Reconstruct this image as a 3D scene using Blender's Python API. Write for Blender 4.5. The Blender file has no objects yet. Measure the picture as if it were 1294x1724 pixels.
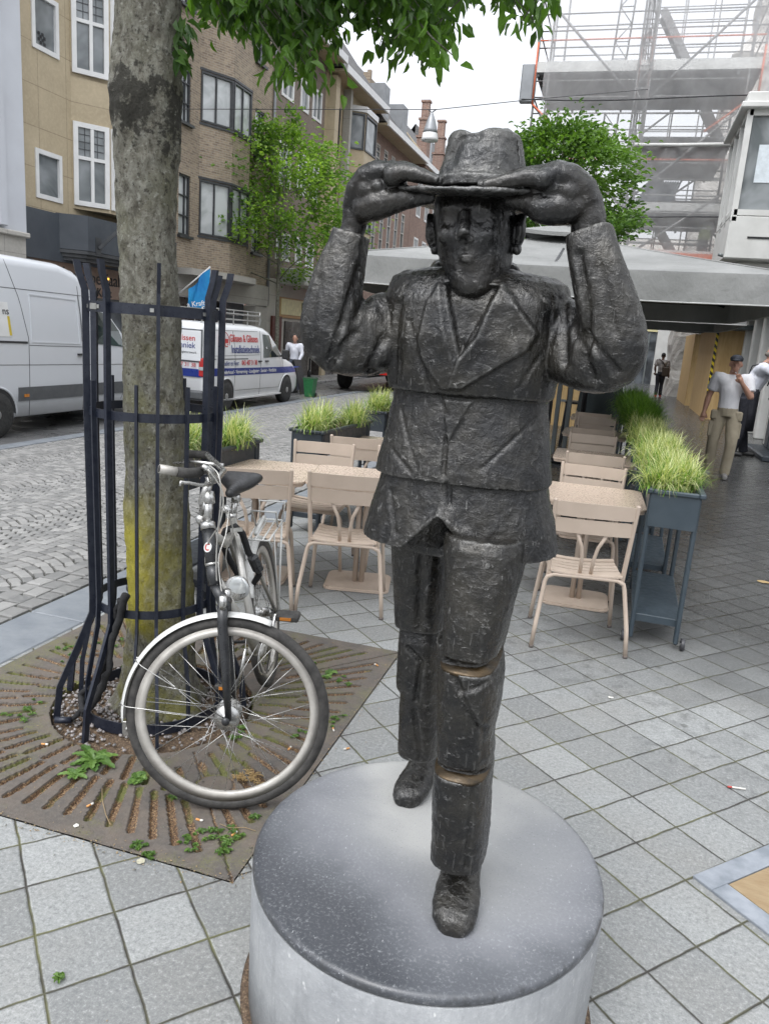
import bpy, bmesh, math, random
import numpy as np
from mathutils import Vector, Matrix, noise, kdtree
from mathutils.bvhtree import BVHTree
R = math.radians
SC = bpy.context.scene
COL = SC.collection

# ------------------------------------------------------------------ camera
CAMH = 1.68
F_PX, W_PX, H_PX = 1295.0, 1294.0, 1724.0
PITCH, ROLL, YAW = R(13.05), R(4.3), R(15.8)
fwd = Vector((-math.sin(YAW)*math.cos(PITCH), math.cos(YAW)*math.cos(PITCH), -math.sin(PITCH)))
r0 = Vector((math.cos(YAW), math.sin(YAW), 0)); u0 = r0.cross(fwd)
rgt = math.cos(ROLL)*r0 + math.sin(ROLL)*u0; upv = -math.sin(ROLL)*r0 + math.cos(ROLL)*u0
cam_d = bpy.data.cameras.new("camera"); cam = bpy.data.objects.new("camera", cam_d); COL.objects.link(cam)
cam_d.sensor_fit = 'HORIZONTAL'; cam_d.sensor_width = 36; cam_d.lens = 36*F_PX/W_PX
cam_d.clip_start = 0.05; cam_d.clip_end = 800
cam.matrix_world = Matrix(((rgt.x, upv.x, -fwd.x, 0), (rgt.y, upv.y, -fwd.y, 0), (rgt.z, upv.z, -fwd.z, CAMH), (0, 0, 0, 1)))
SC.camera = cam

# ------------------------------------------------------------------ sky, sun, exposure
SUN_EL, SUN_AZ = 58, 200
w = bpy.data.worlds.new("World"); SC.world = w; w.use_nodes = True
nt = w.node_tree; nt.nodes.clear()
o_ = nt.nodes.new('ShaderNodeOutputWorld'); bg = nt.nodes.new('ShaderNodeBackground')
sky = nt.nodes.new('ShaderNodeTexSky'); sky.sky_type = 'NISHITA'; sky.sun_disc = False
sky.sun_elevation = R(SUN_EL); sky.sun_rotation = R(SUN_AZ); sky.dust_density = 6; sky.air_density = 1.0; sky.ozone_density = 1
hs = nt.nodes.new('ShaderNodeHueSaturation'); hs.inputs['Saturation'].default_value = 0.12
gm = nt.nodes.new('ShaderNodeGamma'); gm.inputs[1].default_value = 0.55      # an overcast sky evens the clear sky out
mul = nt.nodes.new('ShaderNodeMix'); mul.data_type = 'RGBA'; mul.blend_type = 'MULTIPLY'; mul.inputs[0].default_value = 1
mul.inputs[7].default_value = (4.2, 4.3, 4.5, 1)
nt.links.new(sky.outputs[0], hs.inputs['Color']); nt.links.new(hs.outputs[0], gm.inputs[0]); nt.links.new(gm.outputs[0], mul.inputs[6])
tc = nt.nodes.new('ShaderNodeTexCoord'); sz = nt.nodes.new('ShaderNodeSeparateXYZ'); nt.links.new(tc.outputs['Generated'], sz.inputs[0])
mr = nt.nodes.new('ShaderNodeMapRange'); mr.inputs[1].default_value = 0.1; mr.inputs[2].default_value = 1.0; mr.inputs[3].default_value = 0.85; mr.inputs[4].default_value = 1.9   # cloud cover is brightest overhead
nt.links.new(sz.outputs[2], mr.inputs[0]); vs = nt.nodes.new('ShaderNodeVectorMath'); vs.operation = 'SCALE'; nt.links.new(mul.outputs[2], vs.inputs[0]); nt.links.new(mr.outputs[0], vs.inputs['Scale'])
nt.links.new(vs.outputs[0], bg.inputs[0]); bg.inputs[1].default_value = 0.15
nt.links.new(bg.outputs[0], o_.inputs[0])
sl = bpy.data.lights.new("sun", 'SUN'); sl.energy = 0.9; sl.angle = R(25); sl.color = (1.0, 0.97, 0.93)
so = bpy.data.objects.new("sun", sl); COL.objects.link(so)
so.rotation_euler = (R(90-SUN_EL), 0, R(180-SUN_AZ))
SC.view_settings.view_transform = 'Standard'; SC.view_settings.look = 'None'
SC.view_settings.exposure = -0.08; SC.view_settings.gamma = 1; SC.view_settings.use_curve_mapping = False
SC.cycles.max_bounces = 8; SC.cycles.transparent_max_bounces = 24
SC.cycles.caustics_reflective = False; SC.cycles.caustics_refractive = False

# ------------------------------------------------------------------ measuring: pixel of the photo -> point of the place
def ray(x, y): return fwd*F_PX + rgt*(x-W_PX/2) - upv*(y-H_PX/2)
def PG(x, y, z=0.0):
    d = ray(x, y); t = (z-CAMH)/d.z; return Vector((d.x*t, d.y*t, z))
def PY(x, y, Y):
    d = ray(x, y); t = Y/d.y; return Vector((d.x*t, Y, CAMH+d.z*t))
def PX(x, y, X):
    d = ray(x, y); t = X/d.x; return Vector((X, d.y*t, CAMH+d.z*t))

# ------------------------------------------------------------------ materials
MATS = {}
def nodes(name):
    m = bpy.data.materials.new(name); m.use_nodes = True; t = m.node_tree
    b = t.nodes['Principled BSDF']; MATS[name] = m
    return m, t, b
def N(t, typ, **kw):
    n = t.nodes.new(typ)
    for k, v in kw.items():
        if k.startswith('i_'):
            key = k[2:]; key = int(key) if key.isdigit() else key.replace('_', ' ')
            n.inputs[key].default_value = v
        else: setattr(n, k, v)
    return n
def L(t, a, b): t.links.new(a, b)
def c4(c): return (c[0], c[1], c[2], 1)
def ramp(t, src, stops):
    r = t.nodes.new('ShaderNodeValToRGB'); e = r.color_ramp.elements
    while len(e) < len(stops): e.new(0.5)
    for el, (p, c) in zip(e, stops): el.position = p; el.color = c4(c) if hasattr(c, '__len__') else (c, c, c, 1)
    L(t, src, r.inputs[0]); return r.outputs[0]
def mixc(t, f, a, b, blend='MIX'):
    n = t.nodes.new('ShaderNodeMix'); n.data_type = 'RGBA'; n.blend_type = blend
    for s, v in ((0, f), (6, a), (7, b)):
        if hasattr(v, 'is_linked') or hasattr(v, 'links'): L(t, v, n.inputs[s])
        else: n.inputs[s].default_value = v if s == 0 else c4(v)
    return n.outputs[2]
def math_(t, op, a, b=None, c=None):
    n = t.nodes.new('ShaderNodeMath'); n.operation = op
    for i, v in enumerate((a, b, c)):
        if v is None: continue
        if hasattr(v, 'links'): L(t, v, n.inputs[i])
        else: n.inputs[i].default_value = v
    return n.outputs[0]
def coords(t, kind='Object', scale=(1, 1, 1), rot=(0, 0, 0)):
    if kind == 'World': s = N(t, 'ShaderNodeNewGeometry').outputs['Position']
    else: s = N(t, 'ShaderNodeTexCoord').outputs[kind]
    mp = N(t, 'ShaderNodeMapping'); mp.inputs['Scale'].default_value = scale; mp.inputs['Rotation'].default_value = rot
    L(t, s, mp.inputs[0]); return mp.outputs[0]
def noise_(t, vec, scale, detail=4, rough=0.55, dist=0):
    n = N(t, 'ShaderNodeTexNoise', i_Scale=scale, i_Detail=detail, i_Roughness=rough, i_Distortion=dist)
    if vec is not None: L(t, vec, n.inputs['Vector'])
    return n.outputs[0]
def bump(t, b, h, strength=0.3, dist=0.01, chain=None):
    n = N(t, 'ShaderNodeBump'); n.inputs['Strength'].default_value = strength; n.inputs['Distance'].default_value = dist
    L(t, h, n.inputs['Height'])
    if chain is not None: L(t, chain, n.inputs['Normal'])
    if b is not None: L(t, n.outputs[0], b.inputs['Normal'])
    return n.outputs[0]
def pm(name, col, rough=0.5, metal=0.0, col2=None, ns=8.0, bs=0, bstr=0.2, bd=0.004, rvar=0.12, scale=(1, 1, 1), coat=0, spec=None, kind='Object', lo=0.35, hi=0.65):
    """a painted / plain surface with a worn second tone, uneven gloss and fine relief"""
    m, t, b = nodes(name)
    b.inputs['Metallic'].default_value = metal
    v = coords(t, kind, scale)
    n = noise_(t, v, ns, 6, 0.6)
    c2 = col2 if col2 else tuple(x*0.8 for x in col)
    L(t, mixc(t, ramp(t, n, [(lo, 0.0), (hi, 1.0)]), col, c2), b.inputs['Base Color'])
    n2 = noise_(t, v, ns*3.1, 3)
    rr = N(t, 'ShaderNodeMapRange'); rr.inputs[1].default_value = 0.3; rr.inputs[2].default_value = 0.7
    rr.inputs[3].default_value = max(0.02, rough-rvar); rr.inputs[4].default_value = min(1, rough+rvar)
    L(t, n2, rr.inputs[0]); L(t, rr.outputs[0], b.inputs['Roughness'])
    if bs: bump(t, b, noise_(t, v, bs, 5), bstr, bd)
    if coat: b.inputs['Coat Weight'].default_value = coat
    if spec is not None: b.inputs['Specular IOR Level'].default_value = spec
    return m

# ------------------------------------------------------------------ mesh building
class MB:
    def __init__(s): s.v = []; s.f = []; s.sm = []
    def add(s, vs, fs, smooth=False):
        o = len(s.v); s.v.extend([tuple(p) for p in vs])
        for f in fs: s.f.append(tuple(i+o for i in f)); s.sm.append(smooth)
        return s
    def box(s, c, d, rz=0, M=None, bevel=0.0):
        x, y, z = d[0]/2, d[1]/2, d[2]/2
        if bevel > 0:
            b = min(bevel, x*.49, y*.49, z*.49); pts = []
            for sx in (-1, 1):
                for sy in (-1, 1):
                    for sz in (-1, 1):
                        pts += [(sx*(x-b), sy*(y-b), sz*z), (sx*(x-b), sy*y, sz*(z-b)), (sx*x, sy*(y-b), sz*(z-b))]
            I = lambda sx, sy, sz, k: (((sx > 0)*4+(sy > 0)*2+(sz > 0))*3+k)
            fs = []
            for q in (-1, 1):
                fs.append([I(-1, -1, q, 0), I(1, -1, q, 0), I(1, 1, q, 0), I(-1, 1, q, 0)][::(1 if q > 0 else -1)])
                fs.append([I(-1, q, -1, 1), I(1, q, -1, 1), I(1, q, 1, 1), I(-1, q, 1, 1)][::(-1 if q > 0 else 1)])
                fs.append([I(q, -1, -1, 2), I(q, 1, -1, 2), I(q, 1, 1, 2), I(q, -1, 1, 2)][::(1 if q > 0 else -1)])
            for a in (-1, 1):
                for c_ in (-1, 1):
                    e = a*c_
                    fs.append([I(-1, a, c_, 0), I(1, a, c_, 0), I(1, a, c_, 1), I(-1, a, c_, 1)][::(-1 if e > 0 else 1)])
                    fs.append([I(a, -1, c_, 0), I(a, 1, c_, 0), I(a, 1, c_, 2), I(a, -1, c_, 2)][::(1 if e > 0 else -1)])
                    fs.append([I(a, c_, -1, 1), I(a, c_, 1, 1), I(a, c_, 1, 2), I(a, c_, -1, 2)][::(-1 if e > 0 else 1)])
            for sx in (-1, 1):
                for sy in (-1, 1):
                    for sz in (-1, 1):
                        f = [I(sx, sy, sz, 0), I(sx, sy, sz, 1), I(sx, sy, sz, 2)]
                        fs.append(f if sx*sy*sz < 0 else f[::-1])
        else:
            pts = [(-x, -y, -z), (x, -y, -z), (x, y, -z), (-x, y, -z), (-x, -y, z), (x, -y, z), (x, y, z), (-x, y, z)]
            fs = [(0, 3, 2, 1), (4, 5, 6, 7), (0, 1, 5, 4), (1, 2, 6, 5), (2, 3, 7, 6), (3, 0, 4, 7)]
        if M is None: M = Matrix.Translation(Vector(c)) @ Matrix.Rotation(rz, 4, 'Z')
        else: M = Matrix.Translation(Vector(c)) @ M.to_4x4()
        return s.add([M @ Vector(p) for p in pts], fs)
    def beam(s, a, b, wx, wy, up=(0, 0, 1), bevel=0):
        """rectangular bar from a to b"""
        a, b = Vector(a), Vector(b); z = (b-a); l = z.length; z.normalize()
        x = Vector(up).cross(z)
        if x.length < 1e-4: x = Vector((1, 0, 0))
        x.normalize(); y = z.cross(x)
        M = Matrix((x, y, z)).transposed()
        return s.box((a+b)/2, (wx, wy, l), M=M, bevel=bevel)
    def tube(s, path, r, n=10, closed=False, cap=True, flat=1.0, upv_=None):
        P = [Vector(p) for p in path]; k = len(P)
        rs = r if hasattr(r, '__len__') else [r]*k
        T = []
        for i in range(k):
            a = P[i-1] if (i > 0 or closed) else P[i]; b = P[(i+1) % k] if (i < k-1 or closed) else P[i]
            d = (b-a); d = d.normalized() if d.length > 1e-9 else Vector((0, 0, 1)); T.append(d)
        ref = Vector(upv_) if upv_ else (Vector((0, 0, 1)) if abs(T[0].z) < 0.9 else Vector((1, 0, 0)))
        u = (ref-ref.dot(T[0])*T[0]).normalized(); pts = []
        for i in range(k):
            if i: u = (u-u.dot(T[i])*T[i]); u = u.normalized() if u.length > 1e-6 else Vector((1, 0, 0))
            v = T[i].cross(u)
            for j in range(n):
                a = 2*math.pi*j/n; pts.append(P[i]+rs[i]*(math.cos(a)*u*flat+math.sin(a)*v))
        fs = []
        for i in range(k if closed else k-1):
            for j in range(n):
                a, b = i*n+j, i*n+(j+1) % n; c, d = ((i+1) % k)*n+(j+1) % n, ((i+1) % k)*n+j
                fs.append((a, b, c, d))
        if cap and not closed: fs.append(tuple(range(n))[::-1]); fs.append(tuple(range((k-1)*n, k*n)))
        return s.add(pts, fs, True)
    def lathe(s, prof, c=(0, 0, 0), n=24, M=None, sx=1, sy=1, smooth=True, cap=True):
        pts = []; k = len(prof)
        for r, z in prof:
            for j in range(n):
                a = 2*math.pi*j/n; p = Vector((r*math.cos(a)*sx, r*math.sin(a)*sy, z))
                if M is not None: p = M @ p
                pts.append(p+Vector(c))
        fs = [(i*n+j, i*n+(j+1) % n, (i+1)*n+(j+1) % n, (i+1)*n+j) for i in range(k-1) for j in range(n)]
        if cap: fs.append(tuple(range(n))[::-1]); fs.append(tuple(range((k-1)*n, k*n)))
        return s.add(pts, fs, smooth)
    def prism(s, poly, h, M=None, smooth=False):
        """2-D polygon (x,y) counter-clockwise extruded z 0..h, then M"""
        k = len(poly); pts = [Vector((x, y, 0)) for x, y in poly]+[Vector((x, y, h)) for x, y in poly]
        if M is not None: pts = [M @ p for p in pts]
        fs = [tuple(range(k))[::-1], tuple(range(k, 2*k))]+[(i, (i+1) % k, k+(i+1) % k, k+i) for i in range(k)]
        return s.add(pts, fs, smooth)
    def loft(s, rings, cap=True, smooth=True):
        n = len(rings[0]); pts = [p for r in rings for p in r]; k = len(rings)
        fs = [(i*n+j, i*n+(j+1) % n, (i+1)*n+(j+1) % n, (i+1)*n+j) for i in range(k-1) for j in range(n)]
        if cap: fs.append(tuple(range(n))[::-1]); fs.append(tuple(range((k-1)*n, k*n)))
        return s.add(pts, fs, smooth)
    def ell(s, c, r, M=None, n=20, m=12):
        pr = [(max(1e-4, math.sin(math.pi*i/m)), -math.cos(math.pi*i/m)) for i in range(m+1)]
        S = Matrix.Diagonal(Vector((r[0], r[1], r[2])))
        M = (M.to_3x3() @ S) if M is not None else S
        return s.lathe(pr, c, n, M)
    def mesh(s, name):
        me = bpy.data.meshes.new(name); me.from_pydata(s.v, [], s.f); me.update()
        me.polygons.foreach_set('use_smooth', s.sm)
        return me
    def build(s, name, m, parent=None, loc=None):
        o = bpy.data.objects.new(name, s.mesh(name)); COL.objects.link(o)
        if m is not None: o.data.materials.append(MATS[m] if isinstance(m, str) else m)
        if parent is not None: o.parent = parent
        if loc is not None: o.location = loc
        return o
def tag(o, label=None, cat=None, group=None, kind=None):
    if label: o['label'] = label
    if cat: o['category'] = cat
    if group: o['group'] = group
    if kind: o['kind'] = kind
    return o
def thing(name, loc, label, cat, group=None, rz=0, rot=None):
    o = bpy.data.objects.new(name, None); COL.objects.link(o); o.empty_display_size = 0.1
    o.location = loc; o.rotation_euler = rot if rot else (0, 0, rz)
    return tag(o, label, cat, group)
def struct(name, mb, m): return tag(mb.build(name, m), kind='structure')
def copy_tree(o, parent=None):
    c = o.copy(); COL.objects.link(c)
    if parent is not None: c.parent = parent
    for ch in list(o.children): copy_tree(ch, c)
    return c
def rounded(w, h, r, n=4):
    out = []
    for cx, cy, a0 in ((w/2-r, h/2-r, 0), (-w/2+r, h/2-r, 90), (-w/2+r, -h/2+r, 180), (w/2-r, -h/2+r, 270)):
        for i in range(n+1):
            a = R(a0+90*i/n); out.append((cx+r*math.cos(a), cy+r*math.sin(a)))
    return out
def frame3(o, x, y):
    """matrix with local x,y axes in the given world directions"""
    x = Vector(x).normalized(); z = x.cross(Vector(y)).normalized(); y = z.cross(x)
    M = Matrix((x, y, z)).transposed().to_4x4(); M.translation = Vector(o); return M
def text(s, name, m, parent, o, x, y, size, ext=0.002, align='CENTER', bold=0.0, xs=1.0):
    cu = bpy.data.curves.new(name, 'FONT'); cu.body = s; cu.size = size; cu.extrude = ext; cu.align_x = align; cu.align_y = 'CENTER'; cu.offset = bold*size
    cu.resolution_u = 3
    tmp = bpy.data.objects.new('tmp', cu); COL.objects.link(tmp)
    dg = bpy.context.evaluated_depsgraph_get(); me = bpy.data.meshes.new_from_object(tmp.evaluated_get(dg))
    bpy.data.objects.remove(tmp); bpy.data.curves.remove(cu)
    M = frame3(o, x, y) @ Matrix.Diagonal(Vector((xs, 1, 1, 1)))
    me.transform(M)
    me.materials.clear(); me.materials.append(MATS[m])
    ob = bpy.data.objects.new(name, me); COL.objects.link(ob)
    if parent is not None: ob.parent = parent
    return ob
def remesh(mb, voxel, smooth=2, fac=0.5):
    """melt overlapping solids into one continuous skin; returns a mesh"""
    me = mb.mesh('tmp'); o = bpy.data.objects.new('tmp', me); COL.objects.link(o)
    r = o.modifiers.new('r', 'REMESH'); r.mode = 'VOXEL'; r.voxel_size = voxel; r.use_smooth_shade = True
    if smooth: s_ = o.modifiers.new('s', 'SMOOTH'); s_.factor = fac; s_.iterations = smooth
    dg = bpy.context.evaluated_depsgraph_get(); out = bpy.data.meshes.new_from_object(o.evaluated_get(dg))
    bpy.data.objects.remove(o); bpy.data.meshes.remove(me)
    return out
def mobj(name, me, m, parent=None):
    o = bpy.data.objects.new(name, me); COL.objects.link(o); me.materials.clear(); me.materials.append(MATS[m])
    if parent is not None: o.parent = parent
    return o
def co_no(me):
    n = len(me.vertices); c = np.empty(n*3); me.vertices.foreach_get('co', c)
    nn = np.empty(n*3); me.vertices.foreach_get('normal', nn); return c.reshape(-1, 3), nn.reshape(-1, 3)
def set_co(me, c): me.vertices.foreach_set('co', c.ravel()); me.update()
def vnoise(c, scale, seed=0.0, an=(1, 1, 1)):
    q = c*np.array(an)*scale+seed
    return np.array([noise.noise(Vector(p)) for p in q])
# ------------------------------------------------------------------ ground materials
def paving_mat():
    m, t, b = nodes('paving')
    pos = N(t, 'ShaderNodeNewGeometry').outputs['Position']
    wob = N(t, 'ShaderNodeTexNoise', i_Scale=9.0, i_Detail=3.0); L(t, pos, wob.inputs['Vector'])
    wv = N(t, 'ShaderNodeVectorMath', operation='SCALE'); L(t, wob.outputs['Color'], wv.inputs[0]); wv.inputs['Scale'].default_value = 0.012
    pv = N(t, 'ShaderNodeVectorMath', operation='ADD'); L(t, pos, pv.inputs[0]); L(t, wv.outputs[0], pv.inputs[1])
    mp = N(t, 'ShaderNodeMapping'); mp.vector_type = 'POINT'; s = 1/0.2105
    mp.inputs['Rotation'].default_value = (0, 0, R(-46.75)); mp.inputs['Scale'].default_value = (1, 1, 1)
    L(t, pv.outputs[0], mp.inputs[0])
    sc = N(t, 'ShaderNodeVectorMath', operation='SCALE'); sc.inputs['Scale'].default_value = s; L(t, mp.outputs[0], sc.inputs[0])
    of = N(t, 'ShaderNodeVectorMath', operation='ADD'); of.inputs[1].default_value = (0.187+100-.03, -0.349+100-.03, 0); L(t, sc.outputs[0], of.inputs[0])
    fr = N(t, 'ShaderNodeVectorMath', operation='FRACTION'); L(t, of.outputs[0], fr.inputs[0])
    fl = N(t, 'ShaderNodeVectorMath', operation='FLOOR'); L(t, of.outputs[0], fl.inputs[0])
    sx = N(t, 'ShaderNodeSeparateXYZ'); L(t, fr.outputs[0], sx.inputs[0])
    e = []
    for k in (0, 1):
        a = math_(t, 'SUBTRACT', sx.outputs[k], 0.5); e.append(math_(t, 'ABSOLUTE', a))
    d = math_(t, 'SUBTRACT', 0.5, math_(t, 'MAXIMUM', e[0], e[1]))           # distance to the joint, in tiles
    wn = N(t, 'ShaderNodeTexWhiteNoise', noise_dimensions='2D'); L(t, fl.outputs[0], wn.inputs['Vector'])
    n1 = noise_(t, pos, 26, 8, 0.72); n2 = noise_(t, pos, 2.2, 4, 0.6); n3 = noise_(t, pos, 190, 3, 0.7)
    stone = mixc(t, n1, (0.15, 0.156, 0.156), (0.29, 0.296, 0.288))
    stone = mixc(t, ramp(t, n3, [(0.35, 0.0), (0.75, 0.55)]), stone, (0.36, 0.37, 0.365))
    tv = N(t, 'ShaderNodeMapRange'); tv.inputs[3].default_value = 0.74; tv.inputs[4].default_value = 1.12; L(t, wn.outputs['Value'], tv.inputs[0])
    stone = mixc(t, 1.0, stone, tv.outputs[0], 'MULTIPLY') if False else stone
    vm = N(t, 'ShaderNodeVectorMath', operation='SCALE'); L(t, stone, vm.inputs[0]); L(t, tv.outputs[0], vm.inputs['Scale'])
    stone = mixc(t, ramp(t, n2, [(0.45, 0.0), (0.7, 0.35)]), vm.outputs[0], (0.22, 0.21, 0.19))
    n6 = noise_(t, pos, 75, 5, .85); stone = mixc(t, ramp(t, n6, [(.38, .55), (.50, 0.0)]), stone, (0.10, 0.105, 0.108)); stone = mixc(t, ramp(t, n6, [(.54, 0.0), (.66, .6)]), stone, (0.42, 0.425, 0.415))
    # dark chewing-gum spots and scuffs
    vo = N(t, 'ShaderNodeTexVoronoi', i_Scale=2.6); L(t, pos, vo.inputs['Vector'])
    gum = ramp(t, vo.outputs['Distance'], [(0.035, 1.0), (0.055, 0.0)])
    stone = mixc(t, math_(t, 'MULTIPLY', gum, 0.55), stone, (0.06, 0.06, 0.055))
    # joints: sand, dark grit and moss
    jn = noise_(t, pos, 5, 3)
    joint = mixc(t, ramp(t, jn, [(0.42, 0.0), (0.62, 1.0)]), (0.045, 0.042, 0.036), (0.105, 0.105, 0.05))
    jf = ramp(t, math_(t, 'ADD', d, math_(t, 'MULTIPLY', math_(t, 'SUBTRACT', n1, 0.5), 0.02)), [(0.010, 1.0), (0.024, 0.0)])
    col = mixc(t, jf, stone, joint)
    # rain water lying further up the terrace
    sp = N(t, 'ShaderNodeSeparateXYZ'); L(t, pos, sp.inputs[0])
    wl = math_(t, 'ADD', math_(t, 'MULTIPLY', sp.outputs[0], 1.25), sp.outputs[1])
    wl = math_(t, 'ADD', wl, math_(t, 'MULTIPLY', math_(t, 'SUBTRACT', noise_(t, pos, 1.7, 5, 0.6), 0.5), 2.6))
    wet = ramp(t, math_(t, 'DIVIDE', wl, 10.0), [(0.43, 0.0), (0.53, 0.6), (0.66, 1.0)])
    spl = math_(t, 'MULTIPLY', ramp(t, noise_(t, pos, 11, 6, 0.75), [(0.50, 0.0), (0.60, 1.0)]), ramp(t, math_(t, 'DIVIDE', wl, 10.0), [(0.33, 0.0), (0.41, 1.0)]))
    wet = math_(t, 'MAXIMUM', wet, math_(t, 'MULTIPLY', spl, 0.38))
    dk = mixc(t, wet, col, mixc(t, 0.72, col, (0.008, 0.008, 0.008)))
    L(t, dk, b.inputs['Base Color'])
    rg = N(t, 'ShaderNodeMapRange'); L(t, wet, rg.inputs[0]); rg.inputs[3].default_value = 0.62; rg.inputs[4].default_value = 0.24
    rg2 = math_(t, 'ADD', rg.outputs[0], math_(t, 'MULTIPLY', math_(t, 'SUBTRACT', noise_(t, pos, 14, 4), 0.5), 0.35))
    L(t, rg2, b.inputs['Roughness'])
    h = math_(t, 'ADD', math_(t, 'MULTIPLY', ramp(t, d, [(0.0, 0.0), (0.035, 1.0)]), 1.0), math_(t, 'MULTIPLY', n1, 0.35))
    h = math_(t, 'ADD', h, math_(t, 'MULTIPLY', n3, 0.12))
    h = math_(t, 'ADD', h, math_(t, 'MULTIPLY', wn.outputs['Value'], 0.15))
    sw = N(t, 'ShaderNodeSeparateXYZ'); L(t, wn.outputs['Color'], sw.inputs[0])
    tl = math_(t, 'ADD', math_(t, 'MULTIPLY', math_(t, 'SUBTRACT', sx.outputs[0], .5), math_(t, 'SUBTRACT', sw.outputs[0], .5)), math_(t, 'MULTIPLY', math_(t, 'SUBTRACT', sx.outputs[1], .5), math_(t, 'SUBTRACT', sw.outputs[1], .5)))
    h = math_(t, 'ADD', h, math_(t, 'MULTIPLY', tl, 1.6)); h = math_(t, 'ADD', h, math_(t, 'MULTIPLY', noise_(t, pos, 9, 4, .6), .9))
    bump(t, b, h, 0.7, 0.006)
    b.inputs['Specular IOR Level'].default_value = .4
paving_mat()
pm('kerbstone', (0.145, 0.16, 0.178), 0.5, col2=(0.20, 0.215, 0.23), ns=5, bs=160, bstr=0.25, kind='World')
pm('grout', (0.03, 0.03, 0.026), 0.9, ns=20, col2=(0.06, 0.062, 0.04), bs=90, kind='World')
def sett_mat():
    m, t, b = nodes('setts')
    at = N(t, 'ShaderNodeAttribute', attribute_name='tone'); pos = N(t, 'ShaderNodeNewGeometry').outputs['Position']
    n = noise_(t, pos, 40, 5, 0.7)
    c = ramp(t, at.outputs['Fac'], [(0.0, (0.115, 0.115, 0.112)), (0.5, (0.18, 0.177, 0.17)), (1.0, (0.255, 0.25, 0.24))])
    c = mixc(t, ramp(t, n, [(0.3, 0.0), (0.75, 0.45)]), c, (0.28, 0.275, 0.262))
    L(t, c, b.inputs['Base Color']); L(t, ramp(t, n, [(0.3, 0.38), (0.7, 0.62)]), b.inputs['Roughness'])
    bump(t, b, n, 0.5, 0.004)
sett_mat()
pm('asphalt', (0.095, 0.095, 0.095), 0.35, ns=0.9, col2=(0.15, 0.15, 0.148), bs=120, bstr=0.4, rvar=0.2, kind='World')
pm('far_paving', (0.17, 0.165, 0.16), 0.35, ns=1.5, col2=(0.24, 0.235, 0.23), bs=60, rvar=0.2, kind='World')

XK0, XK1, XG = -3.0, -2.64, -7.95       # kerb strip, gutter
ZR = -0.28
def slope_z(x): return 0.0 if x > XK0 else (ZR if x < XG-0.25 else ZR*(XK0-x)/(XK0-(XG-0.25)))
# pavement with a real hole for the tree pit and for the let-in slab
GX0, GX1, GY0, GY1 = -2.62, -0.92, 1.86, 3.80
mb = MB()
mb.add([(XK1, -6, 0), (GX0, -6, 0), (GX0, GY0, 0), (XK1, GY0, 0)], [(0, 1, 2, 3)])
def sheet(mb, x0, x1, y0, y1, z=0.0, z1=None):
    z1 = z if z1 is None else z1
    mb.add([(x0, y0, z), (x1, y0, z1), (x1, y1, z1), (x0, y1, z)], [(0, 1, 2, 3)])
mb = MB()
sheet(mb, XK1, 9, -8, GY0); sheet(mb, GX1, 9, GY0, GY1); sheet(mb, XK1, GX0, GY0, GY1); sheet(mb, XK1, 9, GY1, 80)
struct('pavement', mb, 'paving')
mb = MB(); y = -5.6
while y < 60:
    l = 0.99; mb.box(((XK0+XK1)/2, y+l/2, -0.06), (XK1-XK0-0.008, l, 0.128), bevel=0.006); y += 1.0
struct('kerb_strip', mb, 'kerbstone')
mb = MB(); sheet(mb, XG-0.25, XK0, -8, 80, ZR-0.017, -0.019); struct('cobble_bed', mb, 'grout')
# setts laid in segmental arcs
rnd = random.Random(4); V = []; Fc = []; tone = []
CW = 1.16; nc = 4; sag = 0.25
def sett(cx, cy, a, lx, ly):
    z = slope_z(cx); o = len(V); h = rnd.uniform(-0.002, 0.003)
    ca, sa = math.cos(a), math.sin(a)
    q = [(-1, -1), (1, -1), (1, 1), (-1, 1)]; jit = [(rnd.uniform(-.006, .006), rnd.uniform(-.006, .006)) for _ in q]
    for s_, zz in ((1.0, -0.022), (0.95, -0.003), (0.74, 0.002)):
        for (ux, uy), (jx, jy) in zip(q, jit):
            px, py = (ux*lx/2+jx)*s_, (uy*ly/2+jy)*s_
            V.append((cx+px*ca-py*sa, cy+px*sa+py*ca, z+h+zz))
    for r_ in (0, 4):
        for i in range(4): Fc.append((o+r_+i, o+r_+(i+1) % 4, o+r_+4+(i+1) % 4, o+r_+4+i))
    Fc.append((o+8, o+9, o+10, o+11)); tn = rnd.random()**1.2; tone.extend([tn]*9)
for k in range(nc):
    x0 = XK0-0.40-(k+1)*CW; xm = x0+CW/2; Rr = (CW*CW/4+sag*sag)/(2*sag); am = math.asin(CW/2/Rr)
    ns = 13; y = -1.0
    while y < 34:
        for i in range(ns):
            a = -am+(i+0.5)*2*am/ns
            cx = xm+Rr*math.sin(a); cy = y+Rr*math.cos(a)-Rr+sag
            sett(cx, cy, -a, 2*am*Rr/ns-0.012, 0.099*math.cos(a)-0.010)
        y += 0.099
for r_i in range(3):
    y = -1.0+r_i*.07
    while y < 34:
        l = rnd.uniform(.12, .17); sett(XK0-.03-.062-r_i*.125, y+l/2, 0, .113, l-.012); y += l
me = bpy.data.meshes.new('cobbles'); me.from_pydata(V, [], Fc); me.update()
at = me.attributes.new('tone', 'FLOAT', 'FACE'); at.data.foreach_set('value', tone)
tag(mobj('cobbles', me, 'setts'), kind='structure')
mb = MB()
for i in range(60): mb.box((XG-0.12, -5+i, ZR+0.005), (0.24, 0.99, 0.05), bevel=0.005)
struct('gutter', mb, 'kerbstone')
mb = MB(); sheet(mb, -60, XG-0.24, -8, 120, ZR); sheet(mb, -60, -3, 60.01, 160, ZR+.002); struct('road', mb, 'asphalt')
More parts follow.
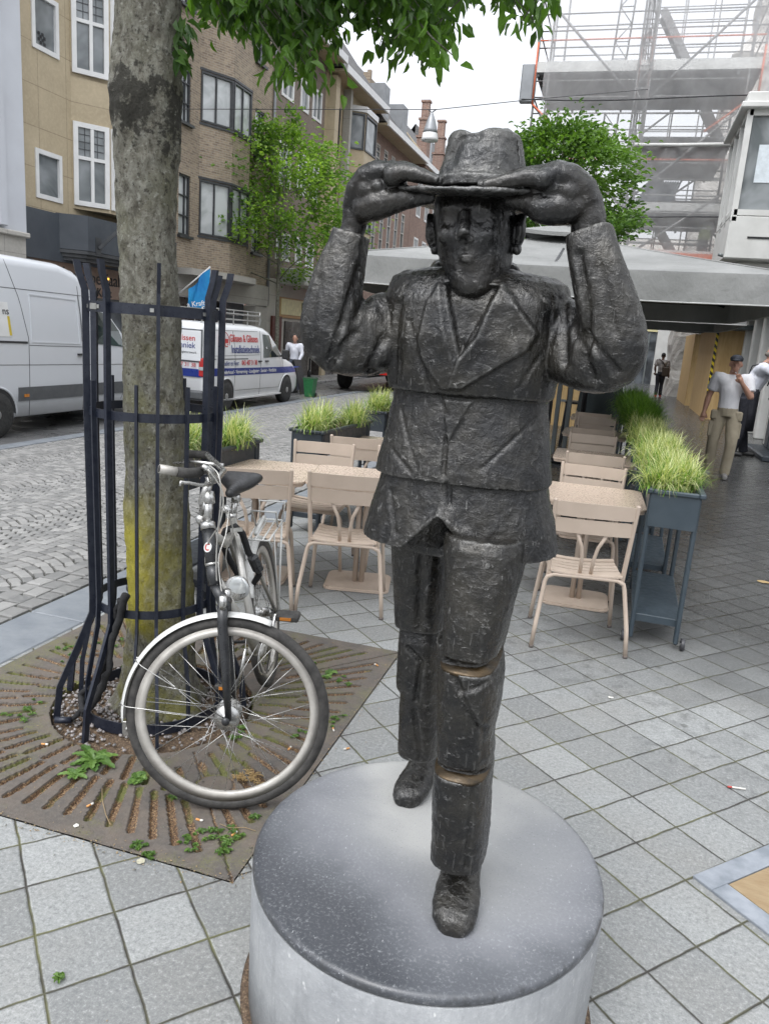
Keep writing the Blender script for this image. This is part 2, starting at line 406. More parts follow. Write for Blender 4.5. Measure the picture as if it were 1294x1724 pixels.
mb = MB(); mb.box((-11.2, 40, ZR+0.0), (1.6, 100, 0.16), bevel=0.01); struct('far_pavement', mb, 'far_paving')
mb = MB(); sheet(mb, -400, 400, -400, 400, -0.6); struct('ground', mb, 'asphalt')

# ------------------------------------------------------------------ the cast grate over the tree pit
def iron_mat():
    m, t, b = nodes('rusty_iron')
    pos = N(t, 'ShaderNodeNewGeometry').outputs['Position']
    sp = N(t, 'ShaderNodeSeparateXYZ'); L(t, pos, sp.inputs[0])
    n = noise_(t, pos, 7, 6, 0.7); n2 = noise_(t, pos, 60, 4, 0.7); n3 = noise_(t, pos, 170, 2, 0.7)
    c = mixc(t, ramp(t, n, [(0.35, 0.0), (0.68, 1.0)]), (0.075, 0.068, 0.062), (0.125, 0.10, 0.08))
    c = mixc(t, ramp(t, n2, [(0.45, 0.0), (0.75, 0.5)]), c, (0.16, 0.145, 0.125))
    deb = ramp(t, n3, [(0.36, (0.035, 0.025, 0.018)), (0.52, (0.15, 0.085, 0.045)), (0.66, (0.34, 0.24, 0.13)), (0.8, (0.5, 0.44, 0.34))])
    low = ramp(t, math_(t, 'MULTIPLY', sp.outputs[2], -100), [(0.25, 0.0), (0.6, 1.0)])
    moss = ramp(t, noise_(t, pos, 4.2, 3), [(0.50, 0.0), (0.58, 1.0)])
    mo2 = math_(t, 'MULTIPLY', ramp(t, noise_(t, pos, 2.1, 4, .7), [(0.50, 0.0), (0.62, 1.0)]), ramp(t, n3, [(0.46, 0.0), (0.56, 1.0)]))
    c = mixc(t, math_(t, 'MULTIPLY', mo2, 0.75), c, (0.13, 0.135, 0.045))
    deb = mixc(t, math_(t, 'MULTIPLY', moss, 0.7), deb, (0.10, 0.13, 0.03))
    L(t, mixc(t, low, c, deb), b.inputs['Base Color']); b.inputs['Roughness'].default_value = 0.72
    bump(t, b, math_(t, 'ADD', n2, math_(t, 'MULTIPLY', n3, 0.7)), 0.6, 0.004)
iron_mat()
TX, TY = -1.775, 2.76
res = 0.0065
nx = int((GX1-GX0)/res)+1; ny = int((GY1-GY0)/res)+1
gx = np.linspace(GX0+0.004, GX1-0.004, nx); gy = np.linspace(GY0+0.004, GY1-0.004, ny)
XX, YY = np.meshgrid(gx, gy); Z = np.full(XX.shape, 0.002)
rs_ = np.random.RandomState(3)
def slot(ax, ay, bx, by, r=0.0125, depth=0.016):
    global Z
    dx, dy = bx-ax, by-ay; l2 = dx*dx+dy*dy
    tt = np.clip(((XX-ax)*dx+(YY-ay)*dy)/l2, 0, 1); d = np.hypot(XX-ax-tt*dx, YY-ay-tt*dy)
    Z = np.where(d < r, np.minimum(Z, -depth+rs_.uniform(-0.003, 0.005)), Z)
HX, HY = (GX1-GX0)/2, (GY1-GY0)/2; MX, MY = (GX0+GX1)/2, (GY0+GY1)/2
for side in range(4):
    hh = HX if side % 2 else HY; ww = HY if side % 2 else HX
    for row, (d0, d1) in enumerate(((0.50, 0.64), (0.67, 0.90))):
        k = 12 if row == 0 else 17
        for i in range(k):
            f = (i-(k-1)/2)/((k-1)/2)
            a0 = f*d0*0.86*ww; a1 = f*d1*0.88*ww
            b0, b1 = d0*hh, d1*hh
            if row == 1 and abs(f) < 0.2 and side == 0: b1 = d1*hh
            p0, p1 = {0: ((a0, -b0), (a1, -b1)), 1: ((b0, a0), (b1, a1)), 2: ((a0, b0), (a1, b1)), 3: ((-b0, a0), (-b1, a1))}[side]
            slot(MX+p0[0], MY+p0[1], MX+p1[0], MY+p1[1])
for sx in (-1, 1):                                      # joints between the four castings
    for sy in (-1, 1):
        slot(MX+sx*0.36, MY+sy*0.36, MX+sx*HX*1.02, MY+sy*HY*1.02, 0.0045, 0.008)
ccx, ccy = PG(362, 1322).x, PG(362, 1322).y             # round inspection lid cast into the front
d = np.hypot(XX-ccx, YY-ccy); Z = np.where(d < 0.075, 0.002, Z); Z = np.where(abs(d-0.07) < 0.006, -0.006, Z)
dd = np.hypot(XX-TX, YY-TY); Z = np.where(dd < 0.43, -0.05, Z)
Z = Z + 0.0012*np.sin(XX*31+YY*17)*np.sin(YY*23)
V = np.stack([XX.ravel(), YY.ravel(), Z.ravel()], 1)
idx = np.arange(nx*ny).reshape(ny, nx)
Fq = np.stack([idx[:-1, :-1].ravel(), idx[:-1, 1:].ravel(), idx[1:, 1:].ravel(), idx[1:, :-1].ravel()], 1)
me = bpy.data.meshes.new('tree_grate'); me.from_pydata(V.tolist(), [], Fq.tolist()); me.update()
tag(mobj('tree_grate', me, 'rusty_iron'), 'rusty cast iron grate with slots set in paving around the near tree', 'tree grate')
# soil and pebbles in the pit
def soil_mat():
    m, t, b = nodes('soil'); pos = N(t, 'ShaderNodeNewGeometry').outputs['Position']
    n = noise_(t, pos, 120, 3, 0.7)
    L(t, ramp(t, n, [(0.3, (0.04, 0.028, 0.02)), (0.55, (0.12, 0.08, 0.05)), (0.75, (0.3, 0.23, 0.15))]), b.inputs['Base Color'])
    b.inputs['Roughness'].default_value = 0.95; bump(t, b, n, 0.8, 0.01)
soil_mat()
mb = MB(); mb.lathe([(0.43, -0.03), (0.38, -0.012), (0.25, 0.0), (0.02, 0.01)], (TX, TY, 0), 32)
struct('soil', mb, 'soil')
pm('pebble', (0.20, 0.185, 0.18), 0.6, ns=18, col2=(0.32, 0.29, 0.28), kind='World')
pm('dark_pebble', (0.12, 0.11, 0.11), 0.5, ns=18, col2=(0.2, 0.19, 0.18), kind='World')
for nm, seed in (('pebble', 1), ('dark_pebble', 2)):
    rnd = random.Random(seed); mb = MB()
    for i in range(420):
        a = rnd.uniform(0, 2*math.pi) if i % 3 else rnd.uniform(2.2, 4.6); r = rnd.uniform(0.19, 0.42)
        s_ = rnd.uniform(0.005, 0.011)
        mb.ell((TX+r*math.cos(a), TY+r*math.sin(a), 0.006-(r > .33)*0.008+s_*.4), (s_, s_*rnd.uniform(.6, 1), s_*.6), Matrix.Rotation(rnd.uniform(0, 6), 3, 'Z'), 6, 4)
    tag(mb.build('gravel', nm), ('pale' if seed == 1 else 'dark')+' gravel lying in the tree pit round the near trunk', 'gravel', kind='stuff')

# ------------------------------------------------------------------ slab let into the pavement, right
mb = MB()
A = PG(1165, 1478); B = PG(1294, 1425); C_ = PG(1294, 1570)
ux = (Vector((B.x-A.x, B.y-A.y, 0))).normalized(); uy = Vector((ux.y, -ux.x, 0))
t_ = thing('ground_slab', (A.x, A.y, 0), 'brown stone slab in a grey stone border let into the paving at bottom right', 'ground slab', rz=math.atan2(ux.y, ux.x))
pm('slab_border', (0.17, 0.19, 0.215), 0.4, ns=14, col2=(0.27, 0.29, 0.32), bs=80, kind='World')
pm('slab_brown', (0.235, 0.16, 0.085), 0.5, ns=9, col2=(0.30, 0.225, 0.13), bs=60, bstr=0.5, kind='World', scale=(1, 3, 1))
S = 0.95; bw = 0.075
mb = MB(); mb.box((S/2, -bw/2, 0.004), (S, bw, 0.012), bevel=.002); mb.box((S/2, -S+bw/2, 0.004), (S, bw, 0.012), bevel=.002)
mb.box((bw/2, -S/2, 0.004), (bw, S-2*bw-.002, 0.012), bevel=.002); mb.box((S-bw/2, -S/2, 0.004), (bw, S-2*bw-.002, 0.012), bevel=.002)
mb.build('border', 'slab_border', t_)
mb = MB(); mb.box((S/2, -S/2, 0.003), (S-2*bw-.008, S-2*bw-.008, 0.012), bevel=.002); mb.build('inlay', 'slab_brown', t_)
# ------------------------------------------------------------------ plinth
PCX, PCY, PH, PR = -0.30, 1.70, 0.40, 0.44
def plinth_mats():
    m, t, b = nodes('plinth_side'); v = coords(t, 'Object')
    n = noise_(t, v, 3.2, 8, 0.65); n2 = noise_(t, v, 60, 5, 0.75); fl = noise_(t, coords(t, 'Object', (1, 1, 0.3), (0.6, 0.3, 0)), 75, 2, 0.6)
    c = mixc(t, ramp(t, n, [(0.3, 0.0), (0.7, 1.0)]), (0.15, 0.158, 0.167), (0.30, 0.308, 0.312))
    c = mixc(t, ramp(t, n2, [(0.52, 0.0), (0.75, 0.35)]), c, (0.44, 0.45, 0.45))
    c = mixc(t, ramp(t, fl, [(0.70, 0.0), (0.74, 0.6)]), c, (0.52, 0.52, 0.51))
    L(t, c, b.inputs['Base Color']); b.inputs['Roughness'].default_value = 0.55
    dr = noise_(t, coords(t, 'Object', (6, 6, .5)), 3, 4, .6); L(t, mixc(t, ramp(t, dr, [(.52, 0.0), (.68, .4)]), c, (0.12, 0.125, 0.13)), b.inputs['Base Color'])
    bump(t, b, math_(t, 'ADD', n2, fl), 0.6, 0.004)
    m, t, b = nodes('plinth_top'); v = coords(t, 'Object')
    n = noise_(t, v, 2.6, 7, 0.6, 0.4); fine = noise_(t, v, 130, 4, 0.75)
    sep = N(t, 'ShaderNodeSeparateXYZ'); L(t, v, sep.inputs[0])
    # mineral dust gathered round the two feet and along the stride between them
    def blob(cx, cy, rx, ry):
        a = math_(t, 'DIVIDE', math_(t, 'SUBTRACT', sep.outputs[0], cx), rx); c_ = math_(t, 'DIVIDE', math_(t, 'SUBTRACT', sep.outputs[1], cy), ry)
        return math_(t, 'SUBTRACT', 1.0, math_(t, 'SQRT', math_(t, 'ADD', math_(t, 'MULTIPLY', a, a), math_(t, 'MULTIPLY', c_, c_))))
    d = math_(t, 'MAXIMUM', math_(t, 'MAXIMUM', blob(0.10, -0.10, 0.16, 0.24), blob(-0.1, 0.22, 0.14, 0.22)), blob(-0.02, 0.05, 0.20, 0.22))
    d = math_(t, 'ADD', d, math_(t, 'MULTIPLY', math_(t, 'SUBTRACT', n, 0.5), 2.2))
    left = math_(t, 'ADD', math_(t, 'MULTIPLY', sep.outputs[1], 1.3), math_(t, 'MULTIPLY', sep.outputs[0], 0.25))   # the top darkens towards its front
    d2 = math_(t, 'ADD', math_(t, 'ADD', math_(t, 'MULTIPLY', d, .36), left), 0.66)
    c = ramp(t, d2, [(0.0, (0.045, 0.048, 0.055)), (0.22, (0.085, 0.09, 0.10)), (0.45, (0.16, 0.165, 0.178)), (0.75, (0.225, 0.23, 0.235)), (1.0, (0.33, 0.33, 0.32))])
    vor = N(t, 'ShaderNodeTexVoronoi', i_Scale=95.0); L(t, coords(t, 'Object', (1, 0.45, 1), (0, 0, 0.7)), vor.inputs['Vector'])
    vn = math_(t, 'ADD', vor.outputs['Distance'], math_(t, 'MULTIPLY', math_(t, 'SUBTRACT', noise_(t, v, 30, 4), 0.5), 0.55))
    c = mixc(t, ramp(t, vn, [(0.0, 0.5), (0.10, 0.0)]), c, (0.42, 0.43, 0.44))
    mid_ = noise_(t, v, 14, 5, .7); fl2 = noise_(t, coords(t, 'Object', (1, .35, 1), (0, 0, .8)), 150, 3, .6)
    c = mixc(t, math_(t, 'MULTIPLY', ramp(t, fine, [(0.52, 0.0), (0.72, 0.7)]), ramp(t, mid_, [(.35, .25), (.65, 1.0)])), c, (0.34, 0.35, 0.36))
    c = mixc(t, ramp(t, fl2, [(0.67, 0.0), (0.74, 0.6)]), c, (0.46, 0.47, 0.48)); c = mixc(t, ramp(t, noise_(t, v, 260, 2, .6), [(.62, 0.0), (.72, .6)]), c, (.03, .032, .035))
    edge = math_(t, 'SQRT', math_(t, 'ADD', math_(t, 'MULTIPLY', sep.outputs[0], sep.outputs[0]), math_(t, 'MULTIPLY', sep.outputs[1], sep.outputs[1])))
    wr = noise_(t, coords(t, 'Object', (1, 1, 1)), 22, 5, 0.7)
    c = mixc(t, math_(t, 'MULTIPLY', ramp(t, edge, [(0.425, 0.0), (0.437, 1.0)]), ramp(t, wr, [(0.45, 0.0), (0.6, 0.9)])), c, (0.04, 0.042, 0.045))
    L(t, c, b.inputs['Base Color'])
    L(t, ramp(t, d2, [(0.0, 0.30), (1.0, 0.62)]), b.inputs['Roughness'])
    bump(t, b, math_(t, 'ADD', fine, math_(t, 'MULTIPLY', n, 0.5)), 0.2, 0.003)
plinth_mats()
pl = thing('statue_plinth', (PCX, PCY, 0), 'low round bluestone plinth under the bronze statue', 'plinth')
mb = MB(); mb.lathe([(PR-.004, -0.02), (PR-.001, 0.15), (PR, PH-0.028), (PR-.003, PH-0.0265)], n=160); mb.build('drum', 'plinth_side', pl)
mb = MB(); mb.lathe([(PR-.0045, PH-0.0263), (PR-.001, PH-0.020), (PR-.001, PH-0.012), (PR-0.004, PH-0.005), (PR-0.012, PH-0.001), (PR-0.03, PH), (0.02, PH), (0.001, PH)], n=160); mb.build('top', 'plinth_top', pl)
mb = MB(); mb.lathe([(PR-.01, 0.0), (PR+0.014, 0.001), (PR+0.018, 0.003), (PR+0.006, 0.006), (PR-.01, .006)], n=80, cap=False); mb.build('rusty_edging', 'soil', pl)

# ------------------------------------------------------------------ bronze
def bronze_mat(name, base=(0.011, 0.011, 0.0113), hi=(0.19, 0.188, 0.18), warm=(0.034, 0.031, 0.025), rel=.6, fleck=.26):
    m, t, b = nodes(name); v = coords(t, 'Object')
    geo = N(t, 'ShaderNodeNewGeometry')
    n = noise_(t, v, 9, 6, 0.65); n2 = noise_(t, v, 34, 5, 0.7)
    str1 = noise_(t, coords(t, 'Object', (1, 1, 0.22), (0.35, 0.5, 0)), 80, 4, 0.65, .6)
    str2 = noise_(t, coords(t, 'Object', (0.5, 1, .8), (0.3, 0.75, 0.2)), 85, 4, 0.65, .8)
    c = mixc(t, ramp(t, n, [(0.40, 0.0), (0.66, 1.0)]), base, warm)
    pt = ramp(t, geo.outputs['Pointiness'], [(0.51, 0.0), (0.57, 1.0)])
    c = mixc(t, math_(t, 'MULTIPLY', pt, ramp(t, n2, [(0.35, 0.1), (0.65, 0.75)])), c, hi)  # ridges paler: worn edges and edge highlights both put into the colour
    scr = math_(t, 'MULTIPLY', ramp(t, str2, [(0.58, 0.0), (0.64, 1.0)]), ramp(t, n2, [(0.46, 0.0), (0.58, 1.0)]))
    scr = math_(t, 'MAXIMUM', scr, math_(t, 'MULTIPLY', ramp(t, str1, [(0.62, 0.0), (0.70, 0.7)]), ramp(t, noise_(t, v, 5, 3), [(0.5, 0.0), (0.65, 1.0)])))
    thin = ramp(t, noise_(t, coords(t, 'Object', (1, 1, .12), (0.2, 0.85, 0)), 130, 2, .5), [(0.655, 0.0), (0.69, 1.0)])
    scr = math_(t, 'MAXIMUM', scr, math_(t, 'MULTIPLY', thin, ramp(t, noise_(t, v, 7, 3), [(.45, 0.0), (.6, 1.0)])))
    c = mixc(t, math_(t, 'MULTIPLY', scr, fleck), c, (0.36, 0.355, 0.34))  # pale scratches, with their streak highlights also put into the colour
    L(t, c, b.inputs['Base Color']); b.inputs['Metallic'].default_value = 0.45; b.inputs['Specular IOR Level'].default_value = 0.8
    L(t, ramp(t, n2, [(0.3, 0.20), (0.7, 0.40)]), b.inputs['Roughness'])
    h = math_(t, 'ADD', math_(t, 'MULTIPLY', n2, .45), math_(t, 'MULTIPLY', str1, 0.8)); h = math_(t, 'ADD', h, math_(t, 'MULTIPLY', str2, 0.7))
    h = math_(t, 'ADD', h, math_(t, 'MULTIPLY', scr, .5)); bump(t, b, h, rel, 0.006)
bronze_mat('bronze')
bronze_mat('bronze_hat', (0.026, 0.0265, 0.027), (0.26, 0.26, 0.255), (0.07, 0.068, 0.062))  # paler copy of the bronze: skylight on the hat put into its colour
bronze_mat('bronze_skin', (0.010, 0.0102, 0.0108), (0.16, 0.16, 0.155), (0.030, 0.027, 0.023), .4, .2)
pm('bronze_polished', (0.075, 0.050, 0.024), 0.38, 0.6, col2=(0.030, 0.023, 0.015), ns=22, bs=40, bstr=0.3)

st = thing('bronze_statue', (PCX, PCY, PH), 'bronze statue of a striding man holding his hat brim with both hands', 'statue')
ORG = Vector((PCX, PCY, PH))
def Q(px, py, Y): return PY(px, py, Y)-ORG
def sring(z, xl, xr, yf, yb, n=48, e=2.6):
    """flattened ring of the statue's body, front towards -Y; absolute place numbers in, local out"""
    cx, cy, a, b_ = (xl+xr)/2, (yf+yb)/2, (xr-xl)/2, (yb-yf)/2; out = []
    for i in range(n):
        th = 2*math.pi*i/n; c, s = math.cos(th), math.sin(th)
        zz = z(th) if callable(z) else z
        out.append(Vector((cx+a*math.copysign(abs(c)**(2/e), c), cy+b_*math.copysign(abs(s)**(2/e), s), zz))-ORG)
    return out
def limb(mb, pts, n=20, sub=4, yr=1.0):
    """tapered limb through (point, radius); catmull-rom between"""
    P = [(Vector(p), r) for p, r in pts]; out = []
    for i in range(len(P)-1):
        p0 = P[max(i-1, 0)]; p1 = P[i]; p2 = P[i+1]; p3 = P[min(i+2, len(P)-1)]
        for k in range(sub):
            u = k/sub
            f = lambda a, b, c, d: 0.5*((2*b)+(c-a)*u+(2*a-5*b+4*c-d)*u*u+(-a+3*b-3*c+d)*u**3)
            out.append((f(p0[0], p1[0], p2[0], p3[0]), max(0.004, f(p0[1], p1[1], p2[1], p3[1]))))
    out.append(P[-1]); mb.tube([o[0] for o in out], [o[1] for o in out], n, upv_=(0, 1, 0), flat=yr)
def ball(mb, p, r): mb.ell(p, (r, r, r) if not hasattr(r, '__len__') else r, n=20, m=12)

def slab(mb, pts, e=3.4, yr=1.0, n=40, sub=4):
    """squarish tapered sleeve through (point, radius)"""
    P = [(Vector(p), r) for p, r in pts]; out = []
    for i in range(len(P)-1):
        p0, p1, p2, p3 = P[max(i-1, 0)], P[i], P[i+1], P[min(i+2, len(P)-1)]
        for k in range(sub):
            u = k/sub; f = lambda a, b, c, d: 0.5*((2*b)+(c-a)*u+(2*a-5*b+4*c-d)*u*u+(-a+3*b-3*c+d)*u**3)
            out.append((f(p0[0], p1[0], p2[0], p3[0]), f(p0[1], p1[1], p2[1], p3[1])))
    out.append(P[-1]); rings = []
    for i, (p, r) in enumerate(out):
        d = (out[min(i+1, len(out)-1)][0]-out[max(i-1, 0)][0]).normalized(); yv = (Vector((0, 1, 0))-d*d.y).normalized(); uv = d.cross(yv).normalized()
        rings.append([p+uv*(r*math.copysign(abs(math.cos(a))**(2/e), math.cos(a)))+yv*(r*yr*math.copysign(abs(math.sin(a))**(2/e), math.sin(a))) for a in np.linspace(0, 2*math.pi, n, endpoint=False)])
    mb.loft(rings)
# --- jacket: three stacked bells of cloth plus the sleeves
mb = MB()
T1 = [(1.565, -.490, -.128, 1.592, 1.86), (1.60, -.496, -.124, 1.583, 1.865), (1.68, -.503, -.118, 1.575, 1.87), (1.755, -.512, -.113, 1.585, 1.865),
      (1.785, -.508, -.116, 1.60, 1.86), (1.803, -.502, -.122, 1.615, 1.848), (1.815, -.480, -.146, 1.635, 1.835), (1.828, -.41, -.22, 1.655, 1.81)]
mb.loft([sring(*r, e=3.0) for r in T1])
T2 = [(1.378, -.510, -.108, 1.580, 1.87), (1.40, -.506, -.112, 1.582, 1.868), (1.47, -.492, -.124, 1.596, 1.86), (1.54, -.482, -.136, 1.607, 1.85), (1.60, -.478, -.140, 1.612, 1.85)]
mb.loft([sring(*r) for r in T2])
def hem(th):                                             # inverted V cut at the front
    x = math.cos(th)
    if math.sin(th) > 0: return 1.222
    d = abs(x+0.06); return 1.222+max(0, 0.088*(1-d/0.30)) if x < -0.06 else 1.222+max(0, 0.088*(1-(d/0.24)**1.5))
T3 = [(hem, -.530, -.074, 1.572, 1.89), (1.29, -.516, -.090, 1.583, 1.88), (1.34, -.503, -.108, 1.592, 1.872), (1.40, -.490, -.125, 1.603, 1.86)]
r0_ = [sring(*r, n=96) for r in T3]
r0_[0] = [Vector((p.x, p.y, p.z)) for p in r0_[0]]
for p, q in zip(r0_[1], r0_[0]):
    if q.z > p.z-0.012: p.z = q.z+0.012
mb.loft(r0_)
slab(mb, [(Q(690, 535, 1.72), .050), (Q(660, 552, 1.70), .078), (Q(622, 572, 1.66), .076), (Q(580, 578, 1.62), .066), (Q(560, 572, 1.60), .060), (Q(557, 545, 1.60), .060), (Q(563, 510, 1.60), .057), (Q(572, 465, 1.605), .050), (Q(585, 420, 1.61), .041), (Q(592, 392, 1.612), .037)], sub=3)
slab(mb, [(Q(905, 545, 1.74), .050), (Q(940, 565, 1.72), .080), (Q(980, 592, 1.67), .076), (Q(1018, 602, 1.62), .068), (Q(1033, 590, 1.60), .062), (Q(1032, 556, 1.60), .0605), (Q(1019, 505, 1.60), .0565), (Q(1006, 455, 1.60), .051), (Q(996, 415, 1.605), .047), (Q(991, 394, 1.61), .0445)], sub=3)
limb(mb, [(Q(742, 462, 1.72), .022), (Q(733, 500, 1.66), .020), (Q(745, 560, 1.60), .014)], sub=3)       # collar roll
limb(mb, [(Q(858, 466, 1.72), .024), (Q(848, 510, 1.66), .022), (Q(815, 570, 1.60), .014)], sub=3)
limb(mb, [(Q(742, 460, 1.72), .022), (Q(745, 452, 1.78), .022), (Q(800, 450, 1.81), .022), (Q(850, 456, 1.78), .022), (Q(858, 464, 1.72), .024)], sub=3)
jk = remesh(mb, 0.0042, 2)
def inside(poly, x, z):
    r = np.zeros(x.shape, bool); k = len(poly)
    for i in range(k):
        x0, z0 = poly[i]; x1, z1 = poly[(i+1) % k]
        c = ((z0 > z) != (z1 > z)) & (x < (x1-x0)*(z-z0)/((z1-z0)+1e-12)+x0); r ^= c
    return r
def segd(poly, x, z, close=False):
    d = np.full(x.shape, 9.0)
    for i in range(len(poly)-(0 if close else 1)):
        ax, az = poly[i]; bx, bz = poly[(i+1) % len(poly)]; dx, dz = bx-ax, bz-az
        t_ = np.clip(((x-ax)*dx+(z-az)*dz)/(dx*dx+dz*dz), 0, 1); d = np.minimum(d, np.hypot(x-ax-t_*dx, z-az-t_*dz))
    return d
def pxz(pts, Y):
    return [(PY(a, b, Y).x-ORG.x, PY(a, b, Y).z-ORG.z) for a, b in pts]
def roughen(c, n, amp, scale, an=(1, 1, .45), seed=0):
    k = vnoise(c, scale, seed, an)*amp+vnoise(c, scale*2.3, seed+7, an)*amp*.55+vnoise(c, scale*5.1, seed+19, (1, 1, 1))*amp*.28
    return c+n*k[:, None]
c, n = co_no(jk); x, z = c[:, 0], c[:, 2]; fr = (n[:, 1] < -0.15) & (c[:, 1] < 0.0) & (x > -.215) & (x < .20)
off = np.zeros(len(c))
YF = 1.585
lapR = pxz([(842, 472), (862, 500), (905, 562), (888, 590), (778, 655), (752, 655), (768, 610), (800, 550)], YF)
lapL = pxz([(738, 470), (716, 510), (708, 548), (700, 590), (742, 655), (752, 655), (765, 610), (748, 540)], YF)
inner = pxz([(748, 475), (775, 600), (800, 570), (838, 482)], YF)
for poly, h in ((lapR, .013), (lapL, .006)):
    i_ = inside(poly, x, z); sd_ = segd(poly, x, z, True)*np.where(i_, 1, -1); g_ = fr & (z > 1.560-PH); off -= np.where(g_, h*np.clip(.5+sd_/.005, 0, 1)*(1-.45*np.clip((sd_-.006)/.03, 0, 1)), 0)
i_ = inside(inner, x, z); sd_ = segd(inner, x, z, True)*np.where(i_, 1, -1); off += np.where(fr, .020*np.clip(.5+sd_/.008, 0, 1), 0)
lap2 = pxz([(742, 665), (800, 665), (752, 745), (748, 720)], YF); i_ = inside(lap2, x, z); sd_ = segd(lap2, x, z, True)*np.where(i_, 1, -1); off -= np.where(fr & (z < 1.555-PH), .007*np.clip(.5+sd_/.005, 0, 1), 0)
for ln, Yl, dp in (([(748, 740), (746, 800)], YF, .007), ([(752, 815), (755, 850)], YF, .007), ([(690, 540), (722, 655)], YF, .005), ([(735, 665), (750, 700)], YF, .005), ([(905, 600), (870, 655)], YF, .004),
                   ([(665, 690), (700, 790)], YF, .004), ([(905, 700), (812, 788)], YF, .004), ([(655, 760), (690, 795)], YF, .004), ([(650, 830), (665, 900)], YF, .004), ([(672, 500), (668, 640)], YF, .004), ([(925, 500), (915, 650)], YF, .004)):
    dd_ = segd(pxz(ln, Yl), x, z); off += np.where(fr, dp*np.exp(-(dd_/.0045)**2), 0)
c[:, 1] += off
# long creases over the sleeves and the flat faces the modeller's knife left
for ln, dp, wd in (([(608, 450), (585, 540), (560, 610)], .008, .008), ([(600, 560), (560, 620)], .008, .007), ([(640, 570), (610, 640)], .008, .009), ([(665, 510), (655, 640)], .007, .008), ([(545, 470), (530, 590)], .004, .01),
                   ([(975, 430), (990, 520), (985, 600)], .010, .009), ([(1010, 450), (1035, 560)], .004, .008), ([(985, 560), (1040, 625)], .008, .008), ([(945, 500), (950, 610)], .008, .009), ([(960, 540), (1000, 640)], .006, .008)):
    dd_ = segd(pxz(ln, 1.58), x, z); q = (n[:, 1] < -0.1); c -= n*(np.where(q, dp*np.exp(-(dd_/wd)**2), 0))[:, None]
c = roughen(c, n, .0026, 13, (1.3, 1, .35)); c = roughen(c, n, .0013, 60, (1.2, 1, .4), 31)
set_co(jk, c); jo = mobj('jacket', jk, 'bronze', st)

# --- trousers
mb = MB()
def seg(rows, e=3.0):
    """rows: (px left, px right, py, silhouette Y, yfront, yback)"""
    R_ = []
    for xl, xr, py, Ys, yf, yb in rows:
        a, b_ = PY(xl, py, Ys), PY(xr, py, Ys); zz = PY((xl+xr)/2, py, yf).z
        R_.append(sring(zz, a.x, b_.x, yf, yb, e=e))
    mb.loft(R_); return R_[0]
seg([(748, 882, 915, 1.62, 1.535, 1.80), (745, 884, 935, 1.62, 1.525, 1.80), (750, 872, 1000, 1.62, 1.51, 1.79), (748, 855, 1060, 1.61, 1.50, 1.76), (745, 838, 1118, 1.60, 1.50, 1.73)])
seg([(780, 868, 960, 1.74, 1.66, 1.83), (780, 862, 1040, 1.73, 1.64, 1.81), (785, 846, 1102, 1.71, 1.63, 1.78)])
c1 = seg([(743, 839, 1141, 1.60, 1.480, 1.725), (741, 842, 1170, 1.60, 1.482, 1.72), (740, 838, 1215, 1.60, 1.487, 1.71), (736, 826, 1262, 1.59, 1.498, 1.70), (735, 826, 1300, 1.59, 1.503, 1.69)])
c2 = seg([(733, 824, 1322, 1.59, 1.480, 1.69), (729, 820, 1370, 1.585, 1.482, 1.685), (727, 818, 1420, 1.58, 1.487, 1.68), (724, 812, 1476, 1.575, 1.492, 1.67)])
seg([(735, 825, 1100, 1.60, 1.52, 1.71), (735, 825, 1320, 1.59, 1.52, 1.68)])
seg([(661, 760, 900, 1.83, 1.745, 1.93), (664, 754, 980, 1.84, 1.75, 1.94), (668, 748, 1068, 1.85, 1.765, 1.95)])
seg([(677, 746, 1060, 1.86, 1.785, 1.96), (674, 748, 1090, 1.86, 1.775, 1.97), (668, 748, 1172, 1.88, 1.79, 2.0), (676, 746, 1184, 1.89, 1.80, 2.01), (671, 742, 1250, 1.91, 1.83, 2.03), (670, 737, 1286, 1.92, 1.84, 2.04)])
mb.loft([sring(1.20, -.46, -.13, 1.63, 1.85), sring(1.32, -.46, -.14, 1.62, 1.85)])
tr = remesh(mb, 0.0042, 1)
c, n = co_no(tr); x, z = c[:, 0], c[:, 2]
kn = pxz([(770, 1170), (828, 1155), (840, 1195), (806, 1232)], 1.48); i_ = inside(kn, x, z) & (n[:, 1] < -.1) & (c[:, 1] < -.02); c[i_, 1] -= .010
for ln, Yl, dp, wd in (([(812, 1240), (808, 1300)], 1.48, .006, .006), ([(795, 1330), (782, 1470)], 1.48, .005, .006), ([(765, 1140), (806, 1232)], 1.48, .006, .006), ([(690, 1085), (712, 1110), (700, 1180)], 1.8, .008, .007), ([(805, 1020), (800, 1110)], 1.5, .003, .008), ([(700, 1190), (705, 1280)], 1.83, .006, .007), ([(712, 930), (705, 1060)], 1.76, .006, .01)):
    dd_ = segd(pxz(ln, Yl), x, z); c -= n*(np.where(n[:, 1] < -.1, dp*np.exp(-(dd_/wd)**2), 0))[:, None]
c = roughen(c, n, .0022, 16, (1.2, 1, .4), 3); c = roughen(c, n, .0012, 60, (1, 1, .8), 41)
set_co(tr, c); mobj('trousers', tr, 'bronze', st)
for ring, up_ in ((c1, 0.0035), (c2, 0.0035)):
    mb = MB(); cen = sum(ring, Vector())/len(ring)
    a = [cen+(p-cen)*0.985+Vector((0, 0, -.004)) for p in ring]; b_ = [cen+(p-cen)*0.975+Vector((0, 0, up_)) for p in ring]
    mb.loft([a, b_]); mb.build('cut_face', 'bronze_polished', st)

